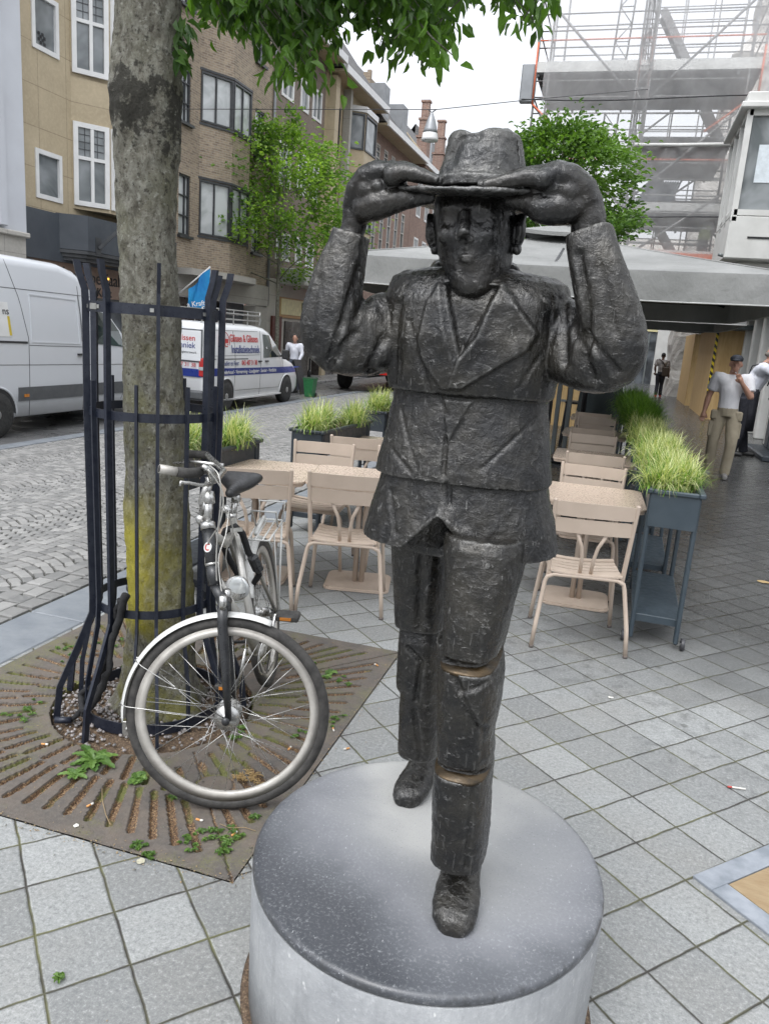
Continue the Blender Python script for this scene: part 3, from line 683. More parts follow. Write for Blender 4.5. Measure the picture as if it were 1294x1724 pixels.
# --- shoes
def shoe(xc, y_toe, y_heel, wd, yaw):
    mb = MB(); Ln = y_heel-y_toe; R_ = []
    for f, w_, h in ((0.0, .30, .022), (.03, .62, .040), (.10, .88, .054), (.25, 1.0, .064), (.42, .97, .076), (.6, .84, .095), (.8, .82, .10), (.95, .72, .09), (1.0, .45, .07)):
        y = y_toe+f*Ln; ring = []
        for i in range(24):
            a = 2*math.pi*i/24; cc, ss = math.cos(a), math.sin(a)
            ring.append(Vector((xc+(f-.4)*Ln*yaw+wd/2*w_*math.copysign(abs(cc)**.75, cc), y, PH-0.006+h*(0.5+0.5*math.copysign(abs(ss)**.8, ss))))-ORG)
        R_.append(ring)
    mb.loft(R_); me = remesh(mb, 0.0035, 3); c, n = co_no(me); c = roughen(c, n, .002, 45, (1, 1, 1), 9); set_co(me, c)
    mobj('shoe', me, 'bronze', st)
shoe(-0.193, 1.444, 1.70, 0.108, -0.08)
shoe(-0.398, 1.862, 2.10, 0.098, 0.10)

# --- body: head, neck, arms inside the sleeves and both hands, one skin
mb = MB()
H_ = [(735, 862, 322, 1.60, 1.775), (731, 866, 350, 1.588, 1.79), (733, 867, 380, 1.583, 1.79), (737, 862, 410, 1.583, 1.787), (741, 858, 437, 1.585, 1.78), (749, 851, 462, 1.588, 1.765), (758, 843, 483, 1.588, 1.745), (768, 830, 496, 1.594, 1.72), (780, 816, 503, 1.606, 1.70)]
mb.loft([sring(PY(800, py, 1.62).z, PY(a, py, 1.67).x, PY(b_, py, 1.67).x, yf, yb, e=2.35) for a, b_, py, yf, yb in H_])
ball(mb, Q(797, 345, 1.69), (.072, .092, .07))
limb(mb, [(Q(797, 455, 1.70), .055), (Q(797, 500, 1.71), .056), (Q(797, 560, 1.72), .066), (Q(797, 640, 1.72), .08)])
limb(mb, [(Q(781, 356, 1.583), .009), (Q(780, 378, 1.570), .0105), (Q(781, 396, 1.558), .0120)], n=12)                     # nose
ball(mb, Q(771, 401, 1.572), .0075); ball(mb, Q(793, 402, 1.572), .0075)
mb.ell(Q(784, 431, 1.583), (.014, .007, .004)); mb.ell(Q(784, 438, 1.583), (.013, .008, .0045)); mb.ell(Q(790, 482, 1.612), (.030, .016, .018))
mb.box(Q(786, 417, 1.584), (.006, .012, .013), bevel=.002)
mb.ell(Q(764, 350, 1.598), (.026, .008, .009)); mb.ell(Q(804, 352, 1.598), (.026, .008, .009)); mb.ell(Q(752, 395, 1.603), (.020, .018, .020)); mb.ell(Q(818, 397, 1.603), (.020, .018, .020))                          # brows

for ex, ey, sg in ((726, 388, -1), (876, 388, 1)):
    p = Q(ex, ey, 1.675)
    mb.ell(p-Vector((sg*.004, 0, 0)), (.015, .024, .034), Matrix.Rotation(sg*.35, 3, 'Z')); 
    loop = [p+Vector((sg*(.003+.004*math.cos(a)), .0-.020*math.sin(a)*1.0, .032*math.cos(a))) for a in np.linspace(0, 5.2, 12)]
    mb.tube(loop, .0050, 8); ball(mb, Q(ex-sg*6, ey+32, 1.665), (.009, .012, .011))
for side in (0, 1):
    if side == 0:
        arm = [(Q(660, 552, 1.70), .045), (Q(580, 578, 1.62), .040), (Q(563, 530, 1.60), .038), (Q(590, 400, 1.61), .027), (Q(597, 372, 1.61), .027), (Q(600, 345, 1.61), .030)]
        palm = [(Q(599, 352, 1.61), .030, 1.1), (Q(606, 325, 1.605), .031, 1.35), (Q(622, 303, 1.60), .030, 1.7), (Q(643, 292, 1.595), .026, 1.95), (Q(660, 291, 1.593), .020, 2.1)]
        kn_, tip = (660, 289), [(738, 304, 1.545), (744, 306, 1.575), (742, 303, 1.61), (728, 300, 1.645)]
        mid = [(698, 292), (700, 294), (698, 291), (692, 288)]; Ys = [1.548, 1.578, 1.608, 1.636]
        thumb = [(Q(608, 352, 1.595), .028), (Q(630, 346, 1.58), .031), (Q(660, 339, 1.575), .026), (Q(692, 333, 1.58), .020), (Q(716, 331, 1.585), .016), (Q(732, 331, 1.59), .011)]; web = [(Q(622, 322, 1.59), (.028, .040, .030)), (Q(642, 318, 1.59), (.026, .042, .022)), (Q(664, 314, 1.60), (.028, .044, .017))]
    else:
        arm = [(Q(940, 565, 1.72), .045), (Q(1015, 595, 1.62), .042), (Q(1019, 505, 1.60), .040), (Q(992, 400, 1.61), .034), (Q(990, 368, 1.61), .033), (Q(985, 345, 1.61), .034)]
        palm = [(Q(987, 350, 1.61), .034, 1.1), (Q(977, 325, 1.605), .035, 1.3), (Q(957, 306, 1.60), .033, 1.6), (Q(936, 298, 1.595), .029, 1.85), (Q(915, 297, 1.593), .021, 2.1)]
        kn_, tip = (915, 296), [(812, 312, 1.540), (803, 313, 1.570), (812, 309, 1.60), (830, 304, 1.635)]
        mid = [(865, 302), (862, 303), (864, 300), (872, 297)]; Ys = [1.548, 1.578, 1.608, 1.636]
        thumb = [(Q(972, 345, 1.595), .030), (Q(945, 350, 1.58), .032), (Q(915, 351, 1.575), .029), (Q(890, 341, 1.58), .021), (Q(868, 338, 1.585), .016), (Q(852, 337, 1.59), .011)]; web = [(Q(958, 326, 1.59), (.032, .042, .030)), (Q(932, 322, 1.59), (.030, .044, .024)), (Q(908, 320, 1.60), (.030, .044, .018))]
    limb(mb, arm); limb(mb, thumb, 16)
    for p_, r_ in web: mb.ell(p_, r_)
    P_ = [p for p, r, f in palm]
    rings = []
    for i, (p, r, f) in enumerate(palm):
        d = (P_[min(i+1, len(P_)-1)]-P_[max(i-1, 0)]).normalized(); yv = Vector((0, 1, 0)); uv = d.cross(yv).normalized()
        rings.append([p+uv*(r*math.cos(a))+yv*(r*f*math.sin(a)) for a in np.linspace(0, 2*math.pi, 24, endpoint=False)])
    mb.loft(rings)
    for i in range(4):
        a = Q(kn_[0], kn_[1]+(6, 2, -1, -2)[i], Ys[i]); b_ = Q(mid[i][0], mid[i][1], Ys[i]); e_ = Q(*tip[i])
        limb(mb, [(a, .0190), ((a+b_)/2+Vector((0, 0, .004)), .0160), (b_, .0150), ((b_+e_)/2, .0118), (e_, .0092)], 14, 3)
        ball(mb, a+Vector((0, 0, .002)), .0195)
bd = remesh(mb, 0.0034, 6)
c, n = co_no(bd)
for q_, dp_, rr_s in ((Q(763, 369, 1.588), .008, .017), (Q(803, 371, 1.588), .008, .017), (Q(748, 425, 1.59), .006, .02), (Q(825, 427, 1.59), .006, .02)): dd_ = np.linalg.norm(c-np.array(q_), axis=1); c[:, 1] += dp_*np.exp(-(dd_/rr_s)**2)
c = roughen(c, n, .0015, 26, (1, 1, .7), 5); c = roughen(c, n, .0008, 80, (1, 1, 1), 51)
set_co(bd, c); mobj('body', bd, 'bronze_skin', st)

# --- hat
mb = MB(); hc = Vector((-.333, 1.668, 0))
zb = PY(795, 318, 1.53).z
def brim(r, z0, n=72):
    out = []
    for i in range(n):
        a = 2*math.pi*i/n; x_, y_ = math.cos(a), math.sin(a)
        zz = z0+0.014*(abs(x_)**2.2)*(r/0.17)+0.006*max(0, -y_)*(r/.17)*0
        out.append(Vector((hc.x+x_*r, hc.y+y_*r*0.84, zz))-ORG)
    return out
mb.loft([brim(.085, zb-.002), brim(.13, zb-.005), brim(.168, zb-.0065), brim(.178, zb-.003), brim(.178, zb+.003), brim(.168, zb+.0045), brim(.12, zb+.006), brim(.085, zb+.008)])
CR = []
for py, xl, xr, yf, yb in ((312, 733, 890, 1.575, 1.775), (300, 738, 886, 1.580, 1.77), (285, 740, 884, 1.582, 1.768), (262, 747, 882, 1.588, 1.765), (240, 751, 881, 1.594, 1.76), (224, 754, 880, 1.60, 1.752), (214, 759, 877, 1.606, 1.745), (208, 770, 868, 1.62, 1.73), (206, 785, 850, 1.64, 1.71)):
    CR.append(sring(PY(815, py, 1.60).z, PY(xl, py, 1.66).x, PY(xr, py, 1.66).x, yf, yb, e=2.3))
mb.loft(CR)
bl = [PY(812, 300, 1.6).z+dz for dz in (-.011, -.011, .011, .011)]
mb.loft([sring(bl[i]-0.004, PY(736, 300, 1.66).x-k, PY(888, 300, 1.66).x+k, 1.576-k, 1.772+k, e=2.3) for i, k in enumerate((-.004, .004, .003, -.004))])
ht = remesh(mb, 0.0036, 2)
c, n = co_no(ht); x, z = c[:, 0], c[:, 2]
top = z > PY(815, 232, 1.66).z-PH
dz = np.exp(-((x+.032)/.020)**2)*.016*np.clip((z-(PY(815, 236, 1.66).z-PH))/.02, 0, 1); c[:, 2] -= dz
front = (c[:, 1] < -.06); q = pxz([(758, 262), (772, 230), (800, 226)], 1.59); c[:, 1] += np.where(front, .010*np.exp(-(segd(q, x, z)/.012)**2), 0)
q = pxz([(862, 280), (866, 232)], 1.59); c[:, 1] += np.where(front, .006*np.exp(-(segd(q, x, z)/.010)**2), 0)
c = roughen(c, n, .0024, 24, (1, 1, 1), 13); c = roughen(c, n, .0012, 75, (1, 1, 1), 61)
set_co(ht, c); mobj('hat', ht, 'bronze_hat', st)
# ------------------------------------------------------------------ near tree
def bark_mat(name, lich=True):
    m, t, b = nodes(name); v = coords(t, 'Object')
    n = noise_(t, coords(t, 'Object', (1, 1, .6)), 24, 9, 0.8, 0.5); n2 = noise_(t, v, 110, 4, 0.75); n3 = noise_(t, v, 4, 4, 0.6)
    c = ramp(t, n, [(0.30, (0.03, 0.026, 0.02)), (0.41, (0.10, 0.09, 0.07)), (0.50, (0.20, 0.19, 0.155)), (0.58, (0.28, 0.275, 0.235)), (0.72, (0.38, 0.38, 0.34))])
    c = mixc(t, ramp(t, n2, [(0.35, 0.0), (0.75, 0.5)]), c, (0.17, 0.17, 0.125))
    c = mixc(t, ramp(t, n3, [(0.48, 0.0), (0.66, 0.55)]), c, (0.15, 0.15, 0.085))
    c = mixc(t, ramp(t, noise_(t, coords(t, 'Object', (1, 1, .7)), 62, 3, .7), [(0.36, .85), (0.43, 0.0)]), c, (0.045, 0.038, 0.028)); c = mixc(t, ramp(t, noise_(t, v, 45, 3, .6), [(0.60, 0.0), (0.68, .55)]), c, (0.42, 0.42, 0.37))
    if lich:
        sp = N(t, 'ShaderNodeSeparateXYZ'); L(t, v, sp.inputs[0]); z = math_(t, 'ADD', sp.outputs[2], math_(t, 'MULTIPLY', math_(t, 'SUBTRACT', n3, .5), .45))
        sp2 = N(t, 'ShaderNodeSeparateXYZ'); L(t, v, sp2.inputs[0])
        band = ramp(t, z, [(0.30, 0.0), (0.42, 0.9), (0.80, 0.95), (0.93, 0.35), (1.0, 0.0)])
        side = ramp(t, math_(t, 'ADD', math_(t, 'ADD', sp2.outputs[0], 0.5), math_(t, 'MULTIPLY', math_(t, 'SUBTRACT', n, .5), .15)), [(0.495, 1.0), (0.55, 0.40), (0.62, 0.15)])
        f = math_(t, 'MULTIPLY', math_(t, 'MULTIPLY', band, side), ramp(t, n, [(0.25, 0.1), (0.42, 1.0)]))
        band2 = ramp(t, z, [(0.0, 0.25), (0.1, 0.75), (0.45, 0.65), (1.1, 0.45), (1.5, 0.2), (1.9, 0.0)]) if False else ramp(t, math_(t, 'MULTIPLY', z, 0.5), [(0.0, 0.75), (0.3, 0.55), (0.7, 0.25), (0.9, 0.0)])
        c = mixc(t, math_(t, 'MULTIPLY', band2, ramp(t, noise_(t, v, 8, 5, .7), [(0.45, 0.0), (0.6, 1.0)])), c, (0.16, 0.15, 0.02))
        c = mixc(t, math_(t, 'MULTIPLY', f, .8), c, (0.48, 0.42, 0.02))
        mz = math_(t, 'SUBTRACT', 1.0, math_(t, 'MULTIPLY', math_(t, 'ABSOLUTE', math_(t, 'SUBTRACT', z, 2.42)), 2.6))
        blk = ramp(t, math_(t, 'ADD', math_(t, 'MULTIPLY', mz, .35), noise_(t, v, 19, 5, .7)), [(0.74, 0.0), (0.82, 0.9)])
        c = mixc(t, blk, c, (0.022, 0.02, 0.014))
    L(t, c, b.inputs['Base Color']); b.inputs['Roughness'].default_value = 0.88
    bump(t, b, math_(t, 'ADD', n, math_(t, 'MULTIPLY', n2, .5)), 1.0, 0.022)
bark_mat('bark'); bark_mat('bark_young', False)
def leaf_mat(name, c1, c2, trans=0.35):
    m, t, b = nodes(name)
    at = N(t, 'ShaderNodeAttribute', attribute_name='tone')
    c = mixc(t, at.outputs['Fac'], c1, c2)
    L(t, c, b.inputs['Base Color']); b.inputs['Roughness'].default_value = 0.45
    tr_ = N(t, 'ShaderNodeBsdfTranslucent'); tc = N(t, 'ShaderNodeVectorMath', operation='MULTIPLY'); tc.inputs[1].default_value = (1.7, 1.8, 0.8); L(t, c, tc.inputs[0]); L(t, tc.outputs[0], tr_.inputs[0])
    mx = N(t, 'ShaderNodeMixShader'); mx.inputs[0].default_value = trans
    L(t, b.outputs[0], mx.inputs[1]); L(t, tr_.outputs[0], mx.inputs[2]); L(t, mx.outputs[0], t.nodes['Material Output'].inputs[0])
leaf_mat('leaf_near', (0.03, 0.075, 0.014), (0.11, 0.22, 0.032), .5)
leaf_mat('leaf_fresh', (0.075, 0.165, 0.026), (0.23, 0.36, 0.055), .4)
leaf_mat('leaf_deep', (0.04, 0.095, 0.018), (0.12, 0.22, 0.035), .35)
def leaves(name, pts, m, parent, size, seed=0, droop=0.6, wid=0.42, lo=None):
    """pts: (position, outward dir, tone). each leaf a folded six-point blade"""
    rnd = random.Random(seed); V, F_, tn = [], [], []
    for p, d, tone in pts:
        l = size*rnd.uniform(.7, 1.2); w_ = l*wid*rnd.uniform(.8, 1.15)
        ax = Vector((d[0]+rnd.uniform(-.6, .6), d[1]+rnd.uniform(-.6, .6), d[2]*.5-droop+rnd.uniform(-.5, .5)))
        ax = ax.normalized() if ax.length > .01 else Vector((0, 0, -1))
        sd = ax.cross(Vector((rnd.uniform(-1, 1), rnd.uniform(-1, 1), rnd.uniform(.2, 1)))).normalized(); up_ = sd.cross(ax)
        o = len(V); fold = w_*.35
        V += [p, p+ax*l*.35+sd*w_*.5+up_*fold, p+ax*l*.72+sd*w_*.38+up_*fold*.8-up_*l*.04, p+ax*l-up_*l*.14, p+ax*l*.72-sd*w_*.38+up_*fold*.8-up_*l*.04, p+ax*l*.35-sd*w_*.5+up_*fold, p+ax*l*.5]
        F_ += [(o, o+1, o+6), (o+1, o+2, o+3, o+6), (o, o+6, o+5), (o+6, o+3, o+4, o+5)]
        tv = min(1, max(0, tone+rnd.uniform(-.25, .25))); tn += [tv]*4
    me = bpy.data.meshes.new(name); me.from_pydata([tuple(v) for v in V], [], F_); me.update()
    a = me.attributes.new('tone', 'FLOAT', 'FACE'); a.data.foreach_set('value', tn)
    return mobj(name, me, m, parent)
tree = thing('street_tree', (TX, TY, 0), 'near street tree with mossy grey trunk and yellow lichen inside the black guard', 'tree')
TT = [(0.0, .21, TX+.02), (0.05, .178, TX+.02), (0.12, .158, TX+.02), (0.3, .143, TX+.035), (0.6, .133, TX+.02), (0.95, .124, TX+.0), (1.3, .120, TX-.015), (1.7, .111, TX-.035), (2.0, .108, TX-.05), (2.25, .116, TX-.05), (2.38, .132, TX-.05), (2.48, .142, TX-.05), (2.58, .132, TX-.05), (2.7, .122, TX-.045), (2.85, .118, TX-.04), (3.1, .135, TX-.04), (3.5, .13, TX-.03), (4.2, .115, TX), (5.2, .09, TX+.1), (6.4, .05, TX+.1)]
mb = MB(); rings = []; zs = np.arange(0, 6.4, 0.0125); seg_n = 120
zz_ = [a[0] for a in TT]; rr_ = [a[1] for a in TT]; xx_ = [a[2] for a in TT]
for z in zs:
    r = np.interp(z, zz_, rr_); cx = np.interp(z, zz_, xx_)-TX; ring = []
    for j in range(seg_n):
        a = 2*math.pi*j/seg_n; d = Vector((math.cos(a), math.sin(a), 0)); q = Vector((math.cos(a)*r, math.sin(a)*r, z*.55))
        k = 1+.10*noise.noise(q*5)+.06*noise.noise(q*14+Vector((3, 1, 2)))+.05*noise.noise(q*34)+.035*noise.noise(q*70)
        if z < .35: k += .12*(1-z/.35)*math.cos(a*5+1)
        k += (.30 if math.cos(a) < -.8 else 0)*0
        if 2.25 < z < 2.7: k += .12*noise.noise(Vector((math.cos(a)*1.3, math.sin(a)*1.3, z*4)))
        ring.append(Vector((cx, 0, z))+d*r*k)
    rings.append(ring)
mb.loft(rings); mb.build('trunk', 'bark', tree)
mb = MB(); rnd = random.Random(8)
def limb3(mb, p, d, L_, r, n, spread, out, depth=0):
    """a crooked limb that forks; appends twig points to out"""
    pts = [Vector(p)]; d = Vector(d).normalized(); rad = [r]
    for i in range(n):
        d = (d+Vector((rnd.uniform(-1, 1), rnd.uniform(-1, 1), rnd.uniform(-.6, .8)))*spread).normalized(); pts.append(pts[-1]+d*L_/n); rad.append(r*(1-.75*(i+1)/n))
    mb.tube(pts, rad, 6 if r < .03 else 10)
    if depth <= 0:
        out.extend(pts[1:]); return
    for k in range(3):
        i = rnd.randint(max(1, n//2), n); dd = (d+Vector((rnd.uniform(-1, 1), rnd.uniform(-1, 1), rnd.uniform(-.4, .7)))*.9).normalized()
        limb3(mb, pts[i], dd, L_*.62, rad[i]*.75+.002, n, spread, out, depth-1)
tips = []
for a, el, z, L_ in ((10, 25, 3.1, 2.2), (-25, 15, 3.3, 2.0), (75, 35, 3.2, 2.0), (150, 30, 3.4, 1.7), (215, 25, 3.5, 1.6), (290, 30, 3.6, 1.5), (330, 40, 3.9, 1.9), (110, 50, 4.3, 1.6), (40, 60, 4.6, 1.6), (250, 55, 4.8, 1.4)):
    limb3(mb, (0, 0, z), (math.cos(R(a))*math.cos(R(el)), math.sin(R(a))*math.cos(R(el)), math.sin(R(el))), L_, .05, 6, .22, tips, 2)
# two low boughs that hang into the picture
rnd = random.Random(5)
def lower(px):                                           # lowest leaf line seen in the photograph for the hanging sprays
    X = [325, 345, 380, 420, 450, 480, 520, 560, 575, 600, 640, 680, 720, 745, 765, 775, 800, 830, 850, 890, 915, 935]
    Yl = [5, 30, 62, 70, 118, 158, 138, 120, 128, 70, 88, 128, 132, 105, 40, -30, -30, 15, 25, 62, 30, -10]
    return float(np.interp(px, X, Yl))
hang = []
def TL(v): return v-Vector((TX, TY, 0))
for i in range(300):
    px = rnd.uniform(322, 770) if i < 262 else rnd.uniform(822, 932)
    Yd = rnd.uniform(2.75, 3.7); lo_ = lower(px); lo_ = lo_ if rnd.random() < .3 else lo_*rnd.uniform(.55, 1.0)
    py = lo_-rnd.random()**1.1*(240 if i < 262 else 120)-14
    p = PY(px, py, Yd); k = rnd.randint(14, 24); dirv = Vector((rnd.uniform(-.5, 1), rnd.uniform(-.6, .6), -.25)).normalized()
    tw = [TL(p)-dirv*.16+Vector((0, 0, .10)), TL(p)-dirv*.05+Vector((0, 0, .03)), TL(p)+dirv*.05-Vector((0, 0, .015))]
    mb.tube(tw, [.004, .003, .0015], 5)
    tn = .25+.75*rnd.random()**1.5 if (py > lo_-55 or px < 450) else rnd.random()*.45  # sprays at the fringe get a paler tone that stands in for backlight
    for j in range(k):
        u = rnd.random(); q = tw[0].lerp(tw[2], u)+Vector((rnd.gauss(0, .035), rnd.gauss(0, .035), rnd.gauss(0, .028)))
        hang.append((q, dirv*.4, tn))
for a in ((430, -60), (560, -80), (680, -70), (380, -120)):
    e_ = TL(PY(a[0], a[1], 3.2)); s_ = Vector((0, 0, 3.3)); mb.tube([s_, s_.lerp(e_, .4)+Vector((0, 0, .25)), s_.lerp(e_, .75)+Vector((0, 0, .12)), e_], [.03, .02, .012, .006], 7)
mb.build('branches', 'bark_young', tree)
for k in range(26):                                      # water shoots close on the trunk's right side
    p = TL(PY(300+rnd.uniform(-4, 14), 25+k*3.2, 2.72)); hang.append((p, Vector((.3, 0, -.5)), .2))
up_pts = [(p+Vector((rnd.gauss(0, .12), rnd.gauss(0, .12), rnd.gauss(0, .1))), (p-Vector((0, 0, 3.5))).normalized(), rnd.random()) for p in tips for _ in range(22) if p.z > 3.0]
leaves('crown', hang+up_pts, 'leaf_near', tree, 0.070, 3, droop=.6)

# ------------------------------------------------------------------ tree guard
pm('guard_iron', (0.010, 0.013, 0.024), 0.38, 0.2, col2=(0.022, 0.026, 0.038), ns=30, bs=70, bstr=0.35, bd=.003)
pm('galvanised', (0.42, 0.42, 0.40), 0.4, 0.7, ns=40)
tg = thing('tree_guard', (TX-.01, TY, 0), 'black iron tree guard of flared bars and hoops round the near trunk', 'tree guard')
def hoop(z, r, h=0.034, w_=0.007, c=(0, 0)):
    mb = MB(); n = 64; rings = []
    for i in range(n+1):
        a = 2*math.pi*i/n; ca, sa = math.cos(a), math.sin(a)
        rings.append([Vector((c[0]+(r+dr)*ca, c[1]+(r+dr)*sa, z+dz)) for dr, dz in ((-w_/2, -h/2), (w_/2, -h/2), (w_/2, h/2), (-w_/2, h/2))])
    mb.loft(rings, cap=False, smooth=False); return mb
for z, r, h in ((1.700, .252, .040), (1.302, .252, .034), (.505, .238, .034), (.03, .300, .05)): hoop(z, r, h).build('hoop', 'guard_iron', tg)
def bar(ang, kind):
    a = R(ang); ca, sa = math.cos(a), math.sin(a); P_ = lambda r, z: Vector((ca*r, sa*r, z))
    r1 = .262
    if kind == 'long': pth = [(.40, .0), (.385, .14), (.30, .34), (.252, .46), (.250, .53), (r1, 1.3), (r1, 1.70), (r1+.002, 1.76), (r1+.022, 1.82), (r1+.030, 1.865)]
    else: pth = [(.31, .0), (.30, .2), (.255, .43), (.250, .53), (r1, 1.27), (r1, 1.425)]
    w_, t_ = (.013, .026) if kind == 'long' else (.010, .018)
    mb = MB(); rings = []
    tv = Vector((-sa, ca, 0)); rv = Vector((ca, sa, 0))
    for r, z in pth: p = P_(r, z); rings.append([p+tv*x+rv*y for x, y in ((-w_/2, -t_/2), (w_/2, -t_/2), (w_/2, t_/2), (-w_/2, t_/2))])
    mb.loft(rings, smooth=False); mb.build('bar', 'guard_iron', tg)
for a in (188, 225, 262, 305, 350, 20, 62, 140): bar(a, 'long')
for a in (205, 243, 288, 330, 5, 42, 95, 165): bar(a, 'short')
mb = MB()
for a in (226, 250, 300, 347): 
    mb = MB(); mb.box((.257*math.cos(R(a)), .257*math.sin(R(a)), 1.70), (.003, .014, .014), rz=R(a)); mb.build('rivet', 'galvanised', tg)
mb = MB(); mb.box((.258*math.cos(R(243)), .258*math.sin(R(243)), 1.70), (.003, .05, .022), rz=R(243))
mb.build('maker_plate', 'galvanised', tg)
mb = MB(); mb.box((.306*math.cos(R(283)), .306*math.sin(R(283)), .035), (.006, .035, .07), rz=R(283), bevel=.002); mb.lathe([(.008, 0), (.008, .008), (.001, .01)], (.31*math.cos(R(283)), .31*math.sin(R(283)), .04), 10, Matrix.Rotation(R(90), 3, 'Y')); mb.build('clamp', 'galvanised', tg)
# folded black fabric wrapped lock left on the guard
pm('black_cloth', (0.012, 0.012, 0.013), 0.85, ns=30, bs=110, bstr=.6)
def G_(px, py, Y): return PY(px, py, Y)
cl = thing('chain_lock', G_(215, 1010, 2.52), 'black fabric sleeved chain lock hanging from the lower hoop to the ground', 'bicycle lock')
ol = Vector(cl.location)
mb = MB()
pA = [G_(209, 1000, 2.50), G_(203, 1040, 2.50), G_(188, 1080, 2.49), G_(184, 1130, 2.47), G_(165, 1175, 2.47), G_(140, 1205, 2.46)]
pB = [G_(214, 1002, 2.52), G_(196, 1060, 2.52), G_(180, 1100, 2.54), G_(172, 1150, 2.50), G_(150, 1185, 2.48), G_(120, 1212, 2.46)]
pC = [G_(202, 1010, 2.51), G_(190, 1050, 2.53), G_(180, 1110, 2.49), G_(160, 1150, 2.50), G_(135, 1170, 2.50), G_(142, 1200, 2.44)]
rnd = random.Random(2)
for pth, r in ((pA, .013), (pB, .012), (pC, .012)):
    q = []
    for i in range(len(pth)-1):
        for k in range(5): q.append(pth[i].lerp(pth[i+1], k/5)-ol+Vector((rnd.gauss(0, .0025), rnd.gauss(0, .0025), 0)))
    q.append(pth[-1]-ol); q = [Vector((v.x, v.y, max(v.z, .014-ol.z))) for v in q]
    mb.tube(q, [r*rnd.uniform(.8, 1.25) for _ in q], 9)
mb.build('sleeve', 'black_cloth', cl)
mb = MB(); e_ = G_(106, 1218, 2.44)-ol; e_.z = .02-ol.z; mb.tube([e_+Vector((-.03, -.01, 0)), e_+Vector((.03, .015, 0))], .014, 12); mb.build('lock_body', 'guard_iron', cl)

# ------------------------------------------------------------------ bicycle
pm('chrome', (0.55, 0.55, 0.54), 0.28, 0.9, ns=30, col2=(0.38, 0.37, 0.35))
pm('silver_paint', (0.40, 0.39, 0.36), 0.38, 0.5, ns=14, col2=(0.52, 0.51, 0.48), bs=60)
pm('alloy_rim', (0.50, 0.48, 0.44), 0.48, 0.35, ns=12, col2=(0.36, 0.34, 0.31))
pm('rubber', (0.022, 0.021, 0.020), 0.75, ns=25, col2=(0.055, 0.052, 0.048), bs=150, bstr=.4)
pm('black_paint', (0.016, 0.017, 0.019), 0.32, 0.0, ns=20, col2=(0.035, 0.036, 0.038))
pm('white_fender', (0.62, 0.62, 0.60), 0.35, 0.1, ns=10, col2=(0.52, 0.52, 0.50))
pm('black_vinyl', (0.02, 0.02, 0.021), 0.42, ns=22, bs=80, bstr=.3)
pm('amber', (0.55, 0.20, 0.03), 0.3); pm('lens', (0.6, 0.62, 0.62), 0.08, 0.4); pm('red_badge', (0.45, 0.06, 0.05), .4)
bk = thing('bicycle', (-1.10, 2.18, 0), 'silver city bicycle with black fork leaning against the tree guard, front wheel turned', 'bicycle')
OB = Vector((-1.10, 2.18, 0))
def wheel(name, hub, xdir, zdir, Rw=.350, fender=None, spokes=36, hubr=.038):
    """hub absolute; xdir in the wheel plane, zdir up in the plane"""
    hub = Vector(hub)-OB; x = Vector(xdir).normalized(); z = Vector(zdir); z = (z-z.dot(x)*x).normalized(); ax = x.cross(z)
    root = MB(); n = 96
    def ringprof(prof, mbx, smooth=True):
        rings = []
        for i in range(n+1):
            a = 2*math.pi*i/n; rd = x*math.cos(a)+z*math.sin(a); rings.append([hub+rd*r+ax*o for r, o in prof])
        mbx.loft(rings, cap=False, smooth=smooth)
    t_ = MB(); ringprof([(Rw-.020+.020*math.cos(b), .0185*math.sin(b)) for b in np.linspace(0, 2*math.pi, 14, endpoint=False)], t_)
    ty = t_.build('wheel', 'rubber', bk)
    r_ = MB(); ringprof([(Rw-.036, -.0125), (Rw-.034, -.0135), (Rw-.062, -.0115), (Rw-.066, -.006), (Rw-.067, .006), (Rw-.062, .0115), (Rw-.034, .0135), (Rw-.036, .0125)], r_)
    r_.build('rim', 'alloy_rim', ty)
    h_ = MB(); M = Matrix((x, z, ax)).transposed()
    h_.lathe([(.004, -.055), (.012, -.050), (hubr*.45, -.042), (hubr, -.036), (hubr, -.031), (hubr*.72, -.026), (hubr*.66, .026), (hubr, .031), (hubr, .036), (hubr*.45, .042), (.012, .05), (.004, .055)], hub, 28, M)
    h_.build('hub', 'chrome', ty)
    s_ = MB()
    for k in range(spokes):
        sd = 1 if k % 2 else -1; a0 = 2*math.pi*k/spokes; tw_ = (1 if (k//2) % 2 else -1)*R(62)
        a1 = a0+tw_; p0 = hub+(x*math.cos(a1)+z*math.sin(a1))*hubr*.88+ax*sd*.033; p1 = hub+(x*math.cos(a0)+z*math.sin(a0))*(Rw-.062)
        s_.tube([p0, p1], .00115, 5)
    s_.build('spokes', 'chrome', ty)
    if fender:
        f_ = MB(); rings = []
        for i in range(41):
            a = R(fender[0]+(fender[1]-fender[0])*i/40); rd = x*math.cos(a)+z*math.sin(a)
            outer = [(Rw+.016-(abs(o)/.024)**2*.012, o) for o in np.linspace(-.024, .024, 7)]; inner_ = [(r-.0016, o) for r, o in outer[::-1]]
            rings.append([hub+rd*r+ax*o for r, o in outer+inner_])
        f_.loft(rings); fd = f_.build('fender', 'white_fender', bk)
        st_ = MB()
        for aa in fender[2]:
            rd = x*math.cos(R(aa))+z*math.sin(R(aa))
            for sd in (-1, 1): st_.tube([hub+ax*sd*.05, hub+rd*(Rw-.01)+ax*sd*.03, hub+rd*(Rw+.022)+ax*sd*.012], .0018, 5)
            st_.lathe([(.001, -.006), (.007, -.004), (.007, .004), (.001, .006)], hub+rd*(Rw+.012), 10)
        st_.build('stay', 'chrome', fd)
    return hub, x, z, ax
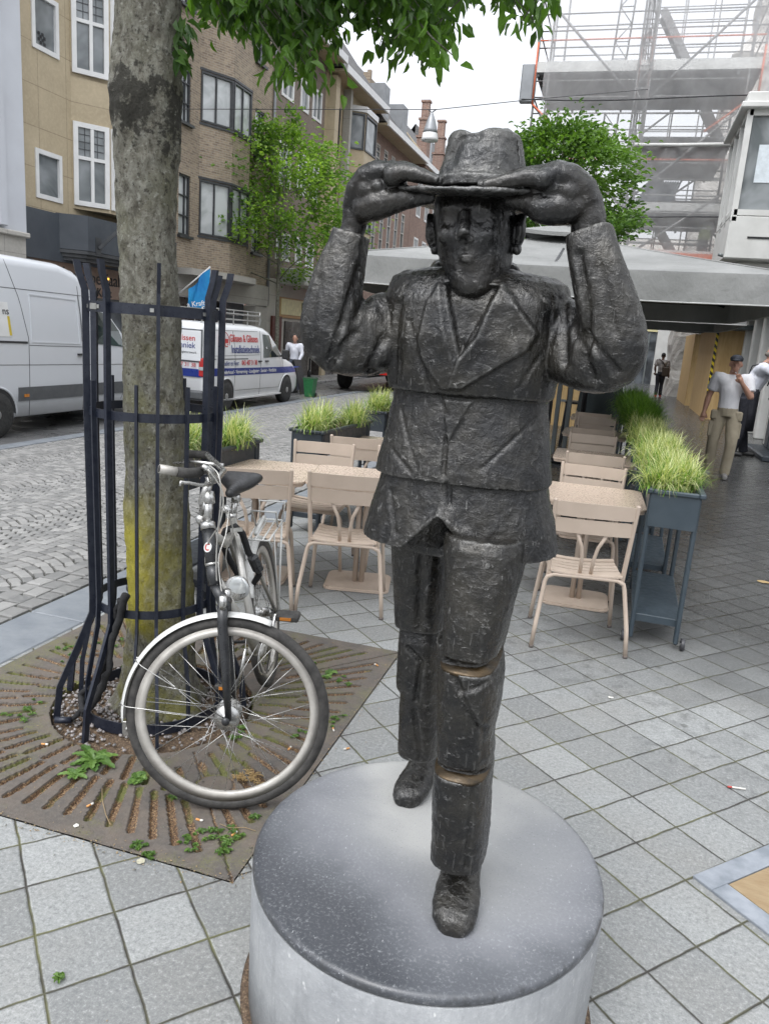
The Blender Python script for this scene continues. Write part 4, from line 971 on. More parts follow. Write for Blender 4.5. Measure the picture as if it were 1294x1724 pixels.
# front wheel: contact and hub as seen
hubF = Vector((-1.135, 2.215, .352)); xF = Vector((.94, .34, 0)); upF = Vector((-.16, .05, 1))
hF, xf, zf, af = wheel('front', hubF, xF, upF, fender=(68, 186, (150, 176)), hubr=.045)
fdir = Vector((-.285, .958, 0)).normalized()
hubR = Vector((-1.455, 3.17, .35)); wheel('rear', hubR, fdir, Vector((-.14, -.04, 1)), fender=(-20, 150, (120,)), hubr=.034)
A = lambda px, py, Y: PY(px, py, Y)-OB
crown = hF+zf*.388-xf*.028; ht0 = A(362, 985, 2.26); ht1 = A(349, 878, 2.33); stem = A(352, 838, 2.35)
mb = MB()                                                # fork: crown and two blades straddling the wheel
for sd in (-1, 1):
    mb.tube([crown+af*sd*.038+Vector((0, 0, .01)), crown+af*sd*.048-Vector((0, 0, .05)), hF+af*sd*.056+zf*.20-xf*.01, hF+af*sd*.056+xf*.008], [.017, .018, .0165, .011], 12)
    mb.lathe([(.001, -.012), (.014, -.010), (.014, .010), (.001, .012)], hF+af*sd*.060, 12, Matrix((xf, zf, af)).transposed())
mb.tube([crown+af*.045+Vector((0, 0, .004)), crown-af*.045+Vector((0, 0, .004))], .02, 12); mb.tube([crown, ht0], .019, 12); fk = mb.build('fork', 'black_paint', bk)
for q in (-1, 1): mb = MB(); mb.tube([crown+af*q*.045+Vector((0, 0, .045)), crown+af*q*.046], .0135, 12); mb.build('fork_collar', 'chrome', fk)
mb = MB(); mb.lathe([(.001, -.008), (.010, -.007), (.010, .004), (.004, .012), (.001, .012)], hF-af*.074, 14, Matrix((xf, zf, af)).transposed()); mb.build('axle_nut', 'chrome', fk)
hax = (ht1-ht0).normalized()
mb = MB(); mb.tube([ht0, ht0.lerp(ht1, .33)], .024, 16); mb.tube([ht0.lerp(ht1, .30), ht1-hax*.025], .0225, 16); hb = mb.build('head_tube', 'black_paint', bk)
mb = MB(); mb.tube([ht0.lerp(ht1, .30), ht0.lerp(ht1, .34)], .0255, 18); mb.build('lower_ring', 'chrome', hb); mb = MB(); mb.tube([ht1-hax*.028, ht1-hax*.004], .0265, 18); mb.tube([ht1, stem], .0145, 14); mb.tube([stem-hax*.02, stem+hax*.02], .019, 14); mb.build('headset', 'chrome', hb)
bdg = ht0.lerp(ht1, .62); bM = frame3(bdg+Vector((.004, -.0235, 0)), (1, .1, 0), hax)
mb = MB(); mb.prism([(.014*math.cos(a), .018*math.sin(a)) for a in np.linspace(0, 2*math.pi, 20, endpoint=False)], .002, bM); mb.build('badge', 'chrome', hb)
mb = MB(); mb.prism([(.010*math.cos(a)*(1 if True else 0), .013*math.sin(a)) for a in np.linspace(.7, 2*math.pi-.7, 16)]+[(.005*math.cos(a), .008*math.sin(a)) for a in np.linspace(2*math.pi-.9, .9, 12)], .0028, bM); mb.build('badge_letter', 'red_badge', hb)
# stem arm and handlebar (axis follows the wheel's axle)
bc = A(352, 812, 2.36)
mb = MB(); mb.tube([stem, A(340, 868, 2.345), A(341, 845, 2.35), A(347, 826, 2.35), bc], [.016, .017, .017, .016, .015], 14); mb.lathe([(.001, -.022), (.018, -.018), (.018, .018), (.001, .022)], A(339, 874, 2.345), 16, Matrix.Rotation(R(80), 3, 'X') @ Matrix.Rotation(R(20), 3, 'Y')); mb.build('stem', 'chrome', bk)
gL = A(268, 789, 2.10); gl1 = A(316, 797, 2.17); gb = A(336, 795, 2.24)
b2 = bc+Vector((-.06, .22, .0)); e2 = bc+Vector((-.20, .34, .03)); e3 = bc+Vector((-.30, .36, .02))
mb = MB(); mb.tube([gL, gl1, gb, A(355, 792, 2.28), A(362, 806, 2.32), bc, bc+Vector((0, .05, 0)), b2, e2, e3], .0112, 12); hbr = mb.build('handlebar', 'chrome', bk)
mb = MB(); mb.tube([gL+(gl1-gL)*.62, gl1, gb], [.0165, .0175, .0175], 14); mb.tube([e2, e3], .0165, 14); mb.build('grip', 'rubber', hbr)
mb = MB(); mb.tube([gL, gL+(gl1-gL)*.60], .0145, 16); mb.build('bar_end', 'alloy_rim', hbr)
mb = MB(); mb.tube([gL-(gl1-gL)*.004, gL+(gl1-gL)*.02], .0118, 16); mb.build('bar_opening', 'rubber', hbr)
for q in ((gb, [A(356, 815, 2.25), A(338, 817, 2.19), A(318, 813, 2.13), A(304, 812, 2.10), A(303, 818, 2.10)]),):
    mb = MB(); mb.tube([A(350, 802, 2.26), A(352, 812, 2.26)]+q[1], [.012, .011, .008, .0065, .006, .006, .004], 10, flat=.8); mb.tube([A(340, 785, 2.23), A(352, 790, 2.25), A(357, 812, 2.26)], .010, 10); mb.build('brake_lever', 'chrome', hbr)
mb = MB(); mb.tube([b2+Vector((-.03, .05, .01)), e2+Vector((-.02, -.06, -.02)), e3+Vector((-.02, -.07, -.03))], [.009, .006, .005], 8); mb.build('brake_lever', 'chrome', hbr)
mb = MB(); mb.lathe([(.002, -.012), (.020, -.008), (.024, .004), (.010, .016), (.002, .018)], A(380, 858, 2.40), 16); mb.build('bell', 'chrome', hbr)
mb = MB()                                                # brake and gear cables
for pth in ([(352, 783, 2.24), (368, 800, 2.20), (372, 840, 2.20), (366, 900, 2.24), (364, 960, 2.25), (368, 1012, 2.25)], [(350, 790, 2.22), (375, 830, 2.25), (370, 880, 2.25), (350, 915, 2.28), (345, 950, 2.31)],
            [(385, 860, 2.38), (380, 900, 2.32), (368, 940, 2.28), (372, 990, 2.25), (378, 1020, 2.24), (374, 1060, 2.2)], [(375, 850, 2.36), (392, 890, 2.40), (380, 940, 2.45), (400, 1010, 2.6)]):
    P_ = [A(*p) for p in pth]; q = []
    for i in range(len(P_)-1):
        for k in range(4):
            u = k/4; p0, p1, p2, p3 = P_[max(i-1, 0)], P_[i], P_[i+1], P_[min(i+2, len(P_)-1)]
            q.append(.5*((2*p1)+(p2-p0)*u+(2*p0-5*p1+4*p2-p3)*u*u+(-p0+3*p1-3*p2+p3)*u**3))
    q.append(P_[-1]); mb.tube(q, .0024, 6)
mb.build('cables', 'silver_paint', hbr)
# frame
st0 = A(432, 1096, 2.74); st1 = A(391, 868, 2.86); sp1 = A(397, 838, 2.88); lugT = A(388, 900, 2.84)
mb = MB(); mb.tube([ht1-hax*.04, A(380, 915, 2.62), lugT], [.017, .018, .018], 14); mb.tube([ht0+hax*.03, st0], .0195, 14); tb_ = mb.build('top_and_down_tube', 'silver_paint', bk)
mb = MB(); mb.tube([st0, st1], .0165, 14); mb.tube([st0-Vector((.03, 0, 0)), st0+Vector((.03, 0, 0))], .021, 14); mb.build('seat_tube', 'silver_paint', bk)
hr = hubR-OB; axR = Vector((.958, .285, 0))
mb = MB()
for sd in (-1, 1):
    mb.tube([lugT, lugT+Vector((0, .07, -.05))+axR*sd*.035, hr+axR*sd*.06], .0085, 10); mb.tube([st0, st0+fdir*.09+axR*sd*.035, hr+axR*sd*.06], .009, 10)
mb.build('stays', 'silver_paint', bk)
mb = MB(); mb.tube([st1-Vector((0, 0, .01)), sp1], .0135, 14); mb.tube([st1-Vector((0, 0, .012)), st1+Vector((0, 0, .012))], .0195, 14); mb.build('seat_post', 'chrome', bk)
mb = MB()                                                # saddle, nose to the front
sc_ = sp1+Vector((0, 0, .045)); yd = fdir; xd = Vector((yd.y, -yd.x, 0)); rings = []
for f, wd, h in ((-.15, .012, .014), (-.13, .020, .022), (-.06, .028, .026), (.0, .045, .030), (.05, .080, .036), (.09, .098, .040), (.12, .088, .034), (.135, .055, .022)):
    ring = []
    for i in range(20):
        a = 2*math.pi*i/20; ring.append(sc_+yd*f+xd*(wd*math.cos(a))+Vector((0, 0, (.018 if f > .03 else 0)*(math.cos(a)**2)+h*math.sin(a)*(1 if math.sin(a) > 0 else .8)+(.012 if f > .08 else 0))))
    rings.append(ring)
mb.loft(rings); sd_ = mb.build('saddle', 'black_vinyl', bk)
mb = MB(); mb.tube([sc_-yd*.10-Vector((0, 0, .02)), sc_-Vector((0, 0, .04)), sc_+yd*.09-Vector((0, 0, .02))], .004, 6); mb.lathe([(.001, -.02), (.02, -.016), (.02, .016), (.001, .02)], sp1, 12); mb.build('saddle_clamp', 'chrome', sd_)
rk = hr+Vector((0, 0, .42)); mb = MB()                   # carrier
u = fdir; v_ = axR; k0 = rk-u*.24; k1 = rk+u*.14
for o in (-.055, -.02, .02, .055): mb.tube([k0+v_*o*.8, k1+v_*o], .0042, 7)
mb.tube([k0-v_*.05, k0+v_*.05], .004, 7); mb.tube([k1-v_*.055, k1+v_*.055], .005, 7)
mb.tube([k1-v_*.055, k1-v_*.06+Vector((0, 0, .09)), k1+v_*.06+Vector((0, 0, .09)), k1+v_*.055], .0045, 7)
mb.tube([rk-v_*.05, rk-v_*.055-u*.12+Vector((0, 0, .10)), rk+v_*.055-u*.12+Vector((0, 0, .10)), rk+v_*.05], .0045, 7)
for sd in (-1, 1): mb.tube([k1+v_*sd*.055-u*.04, hr+v_*sd*.07], .005, 7); mb.tube([rk-u*.12+v_*sd*.05, hr+v_*sd*.07], .0035, 7)
mb.tube([rk-u*.14-v_*.03, rk+u*.1-v_*.03+Vector((0, 0, .02))], .010, 7); mb.build('carrier', 'white_fender', bk)
mb = MB(); mb.lathe([(.002, -.03), (.025, -.025), (.045, .0), (.048, .022), (.044, .030)], A(402, 990, 2.50), 20, Matrix.Rotation(R(75), 3, 'X')); hl = mb.build('headlamp', 'chrome', bk)
mb = MB(); mb.ell(A(402, 990, 2.475), (.043, .010, .043)); mb.build('lens', 'lens', hl)
cr = st0+Vector((.05, .0, 0))                            # cranks, chainring, chain and pedals
mb = MB(); mb.tube([cr, cr+Vector((.02, .02, .17))], .008, 8); mb.tube([st0-Vector((.05, 0, 0)), st0-Vector((.07, .02, .17))], .008, 8)
mb.lathe([(.085, -.002), (.092, -.002), (.092, .002), (.085, .002)], cr, 40, Matrix.Rotation(R(90), 3, 'Y') @ Matrix.Rotation(R(0), 3, 'X'), cap=False); mb.build('crank', 'chrome', bk)
for pc in (cr+Vector((.075, .02, .17)), st0-Vector((.12, .02, .17))):
    mb = MB(); mb.box(pc, (.095, .075, .026), rz=.25, bevel=.006); pd = mb.build('pedal', 'rubber', bk)
    mb = MB(); mb.box(pc+Vector((.004, -.038, .0)), (.045, .006, .012), rz=.25); mb.box(pc+Vector((-.01, .040, 0)), (.045, .006, .012), rz=.25); mb.build('reflector', 'amber', pd)
mb = MB(); mb.tube([cr+Vector((0, 0, .088)), hr+axR*.05+Vector((0, 0, .035))], .0035, 6); mb.tube([cr-Vector((0, 0, .088)), hr+axR*.05-Vector((0, 0, .035))], .0035, 6); mb.build('chain', 'rubber', bk)
mb = MB(); mb.tube([st0+fdir*.1, st0+fdir*.25+Vector((-.18, 0, -.10)), Vector((st0.x-.22, st0.y+.3, .01))], .008, 8); mb.build('kickstand', 'black_paint', bk)
lk = thing('cable_lock', (A(395, 900, 2.8)+OB), 'thick black cable lock looped round the seat tube of the bicycle', 'bicycle lock')
o_l = Vector(lk.location)
mb = MB(); pth = [A(372, 912, 2.78), A(380, 893, 2.76), A(396, 886, 2.77), A(408, 898, 2.8), A(418, 930, 2.84), A(432, 950, 2.88), A(436, 968, 2.9), A(425, 985, 2.92), A(405, 975, 2.95), A(385, 940, 2.9)]
mb.tube([p+OB-o_l for p in pth], .014, 10, closed=True); mb.build('cable', 'black_cloth', lk)
mb = MB(); mb.beam(A(424, 935, 2.84)+OB-o_l, A(436, 962, 2.88)+OB-o_l, .045, .04, bevel=.012); mb.build('lock_body', 'black_paint', lk)
mb = MB(); mb.beam(A(388, 893, 2.745)+OB-o_l, A(408, 891, 2.755)+OB-o_l, .006, .016); mb.build('lock_lettering_plate', 'galvanised', lk)
# ------------------------------------------------------------------ terrace furniture
pm('taupe_metal', (0.45, 0.365, 0.295), 0.42, 0.0, col2=(0.50, 0.41, 0.335), ns=6, bs=220, bstr=.12, bd=.001)
pm('taupe_wet', (0.46, 0.36, 0.285), 0.30, 0.0, col2=(0.53, 0.43, 0.345), ns=26, bs=90, bstr=.3, bd=.001, rvar=.16)
pm('planter_blue', (0.038, 0.054, 0.068), 0.42, 0.1, col2=(0.050, 0.068, 0.082), ns=9, bs=240, bstr=.12, bd=.001)
pm('planter_dark', (0.022, 0.029, 0.038), 0.42, 0.1, col2=(0.035, 0.044, 0.052), ns=9, bs=240, bstr=.12, bd=.001)
pm('glide', (0.12, 0.10, 0.09), 0.6)
def make_chair():
    t = thing('terrace_chair', (0, 0, 0), '', 'chair')
    for sy, w0, w1, yl, ys in ((-1, .262, .205, -.245, -.165), (1, .245, .20, .235, .19)):
        mb = MB(); r = .0125; pth = [(-w0, yl, .012), (-w0+.012, yl+.01*-sy, .16), (-w1-.016, ys-.004*sy, .375), (-w1-.006, ys, .405), (-w1+.03, ys, .422), (0, ys, .424), (w1-.03, ys, .422), (w1+.006, ys, .405), (w1+.016, ys-.004*sy, .375), (w0-.012, yl+.01*-sy, .16), (w0, yl, .012)]
        mb.tube(pth, r, 12); f = mb.build('leg_frame', 'taupe_metal', t)
        for q in (-1, 1): m2 = MB(); m2.tube([(q*w0, yl, 0), (q*w0, yl, .014)], .0135, 12); m2.build('glide', 'glide', f)
    mb = MB()
    for q in (-1, 1): mb.beam((q*.195, -.165, .425), (q*.195, .20, .430), .016, .022, bevel=.004)
    for k in range(6):
        y0 = -.150+k*.064; pts = []
        for i in range(13):
            x = -.20+.40*i/12; zc = .452-.016*(1-(x/.20)**2)-(0.006 if 0 < k < 5 else 0)
            pts.append((x, zc))
        rings = [[Vector((x, y0-.026, z)), Vector((x, y0+.026, z)), Vector((x, y0+.026, z-.010)), Vector((x, y0-.026, z-.010))] for x, z in pts]
        mb.loft(rings, smooth=False)
    mb.build('seat', 'taupe_metal', t)
    for q in (-1, 1):
        mb = MB(); mb.beam((q*.205, -.14, .40), (q*.222, -.205, .868), .022, .026, bevel=.008); mb.build('back_post', 'taupe_metal', t)
    for z0, z1, yy in ((.775, .858, -.195), (.680, .762, -.180)):
        mb = MB(); rings = []
        for i in range(13):
            x = -.225+.45*i/12; y = yy-.018*(1-(x/.225)**2); e = .006 if i in (0, 12) else 0
            rings.append([Vector((x, y-.006, z0+e)), Vector((x, y+.006, z0+e)), Vector((x, y+.006-.008, z1-e)), Vector((x, y-.006-.008, z1-e))])
        mb.loft(rings, smooth=False); mb.build('back_slat', 'taupe_metal', t)
    for q in (-1, 1):
        mb = MB(); mb.tube([(q*.03, -.13, .43), (q*.032, -.15, .52), (q*.045, -.17, .60), (q*.085, -.186, .69)], .0105, 10); mb.build('back_tube', 'taupe_metal', t)
    return t
def place(src, first, x, y, rz, label, group):
    o = src if first else copy_tree(src)
    o.location = (x, y, 0); o.rotation_euler = (0, 0, R(rz)); o['label'] = label; o['group'] = group; return o
ch0 = make_chair(); GC = 'beige metal chairs on the terrace'
chairs = [(-.045, 4.49, 9, 'empty beige chair nearest the front at the right table, seen from behind'),
          (-.08, 5.50, 178, 'beige chair facing the camera across the front right table'),
          (-.09, 6.56, 3, 'beige chair with its back to the camera at the second right table'),
          (-.13, 7.62, 184, 'beige chair facing the camera across the second right table'),
          (-.17, 8.62, 2, 'beige chair with its back to the camera at the third right table'),
          (-.16, 9.70, 181, 'beige chair facing the camera across the third right table'),
          (-.22, 10.75, -3, 'beige chair under the rear parasol at the farthest right table'),
          (-1.475, 4.395, 13, 'empty beige chair between the bicycle and the statue, seen from behind'),
          (-2.02, 4.22, 20, 'beige chair partly hidden behind the bicycle saddle'),
          (-1.97, 5.12, 190, 'beige chair facing the camera on the far side of the left table, below the planter'),
          (-1.36, 5.32, 194, 'beige chair facing the camera beside the statue left hip, far side of left table'),
          (-1.93, 5.98, 12, 'beige chair in the second left row with its back to the camera'),
          (-1.78, 7.05, 187, 'beige chair facing the camera in the second left row close behind the statue')]
for i, (x, y, a, lb) in enumerate(chairs): place(ch0, i == 0, x, y, a, lb, GC)
def make_table():
    t = thing('terrace_table', (0, 0, 0), '', 'table')
    mb = MB(); mb.prism(rounded(.70, .70, .05, 6), .012, Matrix.Translation((0, 0, .730))); mb.prism(rounded(.68, .68, .045, 6), .022, Matrix.Translation((0, 0, .709))); mb.build('tabletop', 'taupe_wet', t)
    for sx in (-1, 1):
        for sy in (-1, 1):
            mb = MB(); mb.tube([(sx*.022, sy*.022, .012), (sx*.022, sy*.022, .52), (sx*.05, sy*.05, .62), (sx*.14, sy*.14, .708)], .017, 12); mb.build('column', 'taupe_metal', t)
    mb = MB(); mb.prism(rounded(.44, .40, .06, 6), .010, Matrix.Translation((0, 0, .004))); mb.prism(rounded(.42, .38, .055, 6), .008, Matrix.Translation((0, 0, .0142))); mb.build('base_plate', 'taupe_metal', t)
    return t
tb0 = make_table(); GT = 'beige square tables on the terrace'
for i, (x, y, a, lb) in enumerate([(-.075, 5.20, 2, 'beige square table nearest the camera in the right row'), (-.10, 7.12, 1, 'beige table second in the right row beside the grass planters'), (-.16, 9.16, 0, 'beige table third in the right row, under the parasols'), (-.2, 11.3, 0, 'beige table at the dark far end of the right row'),
        (-1.51, 4.80, 13, 'beige square table just left of the statue with a raindrop speckled top'), (-2.19, 4.62, 13, 'beige square table behind the bicycle, joined to the one beside it'), (-1.78, 6.50, 10, 'beige table in the second left row, in front of the far planter')]):
    place(tb0, i == 0, x, y, a, lb, GT)
# --- planters: a trough on four legs over a low shelf, on castors
leaf_mat('blade_pale', (0.28, 0.33, 0.10), (0.66, 0.66, 0.40), .35)
leaf_mat('blade_green', (0.05, 0.14, 0.016), (0.20, 0.35, 0.05), .35)
pm('castor_wheel', (0.05, 0.05, 0.055), 0.4)
def grass(parent, wx, ly, z, n, seed, mats, hgt=.21):
    rnd = random.Random(seed)
    clumps = [(rnd.uniform(-wx/2+.05, wx/2-.05), -ly/2+ly*(i+.5)/5+rnd.uniform(-.03, .03)) for i in range(5)]
    for mi, m in enumerate(mats):
        V, F_, tn = [], [], []
        for i in range(n):
            cx, cy = clumps[rnd.randrange(5)]; a = rnd.uniform(0, 2*math.pi); lean = rnd.uniform(.25, 1.5)
            h = hgt*rnd.uniform(.75, 1.4)*(1.15 if mi == 0 else .95); w_ = rnd.uniform(.0022, .0042)
            p = Vector((cx+rnd.gauss(0, .04), cy+rnd.gauss(0, .045), z)); d = Vector((math.cos(a), math.sin(a), 0)); s_ = Vector((-d.y, d.x, 0)); o = len(V); k = 6
            for j in range(k+1):
                u = j/k; ang = lean*(.35+1.55*u**1.6)
                if j: p = p+(d*math.sin(ang)+Vector((0, 0, math.cos(ang))))*h/k*1.15
                ww = w_*(1-u**2.2)+.0003; V += [p-s_*ww, p+s_*ww]
            for j in range(k): F_.append((o+2*j, o+2*j+1, o+2*j+3, o+2*j+2))
            tn += [min(1, max(0, rnd.random()))]*k
        me = bpy.data.meshes.new('grass'); me.from_pydata([tuple(v) for v in V], [], F_); me.update()
        at = me.attributes.new('tone', 'FLOAT', 'FACE'); at.data.foreach_set('value', tn); mobj('grass', me, m, parent)
def make_planter(m, L_=1.06, w_=.31, H=.93, legs=True, mats=('blade_pale', 'blade_green'), n=1200, seed=1, hgt=.15):
    t = thing('grass_planter', (0, 0, 0), '', 'planter')
    mb = MB(); d = .20; wt = .012
    mb.box((0, -L_/2+wt/2, H-d/2-.012), (w_-.05, wt, d)); mb.box((0, L_/2-wt/2, H-d/2-.012), (w_-.05, wt, d))
    for q in (-1, 1): mb.box((q*(w_/2-.032), 0, H-d/2-.012), (wt, L_-2*wt-.002, d))
    mb.box((0, 0, H-d-.004), (w_-.08, L_-.03, .01)); mb.build('trough', m, t)
    mb = MB()
    for q in (-1, 1):
        mb.box((q*(w_/2-.014), 0, H-.008), (.036, L_+.03, .028), bevel=.006); mb.box((0, q*(L_/2-.003), H-.0085), (w_-.064, .036, .026), bevel=.006)
    mb.build('rim', m, t)
    mb = MB(); mb.box((0, 0, H-.035), (w_-.09, L_-.03, .01)); mb.build('soil', 'soil', t)
    for qx in (-1, 1):
        for qy in (-1, 1):
            for off, yy in ((0, 0), (.030, .004)):
                mb = MB(); mb.beam((qx*(w_/2-.028+.0), qy*(L_/2-.02-off), .03), (qx*(w_/2-.028), qy*(L_/2-.02-off), H-.024), .026, .026, bevel=.007); mb.build('leg', m, t)
    mb = MB(); mb.box((0, 0, .165), (w_-.03, L_-.09, .016), bevel=.004); mb.box((0, -L_/2+.045, .15), (w_-.06, .012, .04)); mb.build('shelf', m, t)
    for qx in (-1, 1):
        mb = MB(); mb.lathe([(.004, -.013), (.032, -.012), (.036, -.006), (.036, .006), (.032, .012), (.004, .013)], (qx*(w_/2+.012), -L_/2+.02, .037), 24, Matrix.Rotation(R(90), 3, 'Y')); c_ = mb.build('castor', 'castor_wheel', t)
        mb = MB(); mb.lathe([(.001, -.017), (.010, -.016), (.010, .016), (.001, .017)], (qx*(w_/2+.012), -L_/2+.02, .037), 12, Matrix.Rotation(R(90), 3, 'Y')); mb.build('axle', 'galvanised', c_)
    grass(t, w_, L_, H-.03, n, seed, mats, hgt)
    return t
GP = 'grass planters along the terrace'
p0 = make_planter('planter_blue')
for i, (x, y, a, lb) in enumerate([(.415, 5.08, -1, 'blue grey trough planter on tall legs with pale grass, nearest the camera at right'), (.40, 6.28, -1, 'blue grey grass planter second in the right row, behind the nearest one'), (.36, 7.52, -1, 'blue grey planter with green grass third in the right row')]):
    place(p0, i == 0, x, y, a, lb, GP)
p1 = make_planter('planter_dark', mats=('blade_green', 'blade_green'), seed=4, hgt=.22)
for i, (x, y, a, lb) in enumerate([(.33, 8.80, -1, 'planter of dark green grass in parasol shade, fourth in the right row'), (.29, 10.1, -1, 'planter of dark grass fifth in the right row, deep in shade'), (.25, 11.4, -1, 'farthest planter of dark grass at the end of the right row')]):
    place(p1, i == 0, x, y, a, lb, GP)
q1, q2, q3 = PG(443, 740, .87), PG(484, 722, .87), PG(606, 690, .87)
p2 = make_planter('planter_dark', L_=1.15, H=.87, mats=('blade_pale', 'blade_green'), n=800, seed=9, hgt=.18)
for i, (x, y, a, lb) in enumerate([(q1.x-.16, q1.y-.575, 0, 'dark trough planter with long grass behind the tree guard and bicycle'), (q2.x+.17, q2.y+.62, -2, 'dark trough planter with bushy pale grass standing behind the left chairs'), (q3.x+.16, q3.y+.60, -2, 'small dark planter with grass close to the statue waist, farthest left')]):
    place(p2, i == 0, x, y, a, lb, GP)

# ------------------------------------------------------------------ parasols
def cloth_mat(name, c1, c2):
    m, t, b = nodes(name); v = coords(t, 'Object'); n = noise_(t, v, 1.6, 5, .6); wv = noise_(t, v, 220, 2)
    L(t, mixc(t, ramp(t, n, [(.35, 0.0), (.65, 1.0)]), c1, c2), b.inputs['Base Color']); b.inputs['Roughness'].default_value = .85
    n5 = noise_(t, coords(t, 'Object', (1, 1, .4)), 5, 4, .6, .6); bump(t, b, math_(t, 'ADD', math_(t, 'ADD', n, math_(t, 'MULTIPLY', n5, .4)), math_(t, 'MULTIPLY', wv, .04)), .8, .05)
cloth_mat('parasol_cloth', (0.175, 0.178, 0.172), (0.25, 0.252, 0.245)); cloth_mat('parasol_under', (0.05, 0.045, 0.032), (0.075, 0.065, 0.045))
pm('toe_white', (.42, .42, .41), .8)
pm('dark_metal', (0.03, 0.031, 0.033), 0.4, 0.4)
def make_parasol():
    t = thing('parasol', (0, 0, 0), '', 'parasol'); HS = 1.77; ze, zp = 2.30, 2.80
    def roof(mbx, off, z_e, z_p, inset=0, sc=1.0, r1=0.0):
        k = 12; V = []; N_ = 4*k
        rows = [0, .12, .35, .6, .8, .93, 1.0]; rings = []
        for f in rows:
            ring = []
            for s_ in range(4):
                for j in range(k):
                    u = -1+2*j/k; x, y = [(u, -1), (1, u), (-u, 1), (-1, -u)][s_]
                    sagz = -.035*(1-u*u)*math.sin(math.pi*f)-.02*(1-u*u)*f
                    rr = (r1+(HS*sc-r1)*f)
                    ring.append(Vector((x*rr, y*rr, z_p+(z_e-z_p)*(f**.92)+sagz+off)))
            rings.append(ring)
        mbx.loft(rings, cap=False)
        return rings[-1]
    mb = MB(); edge = roof(mb, 0, ze, zp-.06, r1=.02)
    rows = [edge]
    for dz, fr_, o in ((-.02, 0, .004), (-.12, .3, .006), (-.225, 1, .0)):
        ring = []
        for i, p in enumerate(edge):
            q = p.copy(); wv = math.sin(i*1.9)*.016*fr_+math.sin(i*.7+1)*.020*fr_; s_ = max(abs(p.x), abs(p.y)); 
            q.x += math.copysign(wv+o, p.x) if abs(p.x) >= s_-.01 else 0; q.y += math.copysign(wv+o, p.y) if abs(p.y) >= s_-.01 else 0
            q.z = p.z+dz; ring.append(q)
        rows.append(ring)
    mb.loft(rows, cap=False); cn = mb.build('canopy', 'parasol_cloth', t)
    mb = MB(); lo_ = rows[-1]; mb.tube([p+Vector((0, 0, .004)) for p in lo_], .006, 6, closed=True); mb.build('hem', 'toe_white', cn)
    for i in (0, 12, 24, 36): mb = MB(); q = edge[i]; mb.tube([Vector((q.x*f, q.y*f, ze+(zp-.06-ze)*(1-f**.92)+.002)) for f in (.02, .2, .4, .6, .8, 1.0)], .008, 6); mb.build('seam', 'parasol_cloth', cn)
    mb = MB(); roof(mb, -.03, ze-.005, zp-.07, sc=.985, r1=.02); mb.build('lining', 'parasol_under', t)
    mb = MB(); e2 = roof(mb, .05, zp-.115, zp+.0, sc=.23, r1=.01); low = [Vector((p.x, p.y, p.z-.035)) for p in e2]; mb.loft([e2, low], cap=False); mb.build('vent_cap', 'parasol_cloth', t)
    mb = MB(); mb.lathe([(.09, 0), (.085, .012), (.03, .02), (.012, .035), (.020, .045), (.030, .065), (.022, .085), (.001, .095)], (0, 0, zp+.045), 20); mb.build('finial', 'dark_metal', t)
    mb = MB(); mb.tube([(0, 0, .02), (0, 0, zp-.1)], .038, 16); mb.lathe([(.07, 0), (.07, .09), (.04, .11)], (0, 0, 1.75), 16); mb.build('pole', 'dark_metal', t)
    mb = MB(); mb.box((0, 0, .04), (.75, .75, .08), bevel=.02); mb.build('base', 'dark_metal', t)
    for i in range(8):
        a = R(45*i); q = HS*(1 if i % 2 == 0 else 1.414)*.97; mb = MB(); d = Vector((math.cos(a), math.sin(a), 0))
        mb.beam(d*.04+Vector((0, 0, zp-.13)), d*q+Vector((0, 0, ze-.045)), .02, .03); mb.beam(d*.07+Vector((0, 0, 1.80)), d*q*.5+Vector((0, 0, (zp+ze)/2-.11)), .018, .024); mb.build('rib', 'dark_metal', t)
    return t
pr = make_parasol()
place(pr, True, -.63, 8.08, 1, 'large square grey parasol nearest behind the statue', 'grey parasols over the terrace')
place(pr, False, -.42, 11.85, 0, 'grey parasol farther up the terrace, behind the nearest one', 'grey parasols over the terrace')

# ------------------------------------------------------------------ things under and beyond the parasols
pm('grey_post', (0.20, 0.22, 0.22), 0.45, 0.4); cloth_mat('grey_tarp', (0.055, 0.07, 0.072), (0.08, 0.095, 0.095))
for i, (px, lb) in enumerate(((936, 'slim grey steel post close to the statue right hip'), (955, 'slim grey steel post standing between chairs and plywood'))):
    p = PY(px, 705, 12.4); mb = MB(); mb.beam((0, 0, 0), (0, 0, 2.3), .07, .05, bevel=.008); o = mb.build('steel_post', 'grey_post', loc=(p.x, 12.4, 0)); tag(o, lb, 'post', 'grey posts of the terrace screen')
def plymat(name, c1, c2):
    m, t, b = nodes(name); v = coords(t, 'Object', (1, 1, .14)); n = noise_(t, v, 9, 6, .6, 1.2)
    c = mixc(t, ramp(t, n, [(.35, 0.0), (.65, 1.0)]), c1, c2); L(t, c, b.inputs['Base Color']); b.inputs['Roughness'].default_value = .6; bump(t, b, n, .2, .003)
plymat('plywood', (0.50, 0.325, 0.135), (0.60, 0.42, 0.20))
ph = thing('plywood_hut', (-1.2, 17.2, 0), 'yellow plywood enclosure in the shade behind the terrace', 'plywood enclosure')
mb = MB(); mb.box((0, 0, 1.15), (2.3, .02, 2.3)); mb.build('front_panel', 'plywood', ph)
mb = MB(); mb.box((1.14, 1.0, 1.15), (.02, 1.98, 2.3)); mb.build('side_panel', 'plywood', ph)
mb = MB(); mb.box((.55, -.02, .55), (.9, .02, .05)); mb.build('batten', 'grey_post', ph)
p = PG(1030, 735); mb = MB()
prof = []
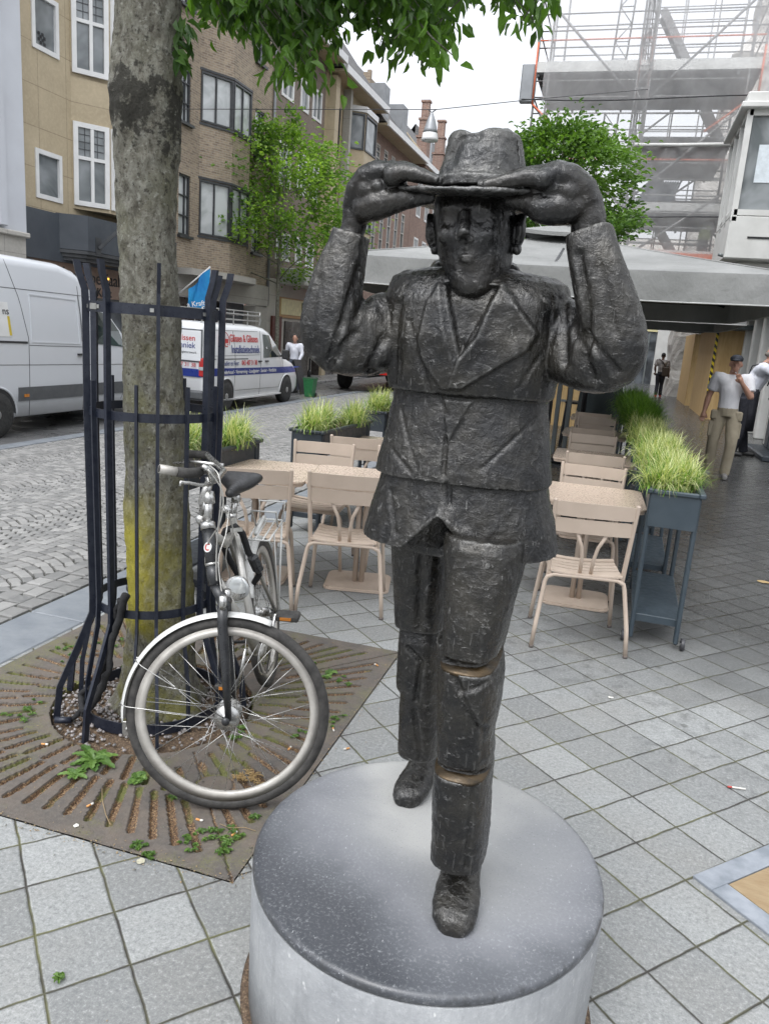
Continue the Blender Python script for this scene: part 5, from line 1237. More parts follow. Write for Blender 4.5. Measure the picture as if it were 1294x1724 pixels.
for f, z in ((1, 0), (1.03, .25), (.98, .7), (.9, 1.0), (.8, 1.2), (.62, 1.3), (.2, 1.33)):
    prof.append([Vector((.36*f*math.cos(a)*(1+.05*math.sin(5*a+z*3)), .5*f*math.sin(a)*(1+.04*math.cos(7*a)), z)) for a in np.linspace(0, 2*math.pi, 40, endpoint=False)])
mb.loft(prof); o = mb.build('covered_heater', 'grey_tarp', loc=(-.20, 12.6, 0)); tag(o, 'dark grey tarpaulin cover over furniture behind the terrace chairs', 'tarpaulin')
# bar stool seen against the plywood
bs_ = thing('bar_stool', (-.62, 13.9, 0), 'dark bar stool standing against the yellow plywood', 'stool')
mb = MB(); mb.box((0, 0, .75), (.36, .36, .04), bevel=.01); mb.build('seat', 'dark_metal', bs_)
for sx in (-1, 1):
    for sy in (-1, 1): mb = MB(); mb.beam((sx*.19, sy*.19, 0), (sx*.15, sy*.15, .735), .03, .03); mb.build('leg', 'dark_metal', bs_)
mb = MB(); mb.beam((-.16, .16, .77), (-.17, .2, 1.1), .03, .03); mb.beam((.16, .16, .77), (.17, .2, 1.1), .03, .03); mb.box((0, .2, 1.08), (.34, .03, .12), bevel=.01); mb.build('backrest', 'dark_metal', bs_)

# ------------------------------------------------------------------ hoarding on the right pavement
def hazard_mat():
    m, t, b = nodes('hazard_tape'); v = coords(t, 'Object'); sp = N(t, 'ShaderNodeSeparateXYZ'); L(t, v, sp.inputs[0])
    s_ = math_(t, 'ADD', math_(t, 'ADD', sp.outputs[0], sp.outputs[1]), sp.outputs[2]); f = math_(t, 'FRACT', math_(t, 'MULTIPLY', s_, 5.5))
    L(t, mixc(t, math_(t, 'GREATER_THAN', f, .5), (.75, .58, .02), (.02, .02, .02)), b.inputs['Base Color']); b.inputs['Roughness'].default_value = .4
hazard_mat()
pm('white_render', (0.60, 0.60, 0.58), 0.7, ns=2, col2=(0.52, 0.52, 0.50), bs=60, bstr=.15, kind='World'); pm('grey_render', (0.40, 0.39, 0.37), 0.7, ns=3, col2=(0.33, 0.32, 0.30), bs=50, kind='World')
def glass_mat(name, tint=(0.03, 0.035, 0.04), rough=.06, ns=.7, c2=(.16, .18, .20)):
    m, t, b = nodes(name); n = noise_(t, coords(t, 'World'), ns, 3, .5, .5)
    L(t, mixc(t, ramp(t, n, [(.4, 0.0), (.6, 1.0)]), tint, c2), b.inputs['Base Color']); b.inputs['Roughness'].default_value = rough; b.inputs['Specular IOR Level'].default_value = .9
    bump(t, b, noise_(t, coords(t, 'World'), 1.3, 2), .03, .05)
glass_mat('glass_dark'); glass_mat('glass_mid', (.10, .115, .12), .07, 1.1, (.26, .28, .29)); glass_mat('glass_curtain', (.40, .42, .42), .12, 2.0, (.55, .57, .57))
hd = thing('plywood_hoarding', (2.46, 23.3, 0), 'plywood hoarding with yellow and black tape on the right pavement', 'hoarding')
mb = MB(); mb.box((.42, 0, 1.22), (.84, .03, 2.44)); mb.build('end_panel', 'plywood', hd)
mb = MB(); mb.box((0, 2.3, 1.22), (.03, 4.54, 2.44)); mb.build('side_panel', 'plywood', hd)
mb = MB(); mb.box((-.08, 7.6, 1.22), (.03, 4.0, 2.44)); mb.box((.02, 5.6, 1.22), (.2, .03, 2.44)); mb.build('far_panel', 'plywood', hd)
mb = MB(); mb.box((0.005, -.03, 1.25), (.07, .02, 2.38)); hz = mb.build('hazard_tape', 'hazard_tape', hd)
mb = MB(); mb.box((-.1, -.6, 2.55), (1.3, .02, .16)); mb.build('hazard_beam', 'hazard_tape', hd)
mb = MB(); mb.box((.0, 2.4, 2.52), (1.6, 6.4, .12)); mb.build('roof', 'grey_tarp', hd)
# right-hand shop front
rs = thing('white_shop_front', (3.1, 13.5, 0), 'white shop front with slim columns along the right pavement', 'building')
mb = MB(); mb.box((.6, 5.0, 6.2), (1.2, 24, 6.8)); mb.build('upper_wall', 'white_render', rs)
mb = MB(); mb.box((.8, 4.6, 1.4), (.05, 10.2, 2.75)); mb.build('shop_glass', 'glass_dark', rs)
mb = MB(); mb.box((.1, 4.6, 2.86), (.5, 10.6, .20), bevel=.02); mb.build('awning_beam', 'white_render', rs)
for i in range(8): mb = MB(); mb.box((.10, .1+i*1.32, 1.37), (.20, .26, 2.75), bevel=.02); mb.build('column', 'white_render', rs)
mb = MB()
for i in range(7): mb.box((.34, .76+i*1.32, .50), (.16, .98, .95), bevel=.015)
mb.build('plinth_panel', 'planter_dark', rs)
cab = thing('steel_cabinet', (3.12, 15.6, 0), 'dark blue grey cabinet on the pavement by the white shop front', 'cabinet')
mb = MB(); mb.box((0, 0, .5), (.5, 1.3, .96), bevel=.02); mb.build('body', 'planter_dark', cab)
mb = MB(); mb.box((-.02, 0, 1.0), (.58, 1.4, .05), bevel=.01); mb.build('top', 'planter_blue', cab)
mb = MB(); mb.box((-.1, -.1, .05), (.9, 2.0, .1), bevel=.02); mb.build('plinth', 'planter_dark', cab)
for k in range(3): mb = MB(); mb.box((-.255, -.42+k*.42, .5), (.02, .34, .78), bevel=.008); mb.build('door', 'planter_blue', cab)
# oriel window
ow = thing('oriel_window', (0, 0, 0), 'white oriel bay window with a paper in its pane at upper right', 'bay window')
pa = PY(1235, 415, 19); pb = PY(1265, 190, 19); xl = PY(1240, 300, 19).x; zb_, zt_ = pa.z+.35, pb.z
ow.location = (xl, 19, zb_)
Hh = zt_-zb_
mb = MB(); mb.box((1.0, 1.4, -.15+.0), (2.0, 2.8, .9), bevel=.03); mb.box((1.15, 1.55, -.72), (1.7, 2.4, .24), bevel=.05); mb.build('apron', 'white_render', ow)
mb = MB(); mb.box((1.0, 1.4, Hh+.14), (2.3, 3.1, .12), bevel=.02); mb.box((1.0, 1.4, Hh+.30), (2.1, 2.9, .22), bevel=.02); mb.build('cornice', 'white_render', ow)
mb = MB()
for x in (.06, 1.02, 1.94): mb.box((x, .06, .3+Hh/2-.15), (.12, .12, Hh-.06))
for y in (.95, 1.85, 2.74): mb.box((.06, y, .3+Hh/2-.15), (.12, .12, Hh-.06))
for z in (.36, Hh+.02): mb.box((1.0, .05, z), (1.9, .10, .12)); mb.box((.05, 1.4, z), (.10, 2.55, .12))
mb.build('frame', 'white_render', ow)
mb = MB(); mb.box((1.0, .09, .3+Hh/2-.1), (1.85, .02, Hh-.2)); mb.box((.09, 1.4, .3+Hh/2-.1), (.02, 2.6, Hh-.2)); mb.build('pane', 'glass_mid', ow)
mb = MB(); mb.box((.62, .072, 1.35), (.55, .006, .75)); pm('paper', (.66, .72, .76), .7); mb.build('paper_notice', 'paper', ow)
mb = MB(); mb.box((.9, -.012, -.15), (1.0, .01, .04)); mb.build('trim', 'dark_metal', ow)
cm = thing('security_camera', (xl-.1, 19.2, zb_-.5), 'small grey security camera under the white oriel window', 'camera')
mb = MB(); mb.tube([(0, 0, 0), (.12, .05, -.02)], .035, 10); mb.tube([(.12, .05, -.02), (.3, .05, .05)], .012, 8); mb.build('camera_body', 'grey_post', cm)
# ------------------------------------------------------------------ facades on the left side of the street
FX = -12.0
def brick_mat(name, c1, c2, mortar, sw=.21, sh=.062, w2=None):
    m, t, b = nodes(name); pos = N(t, 'ShaderNodeNewGeometry').outputs['Position']; sp = N(t, 'ShaderNodeSeparateXYZ'); L(t, pos, sp.inputs[0])
    cb = N(t, 'ShaderNodeCombineXYZ'); L(t, math_(t, 'ADD', sp.outputs[1], math_(t, 'MULTIPLY', sp.outputs[0], .5)), cb.inputs[0]); L(t, sp.outputs[2], cb.inputs[1])
    br = N(t, 'ShaderNodeTexBrick'); br.inputs['Scale'].default_value = 1; br.inputs['Brick Width'].default_value = sw; br.inputs['Row Height'].default_value = sh
    br.inputs['Mortar Size'].default_value = .010; br.inputs['Mortar Smooth'].default_value = .3; br.inputs['Bias'].default_value = -.1
    br.inputs['Color1'].default_value = c4(c1); br.inputs['Color2'].default_value = c4(c2); br.inputs['Mortar'].default_value = c4(mortar); L(t, cb.outputs[0], br.inputs['Vector'])
    n = noise_(t, pos, .7, 5, .6); n2 = noise_(t, pos, 9, 4, .7)
    c = mixc(t, ramp(t, n, [(.35, 0.0), (.7, .4)]), br.outputs['Color'], tuple(x*.55 for x in c1)); c = mixc(t, ramp(t, n2, [(.4, 0.0), (.8, .5)]), c, tuple(min(1, x*1.5) for x in c2))
    L(t, c, b.inputs['Base Color']); b.inputs['Roughness'].default_value = .85
    bump(t, b, math_(t, 'SUBTRACT', 1, br.outputs['Fac']), .5, .006)
brick_mat('brick_brown', (0.20, 0.15, 0.11), (0.36, 0.285, 0.20), (0.36, 0.33, 0.28)); brick_mat('brick_grey', (0.155, 0.118, 0.095), (0.225, 0.175, 0.14), (0.23, 0.20, 0.17), .16, .05)
brick_mat('brick_red', (0.17, 0.10, 0.08), (0.27, 0.165, 0.125), (0.33, 0.28, 0.24)); brick_mat('roof_slate', (0.085, 0.085, 0.088), (0.14, 0.135, 0.13), (0.05, 0.05, 0.05), .25, .12)
def panel_mat(name, c1, c2, pw, ph_, off=(0, 0)):
    m, t, b = nodes(name); pos = N(t, 'ShaderNodeNewGeometry').outputs['Position']; sp = N(t, 'ShaderNodeSeparateXYZ'); L(t, pos, sp.inputs[0])
    cb = N(t, 'ShaderNodeCombineXYZ'); L(t, math_(t, 'ADD', sp.outputs[1], off[0]), cb.inputs[0]); L(t, math_(t, 'ADD', sp.outputs[2], off[1]), cb.inputs[1])
    br = N(t, 'ShaderNodeTexBrick'); br.offset = 0; br.inputs['Scale'].default_value = 1; br.inputs['Brick Width'].default_value = pw; br.inputs['Row Height'].default_value = ph_
    br.inputs['Mortar Size'].default_value = .008; br.inputs['Color1'].default_value = c4(c1); br.inputs['Color2'].default_value = c4(c2); br.inputs['Mortar'].default_value = c4(tuple(x*.55 for x in c1)); L(t, cb.outputs[0], br.inputs['Vector'])
    n = noise_(t, pos, 1.1, 6, .65); n2 = noise_(t, pos, 14, 4, .7)
    c = mixc(t, ramp(t, n, [(.35, 0.0), (.7, .6)]), br.outputs['Color'], tuple(x*.72 for x in c1)); c = mixc(t, ramp(t, n2, [(.45, 0.0), (.8, .4)]), c, tuple(min(1, x*1.25) for x in c2))
    L(t, c, b.inputs['Base Color']); b.inputs['Roughness'].default_value = .7; bump(t, b, math_(t, 'SUBTRACT', 1, br.outputs['Fac']), .4, .006)
panel_mat('tan_stone', (0.45, 0.37, 0.245), (0.50, 0.42, 0.29), .85, .78, (.15, .2)); panel_mat('concrete', (0.36, 0.345, 0.31), (0.42, 0.40, 0.36), 3.2, 2.5)
panel_mat('pale_stone', (0.44, 0.42, 0.38), (0.50, 0.48, 0.44), 1.3, .9)
pm('white_paint', (0.74, 0.74, 0.73), 0.45, ns=3, col2=(0.66, 0.66, 0.65), kind='World'); pm('white_wall', (0.60, 0.62, 0.66), 0.6, ns=.8, col2=(0.54, 0.555, 0.59), kind='World')
pm('fascia_grey', (0.050, 0.058, 0.070), 0.5, ns=2, col2=(0.065, 0.075, 0.088), kind='World'); pm('dark_frame', (0.035, 0.038, 0.042), 0.45, ns=4, col2=(0.06, 0.062, 0.065), kind='World')
pm('shop_dark', (0.03, 0.027, 0.025), 0.3, ns=1, col2=(0.06, 0.05, 0.045), kind='World'); pm('sign_brown', (0.27, 0.185, 0.14), .6, ns=2, kind='World'); pm('ink_black', (0.01, 0.01, 0.012), .5)
pm('zinc', (0.25, 0.26, 0.27), .45, .3, ns=2, kind='World'); pm('cream_sign', (0.70, 0.64, 0.36), .5); pm('sign_wood', (0.42, 0.24, 0.09), .5); pm('sign_green', (0.02, 0.10, 0.04), .5); pm('red_door', (0.10, 0.025, 0.018), .5)
def wallpanel(mbx, o, u, v, w_, h_, holes, depth=.16, nrm=None):
    """rectangle w x h from o along u, v with rectangular openings and their reveals"""
    o, u, v = Vector(o), Vector(u).normalized(), Vector(v).normalized(); nv = Vector(nrm)
    xs = sorted({0, w_}|{a for h in holes for a in (h[0], h[2])}); ys = sorted({0, h_}|{a for h in holes for a in (h[1], h[3])})
    for i in range(len(xs)-1):
        for j in range(len(ys)-1):
            cx, cy = (xs[i]+xs[i+1])/2, (ys[j]+ys[j+1])/2
            if any(h[0] < cx < h[2] and h[1] < cy < h[3] for h in holes): continue
            mbx.add([o+u*xs[i]+v*ys[j], o+u*xs[i+1]+v*ys[j], o+u*xs[i+1]+v*ys[j+1], o+u*xs[i]+v*ys[j+1]], [(0, 1, 2, 3)])
    for x0, y0, x1, y1 in holes:
        c = [(x0, y0), (x1, y0), (x1, y1), (x0, y1)]
        for k in range(4):
            a, b_ = c[k], c[(k+1) % 4]; p, q = o+u*a[0]+v*a[1], o+u*b_[0]+v*b_[1]; mbx.add([p, q, q-nv*depth, p-nv*depth], [(0, 1, 2, 3)])
def window(parent, o, u, v, w_, h_, nrm, fm, gm, fw=.07, cols=(.5,), rows=(), proud=-.05, lead=None, sill=None, glass_in=.035, mw=None):
    o, u, v, nv = Vector(o), Vector(u).normalized(), Vector(v).normalized(), Vector(nrm).normalized(); mw = mw or fw*.7
    M = Matrix((u, v, nv)).transposed(); f = MB(); c0 = o+nv*proud
    def bx(x0, x1, y0, y1, d=.06, off=0): f.box(c0+u*(x0+x1)/2+v*(y0+y1)/2+nv*off, (x1-x0, y1-y0, d), M=M)
    bx(0, fw, 0, h_); bx(w_-fw, w_, 0, h_); bx(fw, w_-fw, 0, fw); bx(fw, w_-fw, h_-fw, h_)
    for c in cols: bx(w_*c-mw/2, w_*c+mw/2, fw, h_-fw, .052)
    for r in rows: bx(fw, w_-fw, h_*r-mw/2, h_*r+mw/2, .048)
    fr_ = f.build('window', fm, parent)
    g = MB(); g.box(c0+u*w_/2+v*h_/2-nv*glass_in, (w_-fw*1.2, h_-fw*1.2, .01), M=M); g.build('pane', gm, fr_)
    if lead:
        l_ = MB(); x0, y0, x1, y1, nx_, ny_ = lead
        for i in range(1, nx_): l_.box(c0+u*(w_*(x0+(x1-x0)*i/nx_))+v*(h_*(y0+y1)/2)-nv*(glass_in-.012), (.012, h_*(y1-y0), .008), M=M)
        for i in range(1, ny_): l_.box(c0+u*(w_*(x0+x1)/2)+v*(h_*(y0+(y1-y0)*i/ny_))-nv*(glass_in-.013), (w_*(x1-x0), .012, .008), M=M)
        l_.build('leading', 'dark_frame', fr_)
    if sill:
        s_ = MB(); s_.box(o+u*w_/2-v*.04+nv*.03, (w_+.12, .07, .14), M=M); s_.build('sill', sill, fr_)
    return fr_
UY, UZ, NX_ = Vector((0, 1, 0)), Vector((0, 0, 1)), Vector((1, 0, 0))
def building(name, Y0, label, x=FX): return thing(name, (x, Y0, ZR), label, 'building')
def rect(px0, py0, px1, py1):                            # a window seen on the facade plane: y0, z0, y1, z1
    a, b_ = PX(px0, py0, FX), PX(px1, py1, FX); return (a.y, min(a.z, b_.z), b_.y, max(a.z, b_.z))
def facade(bd, Y0, Y1, Z0, Z1, wins, m, dep=6.0):
    """wins: (y0,z0,y1,z1) in place coordinates"""
    mb = MB(); h = [(a-Y0, b_-Z0, c-Y0, d-Z0) for a, b_, c, d in wins]
    wallpanel(mb, (0, 0, Z0-ZR), UY, UZ, Y1-Y0, Z1-Z0, h, nrm=NX_)
    a = Z0-ZR; H_ = Z1-ZR
    mb.add([(0, 0, a), (-dep, 0, a), (-dep, 0, H_), (0, 0, H_)], [(0, 1, 2, 3)]); mb.add([(0, Y1-Y0, a), (-dep, Y1-Y0, a), (-dep, Y1-Y0, H_), (0, Y1-Y0, H_)], [(3, 2, 1, 0)])
    mb.add([(0, 0, H_), (-dep, 0, H_), (-dep, Y1-Y0, H_), (0, Y1-Y0, H_)], [(0, 1, 2, 3)])
    return mb.build('wall', m, bd)
def bay(bd, Y0, pts, Z0, Z1, m, wins, fm, gm, cap=True, **kw):
    """bay following (dx, y) points; wins per face: list of (u0, z0, u1, z1, kwargs)"""
    mb = MB(); fin = []
    for k in range(len(pts)-1):
        a, b_ = Vector((pts[k][0], pts[k][1]-Y0, 0)), Vector((pts[k+1][0], pts[k+1][1]-Y0, 0)); u = b_-a; l = u.length; u.normalize(); nv = Vector((u.y, -u.x, 0))
        hs_ = [(w_[0]*l, w_[1]-Z0, w_[2]*l, w_[3]-Z0) for w_ in wins[k]]
        wallpanel(mb, a+UZ*(Z0-ZR), u, UZ, l, Z1-Z0, hs_, nrm=nv, depth=.1)
        for w_, h in zip(wins[k], hs_): fin.append((a+UZ*(Z0-ZR)+u*h[0]+UZ*h[1], u, h[2]-h[0], h[3]-h[1], nv, w_[4] if len(w_) > 4 else {}))
    poly = [(p[0], p[1]-Y0) for p in pts]
    for z in (Z0-ZR, Z1-ZR): mb.add([(x, y, z) for x, y in poly], [tuple(range(len(poly)))])
    mb.build('bay_wall', m, bd)
    for o, u, w_, h_, nv, k2 in fin: window(bd, o, u, UZ, w_, h_, nv, fm, k2.pop('gm', gm), **{**kw, **k2})
# A: pale blue-white building at the far left
bA = thing('white_building', (-11.78, 2.0, ZR), 'smooth pale blue white building at the far left edge', 'building')
mb = MB(); mb.box((-3, 5.8, 3.4+5.0), (6, 11.6, 10.0-.0)); mb.build('wall', 'white_wall', bA)
mb = MB(); mb.box((-3.0, 5.8, 1.65), (5.98, 11.56, 3.3)); mb.build('plinth_wall', 'pale_stone', bA)
mb = MB(); mb.box((-2.95, 5.8, 3.35), (6.06, 11.66, .10), bevel=.02); mb.build('string_course', 'pale_stone', bA)
for k, yy in enumerate((10.9, 10.1)): mb = MB(); mb.box((.05, yy, 8.4), (.10, .22, 9.9), bevel=.02); mb.build('pilaster', 'white_wall', bA)
# B: tan stone house
Y0, Y1 = 13.62, 19.35
bB = building('tan_stone_house', Y0, 'tan stone fronted house with white framed bay windows above a dark grey shop front')
w1, w2 = rect(63, 260, 103, 348), rect(57, 5, 97, 105)
w1 = (14.15, 3.90, 14.95, 4.86); w2 = (14.15, 6.72, 14.93, 7.78); w3 = (14.15, 9.6, 14.93, 10.7)
facade(bB, Y0, Y1, 2.6, 13.0, [w1, w2, w3], 'tan_stone')
for w_ in (w1, w2, w3): window(bB, (0, w_[0]-Y0, w_[1]-ZR), UY, UZ, w_[2]-w_[0], w_[3]-w_[1], NX_, 'white_paint', 'glass_mid', fw=.09, cols=(), proud=.0)
mb = MB()
for i in range(4):
    for j in range(4):
        if (i+j) % 2: mb.box((-.012, 14.38-Y0+i*.055, w2[1]-ZR+.16+j*.055), (.008, .053, .053))
mb.build('checked_card', 'ink_black', bB)
bp = [(0, 15.3), (.5, 15.95), (.5, 18.2), (0, 18.85)]
for (z0, z1) in ((3.95, 5.66), (6.62, 8.4), (9.4, 11.2)):
    kw = dict(fw=.10, cols=(), rows=(.58,), proud=.02); ld = (.15, .60, .85, .95, 4, 4)
    bay(bB, Y0, bp, z0-.08, z1+.08, 'tan_stone', [[(.03, z0, .97, z1, dict(kw, cols=(.52,), lead=ld))], [(.01, z0, .34, z1, dict(kw, lead=ld)), (.345, z0, .655, z1, dict(kw)), (.66, z0, .99, z1, dict(kw))], [(.03, z0, .97, z1, dict(kw))]], 'white_paint', 'glass_mid')
    bay(bB, Y0, bp, z1+.08, z1+(1.04 if z1 < 9 else .9), 'tan_stone', [[], [], []], 'white_paint', 'glass_mid')
mb = MB(); mb.box((.06, 2.87, 3.17-ZR), (.12, Y1-Y0, .98)); mb.build('fascia', 'fascia_grey', bB)
bpf = [(0, 14.66), (.55, 15.0), (.55, 18.4), (0, 18.9)]
mb = MB(); poly = [(x+.06, y-Y0) for x, y in bpf]; n_ = len(poly); mb.prism(poly, .72, Matrix.Translation((0, 0, 2.96-ZR))); mb.build('fascia_bay', 'fascia_grey', bB)
for k in range(3):
    mb = MB(); mb.prism([(x*(1-.12*k)+.06, (y-Y0-2.9)*(1-.03*k)+2.9) for x, y in bpf], .07, Matrix.Translation((0, 0, 2.88-.075*k-ZR))); mb.build('moulding', 'dark_frame', bB)
mb = MB(); mb.beam((.62, 1.75, 3.05-ZR), (.95, 1.95, 3.45-ZR), .07, .07); mb.box((.60, 1.73, 3.1-ZR), (.03, .2, .35)); mb.build('bracket', 'dark_frame', bB)
mb = MB(); mb.box((-.25, 2.87, 1.0-ZR), (.1, Y1-Y0-.3, 2.5)); mb.build('shop_window', 'glass_dark', bB)
mb = MB(); mb.box((-.1, 2.87, 2.34-ZR), (.3, Y1-Y0-.1, .68)); mb.build('sign_board', 'sign_brown', bB)
sgx = .06
text("Kookspeciaal", 'sign_lettering', 'ink_black', bB, (sgx, 3.2+16.0-13.62-3.2+.05-.25, 2.43-ZR), UY, UZ, .42, .004)
text("Nova Kraft", 'sign_lettering', 'ink_black', bB, (sgx, 2.35, 2.12-ZR), UY, UZ, .27, .004, bold=.01)
mb = MB(); mb.box((.075, 2.72, 2.46-ZR), (.03, .22, .05)); pm('lamp_warm', (1, .6, .1), .4); MATS['lamp_warm'].node_tree.nodes['Principled BSDF'].inputs['Emission Color'].default_value = (1, .55, .08, 1); MATS['lamp_warm'].node_tree.nodes['Principled BSDF'].inputs['Emission Strength'].default_value = 2.0; mb.build('sign_lamp', 'lamp_warm', bB)
for yy in (.12, 5.6): mb = MB(); mb.box((0, yy, 1.15-ZR), (.25, .24, 3.0)); mb.build('pier', 'fascia_grey', bB)
# flag on its pole
fl = thing('shop_flag', (-11.95, 18.0, 1.9), 'bright blue shop flag on a white pole above the parked van', 'flag')
cloth_mat('flag_blue', (0.01, 0.16, 0.42), (0.015, 0.26, 0.52))
def PL(px, py, X): return PX(px, py, X)-Vector(fl.location)
mb = MB(); mb.tube([PL(288, 505, -11.9), PL(354, 449, -10.9)], .022, 8); mb.build('pole', 'white_paint', fl)
A1, A2, A3, A4 = PL(353, 452, -10.92), PL(317, 486, -11.3), PL(311, 524, -11.3), PL(345, 520, -10.95); mb = MB(); rows = []
for i in range(9):
    u = i/8; rows.append([A2.lerp(A1, u).lerp(A3.lerp(A4, u), v_)+Vector((.06*math.sin(u*7+v_*2), .04*math.sin(u*5), 0)) for v_ in np.linspace(0, 1, 7)])
V = [p for r in rows for p in r]; mb.add(V, [(i*7+j, i*7+j+1, (i+1)*7+j+1, (i+1)*7+j) for i in range(8) for j in range(6)], True); mb.build('cloth', 'flag_blue', fl)
fo = (A3.lerp(A4, .42))+Vector((.16, -.14, .17)); text("a Kraft", 'lettering', 'white_paint', fl, fo, (A4-A3), UZ, .185, .003, bold=.012)
# C: brown brick block
Y0, Y1 = 19.38, 25.35
bC = building('brown_brick_block', Y0, 'brown brick building with dark framed bent windows and a concrete canopy')
sm = [(19.62, 3.92, 20.22, 5.5), (19.58, 6.8, 20.18, 8.3), (19.6, 9.6, 20.2, 11.1), (24.05, 6.88, 24.72, 8.3), (23.98, 9.62, 24.6, 11.1), (24.05, 3.95, 24.7, 5.5)]
facade(bC, Y0, Y1, 2.95, 13.4, sm, 'brick_brown')
for w_ in sm: window(bC, (0, w_[0]-Y0, w_[1]-ZR), UY, UZ, w_[2]-w_[0], w_[3]-w_[1], NX_, 'dark_frame', 'glass_curtain', fw=.05, cols=(.62,), rows=(.33, .66), proud=-.06, sill='dark_frame', mw=.03)
bp = [(0, 20.68), (.5, 21.65), (.5, 22.75), (0, 23.75)]
zs = 2.96
for z0, z1 in ((4.03, 5.55), (7.02, 8.34), (9.80, 11.2)):
    bay(bC, Y0, bp, zs, z0, 'brick_brown', [[], [], []], 'dark_frame', 'glass_curtain')
    bay(bC, Y0, bp, z0, z1, 'brick_brown', [[(.01, z0+.02, .995, z1-.02, dict(cols=(.46, .93)))], [(.005, z0+.02, .995, z1-.02, dict(cols=(.5,)))], [(.005, z0+.02, .97, z1-.02, dict(cols=(.5,)))]], 'dark_frame', 'glass_curtain', fw=.05, proud=.0, mw=.035)
    for zz in (z0-.03, z1+.03): mb = MB(); mb.prism([(x*1.08, (y-Y0-2.83)*1.03+2.83) for x, y in bp], .06, Matrix.Translation((0, 0, zz-.03-ZR))); mb.build('lintel' if zz > z1 else 'sill', 'dark_frame', bC)
    zs = z1
bay(bC, Y0, bp, zs, 13.4, 'brick_brown', [[], [], []], 'dark_frame', 'glass_curtain')
mb = MB(); mb.box((-.05, 2.98, 2.62-ZR), (.3, Y1-Y0, .66)); mb.build('concrete_band', 'concrete', bC)
mb = MB(); mb.prism([(0, -.0), (.45, .1), (.85, 1.6), (.85, 3.2), (.15, 4.4), (0, 4.4)], .17, Matrix.Translation((.08, 0, 2.86-ZR))); mb.build('canopy', 'concrete', bC)
mb = MB(); mb.box((-.6, 2.6, 1.0-ZR), (.1, 5.2, 2.6)); mb.build('shop_window', 'shop_dark', bC)
mb = MB(); mb.box((-.3, 4.1, 1.95-ZR), (.1, 1.3, .66)); mb.build('sign_board', 'fascia_grey', bC)
pm('sign_dim', (.26, .24, .24), .6); text("Sa ver", 'sign_lettering', 'sign_dim', bC, (-.245, 4.1, 1.97-ZR), UY, UZ, .3, .004)
mb = MB(); mb.box((-.2, 5.5, .95-ZR), (.5, .9, 2.6)); mb.build('pier', 'concrete', bC)
mb = MB(); mb.tube([(.06, Y1-Y0-.05, 2.6), (.06, Y1-Y0-.05, 13.4)], .05, 8); mb.build('drainpipe', 'zinc', bC)
# D: grey brown house with white windows
Y0, Y1 = 25.38, 29.85
bD = building('grey_brick_house', Y0, 'grey brown rendered brick house with white windows behind the small green street tree')
wd = [(27.5, 9.2, 28.25, 10.2), (28.6, 9.2, 29.5, 10.25), (25.9, 9.2, 26.9, 10.3), (27.5, 6.4, 28.3, 7.8), (28.6, 6.4, 29.5, 7.8), (25.9, 6.4, 26.9, 7.8), (25.9, 3.95, 27.1, 4.9), (27.6, 3.95, 28.2, 4.9), (28.6, 3.95, 29.4, 4.9)]
facade(bD, Y0, Y1, 3.3, 11.75, wd, 'brick_grey')
for w_ in wd: window(bD, (0, w_[0]-Y0, w_[1]-ZR), UY, UZ, w_[2]-w_[0], w_[3]-w_[1], NX_, 'white_paint', 'glass_mid', fw=.09, cols=(.5,) if w_[2]-w_[0] > .8 else (), proud=0.0)
mb = MB(); mb.box((-.4, 2.2, 1.5-ZR), (.8, 4.4, 3.55)); mb.build('ground_floor', 'pale_stone', bD)
mb = MB(); mb.box((.5, 2.6, 3.4-ZR), (1.0, 3.5, .55), bevel=.03); mb.build('balcony', 'white_render', bD)
mb = MB(); mb.box((.03, 2.6, 2.33-ZR), (.06, 3.3, .72)); mb.build('sign_frame', 'sign_wood', bD)
mb = MB(); mb.box((.07, 2.6, 2.36-ZR), (.03, 3.1, .56)); mb.build('sign_face', 'cream_sign', bD)
mb = MB(); mb.box((.1, 3.15, 2.36-ZR), (.03, .42, .44), bevel=.01); mb.build('sign_logo', 'sign_green', bD)
mb = MB(); mb.box((.02, 2.75, .75-ZR), (.06, 2.4, 2.2)); mb.build('shop_window', 'shop_dark', bD); mb = MB(); mb.box((.05, .75, .85-ZR), (.08, .8, 2.3)); mb.build('door', 'red_door', bD)
# E: tan house with a small bay, under the long white gutter
Y0, Y1 = 29.9, 35.45
bE = building('tan_panel_house', Y0, 'tan panelled house with a corner bay window below the white gutter')
we = [(31.0, 8.5, 31.6, 10.3), (31.0, 5.6, 31.6, 7.4)]
facade(bE, Y0, Y1, 3.0, 11.2, we, 'tan_stone')
for w_ in we: window(bE, (0, w_[0]-Y0, w_[1]-ZR), UY, UZ, w_[2]-w_[0], w_[3]-w_[1], NX_, 'dark_frame', 'glass_dark', fw=.06, cols=(), proud=-.04)
bp = [(0, 32.5), (.62, 32.9), (.62, 34.4), (0, 35.1)]
for z0, z1 in ((9.05, 10.45), (5.9, 7.3)):
    bay(bE, Y0, bp, z0-.05, z1+.05, 'tan_stone', [[(.05, z0, .97, z1, dict(gm='glass_mid', cols=()))], [(.02, z0, .98, z1, dict(gm='glass_mid', cols=()))], [(.02, z0, .98, z1, dict(cols=()))]], 'dark_frame', 'glass_mid', fw=.07, proud=.01)
    mb = MB(); mb.prism([(x*1.1, (y-Y0-3.9)*1.05+3.9) for x, y in bp], .22, Matrix.Translation((0, 0, z1+.05-ZR))); mb.build('bay_cornice', 'white_paint', bE)
    bay(bE, Y0, bp, z0-(1.6 if z0 > 8 else 2.0), z0-.05, 'tan_stone', [[], [], []], 'dark_frame', 'glass_mid')
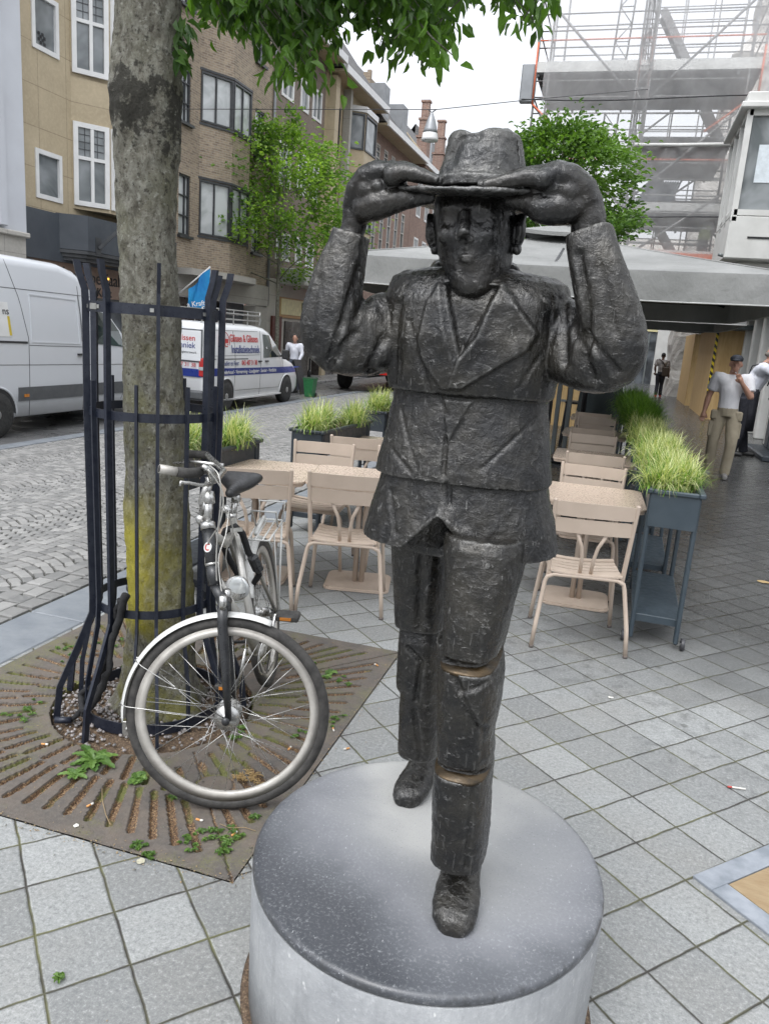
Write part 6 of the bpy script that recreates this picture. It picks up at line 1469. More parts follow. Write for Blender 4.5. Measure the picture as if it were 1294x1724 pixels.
mb = MB(); mb.box((.18, .35, 5.6), (.36, .42, 11.5)); mb.build('pier', 'tan_stone', bE); mb = MB(); mb.box((.18, 2.0, 5.6), (.30, .22, 11.5)); mb.build('pier', 'concrete', bE)
mb = MB(); mb.box((.0, 2.8, 1.2), (.5, 5.4, 3.9)); mb.build('ground_floor', 'shop_dark', bE)
def roofs(bd, Y0, ya, yb, zg, m='roof_slate', back=2.6, rise=4.2, over=.75):
    mb = MB(); a, b_ = ya-Y0, yb-Y0; z = zg-ZR
    mb.add([(over-.1, a, z+.12), (over-.1, b_, z+.12), (-back, b_, z+rise), (-back, a, z+rise)], [(0, 1, 2, 3)]); mb.add([(-back, a, z+rise), (-back, b_, z+rise), (-back-3.5, b_, z), (-back-3.5, a, z)], [(0, 1, 2, 3)]); mb.add([(over-.1, a, z+.12), (-back, a, z+rise), (-back, a, z)], [(0, 1, 2)]); mb.add([(over-.1, b_, z+.12), (-back, b_, z+rise), (-back, b_, z)], [(2, 1, 0)]); mb.build('roof', m, bd)
    mb = MB(); mb.box((over/2, (a+b_)/2, z+.0), (over, b_-a, .10)); mb.build('soffit', 'tan_stone', bd)
    mb = MB(); mb.box((over+.03, (a+b_)/2, z+.06), (.10, b_-a, .26)); mb.build('gutter', 'white_paint', bd)
roofs(bD, 25.38, 27.0, 29.88, 11.45); roofs(bE, Y0, 29.9, 35.45, 11.2)
# F: reddish brick house with shuttered windows
Y0, Y1 = 35.5, 43.0
bF = building('red_brick_house', Y0, 'reddish brick house with narrow shuttered windows under a long white gutter')
wf = []
for z0, z1 in ((8.9, 10.2), (4.0, 7.9)):
    for i in range(5): wf.append((36.4+i*1.25, z0, 37.0+i*1.25, z1))
facade(bF, Y0, Y1, ZR, 10.9, wf, 'brick_red')
for w_ in wf: window(bF, (0, w_[0]-Y0, w_[1]-ZR), UY, UZ, w_[2]-w_[0], w_[3]-w_[1], NX_, 'pale_stone', 'glass_dark', fw=.07, cols=(), rows=(.55, .75, .9), proud=-.02)
roofs(bF, Y0, 35.5, 43.0, 10.75, rise=4.0)
mb = MB(); mb.box((-1.6, 3.4, 13.0), (.9, 1.2, 1.6)); [mb.box((-1.9+.3*i, 3.1+.3*(i % 2), 14.0), (.18, .18, .4)) for i in range(3)]; mb.build('chimney', 'brick_brown', bF)
mb = MB(); mb.prism([(.7, 0), (.55, .3), (-2.0, 3.0), (-2.6, 3.4), (-6, 0)], .35, frame3((0, 7.35, 10.85-ZR), (1, 0, 0), (0, 0, 1))); mb.build('party_wall', 'tan_stone', bF)
for y in (1.2, 4.4): mb = MB(); mb.box((-.35, y, 12.0-ZR), (1.2, .9, 1.3)); mb.build('dormer', 'zinc', bF)
# G: gabled brick house with stepped chimneys, H beyond
Y0, Y1 = 43.05, 52
bG = building('gabled_brick_house', Y0, 'red brick house with tall stepped chimneys and white dormers, farther down the street')
wg = [(44.2+i*1.9, z0, 45.1+i*1.9, z0+1.9) for z0 in (5.2, 8.2) for i in range(4)]
facade(bG, Y0, Y1, ZR, 10.9, wg, 'brick_red')
for w_ in wg: window(bG, (0, w_[0]-Y0, w_[1]-ZR), UY, UZ, w_[2]-w_[0], w_[3]-w_[1], NX_, 'white_paint', 'glass_dark', fw=.10, cols=(.5,), rows=(.6,), proud=0)
roofs(bG, Y0, 43.05, 52, 10.8, rise=3.6, over=.55)
for y in (.2, 4.0):
    for k, (w_, h0, h1) in enumerate(((.7, 10.6, 12.2), (.5, 12.2, 13.1), (.32, 13.1, 14.0))): mb = MB(); mb.box((.25, y+.5, (h0+h1)/2-ZR), (.25+w_*.5, w_, h1-h0)); mb.box((.25, y+.5, h1-.05-ZR), (.35+w_*.5, w_+.10, .1)); mb.build('chimney_tier', 'brick_red', bG)
    mb = MB(); mb.box((.1, y+1.5, 11.9-ZR), (.5, 1.0, 2.0)); mb.build('dormer', 'white_paint', bG); mb = MB(); mb.box((.37, y+1.5, 11.9-ZR), (.03, .7, 1.6)); mb.build('dormer_glass', 'glass_dark', bG)
bH = building('distant_brick_house', 52.05, 'distant brick house with a grey roof at the end of the street')
facade(bH, 52.05, 66, ZR, 10.6, [(53.5+i*2.2, z0, 54.5+i*2.2, z0+1.8) for z0 in (4.6, 7.8) for i in range(5)], 'brick_red'); roofs(bH, 52.05, 52.05, 66, 10.5, rise=4.5, over=.5)
mb = MB(); mb.box((-.3, 7, 5), (.1, 13, 9)); mb.build('windows_glass', 'glass_dark', bH)
mb = MB(); mb.lathe([(.9, 0), (.8, 1.2), (.15, 2.2), (.04, 3.4)], (-2.5, 6, 13.5), 8); mb.build('turret', 'roof_slate', bH)
# far end of the street, closing it
bI = thing('street_end_building', (-4, 95, ZR), 'pale building closing the far end of the street', 'building')
mb = MB(); mb.box((-8, 0, 5.5), (20, 6, 11)); mb.build('wall', 'brick_red', bI); mb = MB(); mb.box((16, -8, 6.5), (30, 6, 13)); mb.build('side_wall', 'pale_stone', bI)
# shop fronts along the right pavement beyond the hoarding
bJ = thing('far_shop_row', (3.0, 34, 0), 'far white and glass shop fronts beyond the plywood hoarding', 'building')
mb = MB(); mb.box((2.2, 14, 4.5), (4.0, 30, 9)); mb.build('wall', 'white_render', bJ)
for i in range(6): mb = MB(); mb.box((.16, 1.6+i*3.2, 1.5), (.12, 2.2, 2.8)); mb.build('shop_window', 'glass_dark', bJ)
mb = MB(); mb.box((-1.2, 6, 3.0), (.5, .1, .5)); text("Cibo", 'sign_lettering', 'ink_black', bJ, (-1.2, 5.94, 3.0), (1, 0, 0), UZ, .3, .004); mb.build('hanging_sign', 'white_paint', bJ)
bK = thing('glass_shop_front', (-1.2, 46, 0), 'dark glass shop front with grey mullions at the far end of the pavement', 'shop front')
mb = MB(); mb.box((1.6, 0, 1.6), (3.2, .2, 3.2)); mb.build('glass', 'glass_dark', bK)
for i in range(7): mb = MB(); mb.box((.1+i*.5, -.12, 1.6), (.08, .06, 3.2)); mb.build('mullion', 'grey_post', bK)
mb = MB(); mb.box((1.6, -.15, 3.0), (3.3, .1, .3)); mb.build('lit_strip', 'cream_sign', bK)
mb = MB(); mb.box((3.4, -.3, 1.8), (.8, 1.0, 3.6)); mb.build('white_pier', 'white_render', bK)
# ------------------------------------------------------------------ vehicles
def carpaint(name, c1, c2):
    m, t, b = nodes(name); v = coords(t, 'Object'); n = noise_(t, v, 1.2, 5, .6); sp = N(t, 'ShaderNodeSeparateXYZ'); L(t, v, sp.inputs[0])
    dirt = math_(t, 'MULTIPLY', ramp(t, sp.outputs[2], [(0.0, .75), (.85, 0.0)]), noise_(t, v, 3, 6, .7))
    L(t, mixc(t, dirt, mixc(t, n, c1, c2), (.23, .22, .20)), b.inputs['Base Color']); b.inputs['Roughness'].default_value = .32; b.inputs['Coat Weight'].default_value = .5; b.inputs['Coat Roughness'].default_value = .08
carpaint('van_white', (.72, .73, .74), (.66, .67, .68)); carpaint('van_silver', (.62, .64, .67), (.56, .58, .61))
pm('tyre', (0.018, 0.018, 0.018), .8, ns=20, col2=(.04, .04, .038)); pm('hubcap', (.42, .42, .41), .4, .6, ns=10, col2=(.30, .30, .29)); pm('trim_grey', (.10, .105, .11), .55, ns=6); pm('stripe_blue', (.015, .035, .22), .35); pm('ink_red', (.55, .05, .05), .45); pm('ink_blue', (.05, .07, .22), .45)
pm('tail_red', (.45, .015, .012), .15, coat=.6); pm('gap', (.03, .03, .032), .6); glass_mat('car_glass', (.012, .02, .02), .03, 1.2, (.05, .075, .07))
def van_body(mb, st_, wmax, zb, tumble=.10, belt=.52):
    rings = []
    for y, zt, wf_, zb_ in st_:
        w_ = wmax*wf_; zb2 = zb_ if zb_ else zb; h = zt-zb2; zl = zb2+h*belt; r = min(.16, h*.22); tp = w_-tumble*min(1, h/1.5)
        half = [(w_-.10, zb2), (w_-.03, zb2+.03), (w_-.005, zb2+h*.16), (w_, zb2+h*.32), (w_, zl), (w_-.35*(w_-tp), zl+(zt-r-zl)*.5), (tp, zt-r), (tp-r*.10, zt-r*.5), (tp-r*.42, zt-r*.14), (tp-r*1.1, zt-r*.0), (tp*.5, zt+.015)]
        rings.append([Vector((x, y, z)) for x, z in half]+[Vector((-x, y, z)) for x, z in half[::-1]])
    mb.loft(rings)
def wheel_(parent, x, y, r=.335, s=1, w_=.21, cap='hubcap'):
    M = Matrix.Rotation(R(90), 3, 'Y'); mb = MB(); mb.lathe([(r*.60, -w_/2), (r*.93, -w_/2), (r, -w_/2+.03), (r, w_/2-.03), (r*.93, w_/2), (r*.60, w_/2)], (x, y, r), 40, M); t = mb.build('wheel', 'tyre', parent)
    o = s*(w_/2-.006); mb = MB()
    mb.lathe([(.002, o+s*.012), (r*.20, o+s*.012), (r*.24, o-s*.010), (r*.46, o-s*.012), (r*.56, o+s*.004), (r*.62, o-s*.002)], (x, y, r), 32, M)
    mb.build('rim', cap, t); mb = MB()
    for k in range(14): a = 2*math.pi*k/14; mb.box((x+o-s*.004, y+r*.42*math.cos(a), r+r*.42*math.sin(a)), (.012, .022, .030), M=Matrix.Rotation(a, 3, 'X'))
    mb.build('slots', 'gap', t)
def sidepoly(mb, pts, x, th=.006, lean=None):
    """flat thing on the near side: (y,z) outline, following the body's lean above the belt"""
    q = [Vector((lean(z) if lean else x, y, z)) for y, z in pts]; k = len(q); n_ = Vector((th, 0, 0)); mb.add([p-n_*.5 for p in q]+[p+n_ for p in q], [tuple(range(k))[::-1], tuple(range(k, 2*k))]+[(i, (i+1) % k, k+(i+1) % k, k+i) for i in range(k)])
def body_x(bvh, y, z, side=1):
    h = bvh.ray_cast(Vector((side*3, y, z)), Vector((-side, 0, 0))); return h[0].x if h[0] is not None else side
def on_side(bvh, pts, mat, name, parent, th=.006, fine=.12):
    """panel lying on the body's near side"""
    P = []
    for i in range(len(pts)):
        a, b_ = pts[i], pts[(i+1) % len(pts)]; k = max(1, int(math.hypot(b_[0]-a[0], b_[1]-a[1])/fine))
        P += [(a[0]+(b_[0]-a[0])*j/k, a[1]+(b_[1]-a[1])*j/k) for j in range(k)]
    q = [Vector((body_x(bvh, y, z), y, z)) for y, z in P]; k = len(q); c = sum(q, Vector())/k; c.x = body_x(bvh, c.y, c.z)
    mb = MB(); mb.add([p+Vector((-.01, 0, 0)) for p in q]+[p+Vector((th, 0, 0)) for p in q]+[c+Vector((th, 0, 0))], [(i, (i+1) % k, k+(i+1) % k, k+i) for i in range(k)]+[(k+i, k+(i+1) % k, 2*k) for i in range(k)])
    return mb.build(name, mat, parent)
def side_band(bvh, y0, y1, za0, za1, zb0, zb1, mat, name, parent, th=.006, n=40):
    mb = MB(); rings = []
    for i in range(n+1):
        u = i/n; y = y0+(y1-y0)*u; lo, hi = za0+(zb0-za0)*u, za1+(zb1-za1)*u; zs_ = [lo+(hi-lo)*k/3 for k in range(4)]; xs_ = [body_x(bvh, y, z) for z in zs_]
        rings.append([Vector((x+th, y, z)) for x, z in zip(xs_, zs_)]+[Vector((x-.01, y, z)) for x, z in zip(xs_[::-1], zs_[::-1])])
    mb.loft(rings, smooth=False); return mb.build(name, mat, parent)
def on_side_text(bvh, s, y, z, size, mat, parent, name='lettering', bold=0, xs=1.0, align='LEFT'):
    x = max(body_x(bvh, y, z), body_x(bvh, y+.3, z)); dx = body_x(bvh, y, z+.1)-body_x(bvh, y, z)
    return text(s, name, mat, parent, (x+.009, y, z), UY, (dx, 0, .1), size, .0012, align=align, bold=bold, xs=xs)
def seam(bvh, pts, parent, name='seam', w_=.007, mat='gap', th=.0025):
    mb = MB()
    for i in range(len(pts)-1):
        a, b_ = pts[i], pts[i+1]; k = max(1, int(math.hypot(b_[0]-a[0], b_[1]-a[1])/.1))
        for j in range(k):
            p, q = [Vector((body_x(bvh, y, z)+th*.5, y, z)) for y, z in ((a[0]+(b_[0]-a[0])*u, a[1]+(b_[1]-a[1])*u) for u in (j/k, (j+1)/k))]
            mb.beam(p, q, w_, th*2, up=(1, 0, 0))
    return mb.build(name, mat, parent)
def arch(bvh, y, r, parent, lip='van_white'):
    pts = [(y+r*math.cos(a), .335+r*math.sin(a)) for a in np.linspace(-.15, math.pi+.15, 22)]
    on_side(bvh, pts, 'gap', 'wheel_arch', parent, .004)
    mb = MB(); mb.tube([Vector((body_x(bvh, y_, z_)+.004, y_, z_)) for y_, z_ in pts], .018, 6); mb.build('arch_lip', lip, parent)
# --- white lettered van
vw = thing('lettered_van', (-9.20, 14.62, ZR), 'white van with red and blue lettering, a blue stripe and a roof rack', 'van', 'parked vans across the street')
st_ = [(0, 1.70, .93, .42), (.03, 1.84, .955, .34), (.12, 1.89, .975, .27), (.6, 1.91, 1, 0), (2.6, 1.91, 1, 0), (3.0, 1.88, 1, 0), (3.35, 1.78, .99, 0), (3.75, 1.52, .985, 0), (4.15, 1.22, .98, 0), (4.45, 1.12, .97, 0), (4.85, 1.02, .95, 0), (5.08, .88, .90, .3), (5.16, .70, .84, .36)]
mb = MB(); van_body(mb, st_, .95, .22); vb = mb.build('body', 'van_white', vw); bvh = BVHTree.FromPolygons(mb.v, mb.f)
for y in (.92, 4.22): arch(bvh, y, .40, vw); 
for y in (.92, 4.22): wheel_(vw, .86, y); wheel_(vw, -.86, y, s=-1)
on_side(bvh, [(2.78, 1.17), (3.98, 1.19), (3.62, 1.58), (3.40, 1.70), (2.86, 1.72)], 'car_glass', 'cab_window', vw, .008, .15)
side_band(bvh, .02, 5.06, .80, .965, .77, .92, 'stripe_blue', 'blue_stripe', vw, .005)
on_side(bvh, [(.55, .285), (3.85, .285), (3.85, .25), (.55, .25)], 'white_paint', 'side_rail', vw, .05)
on_side(bvh, [(.22, 1.165), (1.95, 1.165), (1.95, 1.145), (.22, 1.145)], 'trim_grey', 'slide_rail', vw, .006)
for s_ in ([(1.30, .35), (1.32, 1.10), (1.34, 1.76)], [(2.62, .30), (2.62, 1.10), (2.72, 1.80)], [(3.72, .42), (4.02, .75), (4.04, 1.16)], [(.15, 1.22), (2.58, 1.24)], [(.15, 1.76), (2.6, 1.78)], [(1.32, .45), (3.7, .43)]): seam(bvh, s_, vw)
for y in (2.48, 2.86): on_side(bvh, [(y, 1.075), (y+.16, 1.075), (y+.16, 1.105), (y, 1.105)], 'gap', 'door_handle', vw, .03)
lg = MB(); cy, cz = .86, 1.50; x = body_x(bvh, cy, cz)+.006; lg.tube([(x+(.03*-math.sin(a))*0-(.12*math.sin(a) if math.sin(a) > 0 else 0)*.12, cy+.25*math.cos(a), cz+.235*math.sin(a)) for a in np.linspace(0, 2*math.pi, 36)], .008, 5); lg.build('logo_ring', 'ink_red', vw)
for k in (-1, 1):
    mb = MB(); c0 = cy+k*.095; sidepoly(mb, [(c0-.08, cz+.09), (c0-.08, cz-.03), (c0-.05, cz-.09), (c0+.05, cz-.09), (c0+.08, cz-.03), (c0+.08, cz+.09)], 0, .004, lambda z: x+.003-(z-cz)*.05); mb.build('logo_block', 'ink_red', vw)
    mb = MB(); sidepoly(mb, [(c0-.05, cz-.01), (c0-.055, cz-.045), (c0-.02, cz-.065), (c0+.04, cz-.06), (c0+.04, cz-.035), (c0, cz-.035), (c0, cz-.02), (c0+.05, cz-.02), (c0+.05, cz)], 0, .004, lambda z: x+.008-(z-cz)*.05); mb.build('logo_letter', 'white_paint', vw)
on_side_text(bvh, "Gilissen & Gilissen", 1.14, 1.60, .235, 'ink_red', vw, bold=.012, xs=.80)
on_side_text(bvh, "Installatietechniek", 1.16, 1.36, .245, 'ink_blue', vw, bold=.012, xs=.80)
on_side_text(bvh, "Cadier en Keer", .72, 1.06, .15, 'ink_blue', vw, xs=.8); on_side_text(bvh, "043 407 31 38", 1.62, 1.06, .16, 'ink_red', vw, xs=.85, bold=.01)
on_side_text(bvh, "& Onderhoud - Verwarming - Loodgieter - Sanitair - Ventilatie", .58, .865, .118, 'white_paint', vw, bold=.01, xs=.98)
mb = MB(); mb.box((0, -.012, .86), (1.72, .02, .165)); mb.build('rear_stripe', 'stripe_blue', vw)
mb = MB(); mb.box((.44, -.02, 1.42), (.80, .025, .62), bevel=.01); mb.box((-.44, -.02, 1.42), (.80, .025, .62), bevel=.01); mb.build('rear_panel', 'van_white', vw)
mb = MB(); [mb.box((sx*.44, -.010, 1.42), (.86, .012, .68), bevel=.005) for sx in (-1, 1)]; mb.box((0, -.006, 1.05), (.012, .012, 1.5)); mb.build('rear_window_seal', 'trim_grey', vw)
text("Gilissen & Gilissen", 'rear_lettering', 'ink_red', vw, (.1, -.036, 1.57), (1, 0, 0), UZ, .165, .001, bold=.01); text("Installatietechniek", 'rear_lettering', 'ink_blue', vw, (.1, -.036, 1.42), (1, 0, 0), UZ, .17, .001, bold=.01)
text("Verwarming - Loodgieterswerk", 'rear_lettering', 'trim_grey', vw, (.3, -.036, 1.28), (1, 0, 0), UZ, .07, .001); text("Sanitair", 'rear_lettering', 'trim_grey', vw, (.2, -.036, 1.19), (1, 0, 0), UZ, .07, .001); text("043 407 31 38", 'rear_lettering', 'ink_red', vw, (.38, -.022, 1.02), (1, 0, 0), UZ, .12, .001)
text("installatietechniek.nl", 'rear_lettering', 'ink_blue', vw, (.1, -.022, .66), (1, 0, 0), UZ, .10, .001)
for sx in (-1, 1):
    mb = MB(); mb.box((sx*.86, .02, .98), (.15, .10, .40), bevel=.03); tl = mb.build('tail_light', 'tail_red', vw); mb = MB(); mb.box((sx*.86, -.032, .96), (.11, .01, .07)); mb.build('lamp_lens', 'lens', tl)
mb = MB(); mb.box((0, -.02, .40), (1.80, .16, .20), bevel=.05); bp_ = mb.build('bumper', 'trim_grey', vw); mb = MB(); mb.box((0, -.11, .52), (.52, .01, .11)); pm('plate_yellow', (.62, .48, .05), .5); mb.build('number_plate', 'plate_yellow', bp_)
mb = MB()
for sx in (-1, 1): mb.tube([(sx*.70, .25, 2.14), (sx*.70, 3.0, 2.14), (sx*.66, 3.15, 2.05), (sx*.62, 3.15, 1.93)], .018, 8); mb.tube([(sx*.70, .25, 2.02), (sx*.70, 3.05, 2.02)], .014, 8); mb.tube([(sx*.70, .25, 2.22), (sx*.70, 2.95, 2.22)], .014, 8)
for y in (.25, .95, 1.65, 2.35, 3.0):
    mb.tube([(-.70, y, 2.02), (.70, y, 2.02)], .015, 8)
    for sx in (-1, 1): mb.tube([(sx*.70, y, 2.23), (sx*.70, y, 1.90)], .013, 8)
mb.build('roof_rack', 'galvanised', vw)
mb = MB(); mb.box((1.05, 3.83, 1.25), (.16, .12, .24), bevel=.04); mb.beam((.90, 3.83, 1.2), (1.0, 3.83, 1.22), .05, .05); mb.build('mirror', 'gap', vw)
# --- tall silver white van
sp_ = thing('tall_van', (-9.74, 8.35, ZR), 'tall silver white van with a grey side strip at the left edge', 'van', 'parked vans across the street')
st_ = [(0, 2.50, .94, .45), (.05, 2.62, .965, .36), (.2, 2.68, .985, .3), (1.0, 2.70, 1, 0), (2.6, 2.68, 1, 0), (3.0, 2.60, .995, 0), (3.35, 2.42, .99, 0), (3.75, 2.14, .985, 0), (4.2, 1.78, .98, 0), (4.62, 1.42, .97, 0), (5.0, 1.24, .95, 0), (5.35, 1.10, .91, .3), (5.5, .85, .85, .36)]
mb = MB(); van_body(mb, st_, .99, .27, tumble=.13, belt=.46); mb.build('body', 'van_silver', sp_); bvh = BVHTree.FromPolygons(mb.v, mb.f)
for y in (1.02, 4.68): arch(bvh, y, .43, sp_, 'van_silver'); wheel_(sp_, .90, y, .35); wheel_(sp_, -.90, y, .35, s=-1)
side_band(bvh, 1.48, 4.2, .53, .74, .53, .74, 'trim_grey', 'side_strip', sp_, .022)
on_side(bvh, [(.05, .53), (.55, .53), (.55, .74), (.05, .74)], 'trim_grey', 'side_strip', sp_, .022)
for y in (1.58, 2.98): on_side(bvh, [(y, .59), (y+.10, .59), (y+.10, .635), (y, .635)], 'amber', 'side_marker', sp_, .032)
on_side(bvh, [(.3, 1.455), (1.70, 1.435), (1.70, 1.405), (.3, 1.425)], 'gap', 'slide_rail', sp_, .012)
for s_ in ([(1.72, .30), (1.73, 1.5), (1.60, 2.1), (1.42, 2.62)], [(3.02, .30), (3.02, 2.35)], [(4.1, .42), (4.30, .8), (4.28, 1.40)], [(1.74, 1.38), (3.0, 1.36)], [(3.0, 1.45), (3.0, 2.2)], [(.1, 2.22), (3.4, 2.20)], [(.1, 1.10), (4.3, 1.05)]): seam(bvh, s_, sp_)
seam(bvh, [(1.80, 1.43), (2.94, 1.41), (2.94, 2.12), (1.84, 2.14), (1.80, 1.43)], sp_, 'pressed_panel', .02, 'van_silver', .006)
for y in (2.86, 3.24): on_side(bvh, [(y, 1.22), (y+.13, 1.22), (y+.13, 1.25), (y, 1.25)], 'gap', 'door_handle', sp_, .035)
on_side(bvh, [(3.30, 1.42), (4.32, 1.36), (4.22, 1.64), (3.86, 1.94), (3.36, 1.98)], 'car_glass', 'cab_window', sp_, .008, .15)
on_side(bvh, [(.30, 1.52), (1.38, 1.50), (1.36, 2.0), (.30, 2.02)], 'white_paint', 'side_poster', sp_, .006)
on_side_text(bvh, "ns", 1.235, 1.87, .15, 'ink_black', sp_); on_side(bvh, [(1.345, 1.52), (1.39, 1.52), (1.37, 1.80), (1.325, 1.80)], 'plate_yellow', 'poster_bar', sp_, .009)
mb = MB(); mb.box((1.12, 4.30, 1.50), (.18, .14, .32), bevel=.05); mb.beam((.95, 4.3, 1.4), (1.06, 4.3, 1.45), .05, .05); mb.build('mirror', 'gap', sp_)
for sx in (-1, 1): mb = MB(); mb.box((sx*.90, -.0, 1.2), (.12, .06, .5), bevel=.02); mb.build('tail_light', 'tail_red', sp_)
# --- lorry tail behind the statue's elbow
lo = thing('red_lorry', (-8.6, 24.4, ZR), 'dark flatbed lorry with a red cab parked beyond the green bin', 'lorry', None, rz=R(-2))
mb = MB(); mb.box((.4, 3.0, .86), (2.3, 6.0, .16), bevel=.02); mb.box((.4, -.03, .72), (2.3, .08, .14), bevel=.02); mb.build('flatbed', 'trim_grey', lo)
mb = MB(); mb.box((.4, 7.1, 1.45), (2.2, 2.0, 1.9), bevel=.15); mb.box((.4, 5.2, 1.25), (2.2, .3, .7), bevel=.03); mb.build('cab', 'tail_red', lo); mb = MB(); mb.box((.4, 6.08, 1.85), (1.8, .03, .7)); mb.build('rear_window', 'car_glass', lo)
mb = MB(); mb.box((.4, 3.6, .62), (.9, 7.6, .22)); mb.build('chassis', 'gap', lo)
for y in (1.4, 6.6):
    for sx in (-.55, 1.35): wheel_(lo, sx, y, .42, 1 if sx > 0 else -1, .3, 'trim_grey')
for sx in (-.5, 1.3): mb = MB(); mb.box((sx, -.08, .70), (.35, .03, .12)); mb.build('tail_light', 'tail_red', lo)
# --- green bin and the dark leaning board by the van
gb_ = thing('green_bin', (PG(521, 668, ZR).x, PG(521, 668, ZR).y, ZR), 'small green wheelie bin standing on the road beside the gutter', 'bin')
pm('bin_green', (.02, .13, .045), .45, ns=6, col2=(.03, .17, .06)); pm('bin_dark', (.015, .06, .025), .5)
mb = MB(); mb.loft([[Vector((a*x, b_*y, z)) for a, b_ in ((-1, -1), (1, -1), (1, 1), (-1, 1))] for x, y, z in ((.19, .22, .02), (.26, .28, .80), (.28, .30, .82), (.28, .30, .88))], smooth=False); mb.build('body', 'bin_green', gb_); gb_.scale = (.58, .58, .60)
mb = MB(); mb.box((0, 0, .90), (.60, .62, .04), bevel=.015); mb.box((.0, .34, .90), (.5, .06, .05)); mb.build('lid', 'bin_dark', gb_)
for sx in (-1, 1): mb = MB(); mb.lathe([(.01, -.03), (.10, -.03), (.10, .03), (.01, .03)], (sx*.22, .26, .10), 18, Matrix.Rotation(R(90), 3, 'Y')); mb.build('wheel', 'tyre', gb_)
p = PG(497, 662, ZR); sb = thing('leaning_board', (p.x, p.y, ZR), 'thin dark folding board standing open near the front of the lettered van', 'sign board')
mb = MB(); mb.beam((-.1, 0, 0), (-.02, 0, 1.0), .05, .5, up=(0, 1, 0)); mb.beam((.28, 0, 0), (.0, 0, 1.0), .03, .5, up=(0, 1, 0)); mb.build('panels', 'dark_metal', sb)
p = PG(503, 640, ZR); ps = thing('parking_post', (p.x, p.y+1.0, ZR), 'slim black street post behind the lettered van near the young tree', 'post'); mb = MB(); mb.tube([(0, 0, 0), (0, 0, 2.2)], .04, 10); mb.lathe([(.07, 0), (.07, .3), (.04, .35)], n=12); mb.build('pole', 'dark_metal', ps)
mb = MB(); mb.box((0, -.05, 1.75), (.25, .04, .5), bevel=.01); mb.build('box', 'white_paint', ps)

# ------------------------------------------------------------------ young trees
def street_tree(loc, H, crown, seed, m, label, n_leaf, size, stake=True, trunk_r=.07, zc=None):
    rnd = random.Random(seed); t = thing('young_tree', loc, label, 'tree', 'young street trees'); tips = []; mb = MB()
    tp = [Vector((0, 0, 0)), Vector((.03, 0, H*.2)), Vector((-.02, .02, H*.4)), Vector((.02, 0, H*.62)), Vector((.05, .03, H*.82)), Vector((.04, 0, H*.97))]
    mb.tube(tp, [trunk_r*1.3, trunk_r, trunk_r*.9, trunk_r*.65, trunk_r*.35, .01], 10); mb.build('trunk', 'bark_young', t); mb = MB()
    for i in range(16):
        z = H*rnd.uniform(.40, .85); a = rnd.uniform(0, 2*math.pi); el = rnd.uniform(.2, .9); k = 1-(z/H-.36)/.62
        limb3(mb, Vector((0, 0, z)), (math.cos(a)*math.cos(el), math.sin(a)*math.cos(el), math.sin(el)), crown*(.35+.55*k), trunk_r*.35, 5, .25, tips, 1)
    mb.build('branches', 'bark_young', t)
    cl_ = []
    for i in range(95):
        # pad-like sprays of leaves on the crown's shell
        a = rnd.uniform(0, 2*math.pi); f = rnd.random()**.8; z = H*(.47+.51*f); rr = crown*math.sqrt(max(.03, 1-((f-.36)/.66)**2))*rnd.random()**.35
        if rnd.random() < .18: rr *= rnd.uniform(1.0, 1.18)
        cl_.append((Vector((math.cos(a)*rr, math.sin(a)*rr, z+.12*crown*math.sin(a*3))), crown*rnd.uniform(.09, .20), rnd.random()))
    pts = []
    for i in range(n_leaf):
        if rnd.random() < .8:
            c, r_, tn = rnd.choice(cl_); q = c+Vector((rnd.gauss(0, r_), rnd.gauss(0, r_), rnd.gauss(0, r_*.42))); d = Vector((q.x, q.y, .2))
        else:
            c = rnd.choice(tips); q = c+Vector((rnd.gauss(0, .12), rnd.gauss(0, .12), rnd.gauss(0, .10))); tn = rnd.random()*.5; d = q-Vector((0, 0, H*.5))
        pts.append((q, d.normalized() if d.length else Vector((0, 0, 1)), tn))
    leaves('crown', pts, m, t, size, seed, droop=.1, wid=.5)
    return t
b2_ = PG(489, 645, -.2); street_tree((b2_.x-.60, b2_.y, ZR+.08), 7.9, 2.75, 11, 'leaf_fresh', 'bright green young tree on the far pavement in front of the brown brick houses', 11500, .16)
t3 = PY(965, 430, 15.2); street_tree((t3.x-.45, 15.2, 0), 5.6, 1.5, 23, 'leaf_deep', 'fuller green tree rising behind the grey parasol and below the scaffold', 15000, .105)
# ------------------------------------------------------------------ scaffolding with netting at the end of the terrace
pm('scaffold_steel', (0.22, 0.22, 0.22), .5, .5, ns=3, col2=(.15, .145, .14)); pm('scaffold_orange', (0.62, 0.13, 0.05), .55, ns=3, col2=(.45, .12, .06)); pm('scaffold_deck', (0.10, 0.102, 0.105), .7, .2, ns=1.2, col2=(.15, .153, .157), scale=(1, 8, 1)); pm('toe_board', (.52, .52, .50), .6, ns=2)
pm('blue_steel', (.045, .065, .09), .5, .2, ns=3); pm('hi_vis', (.55, .75, .05), .6)
XL, XM, XR = -3.32, -.40, 2.55; YA, YB, YC = 24.0, 27.5, 31.0
sf = thing('scaffolding', (0, 24, 0), 'tall steel scaffolding with orange braces and grey decks under white netting', 'scaffolding')
def S_(x, y, z): return (x, y-24, z)
def tubes(name, m, items, r=.026):
    for a, b_ in items: mb = MB(); mb.tube([S_(*a), S_(*b_)], r, 6); mb.build(name, m, sf)
ups = []
for x in (XL, XL+.35, XM-.1, XM+.12, XR-.3, XR):
    for y in (YA, YB): ups.append(((x, y, 3.4 if x != XL else 0), (x, y, 16)))
for x in (XM, XR): ups.append(((x, YC, 3.4), (x, YC, 15)))
tubes('upright', 'scaffold_steel', ups, .030)
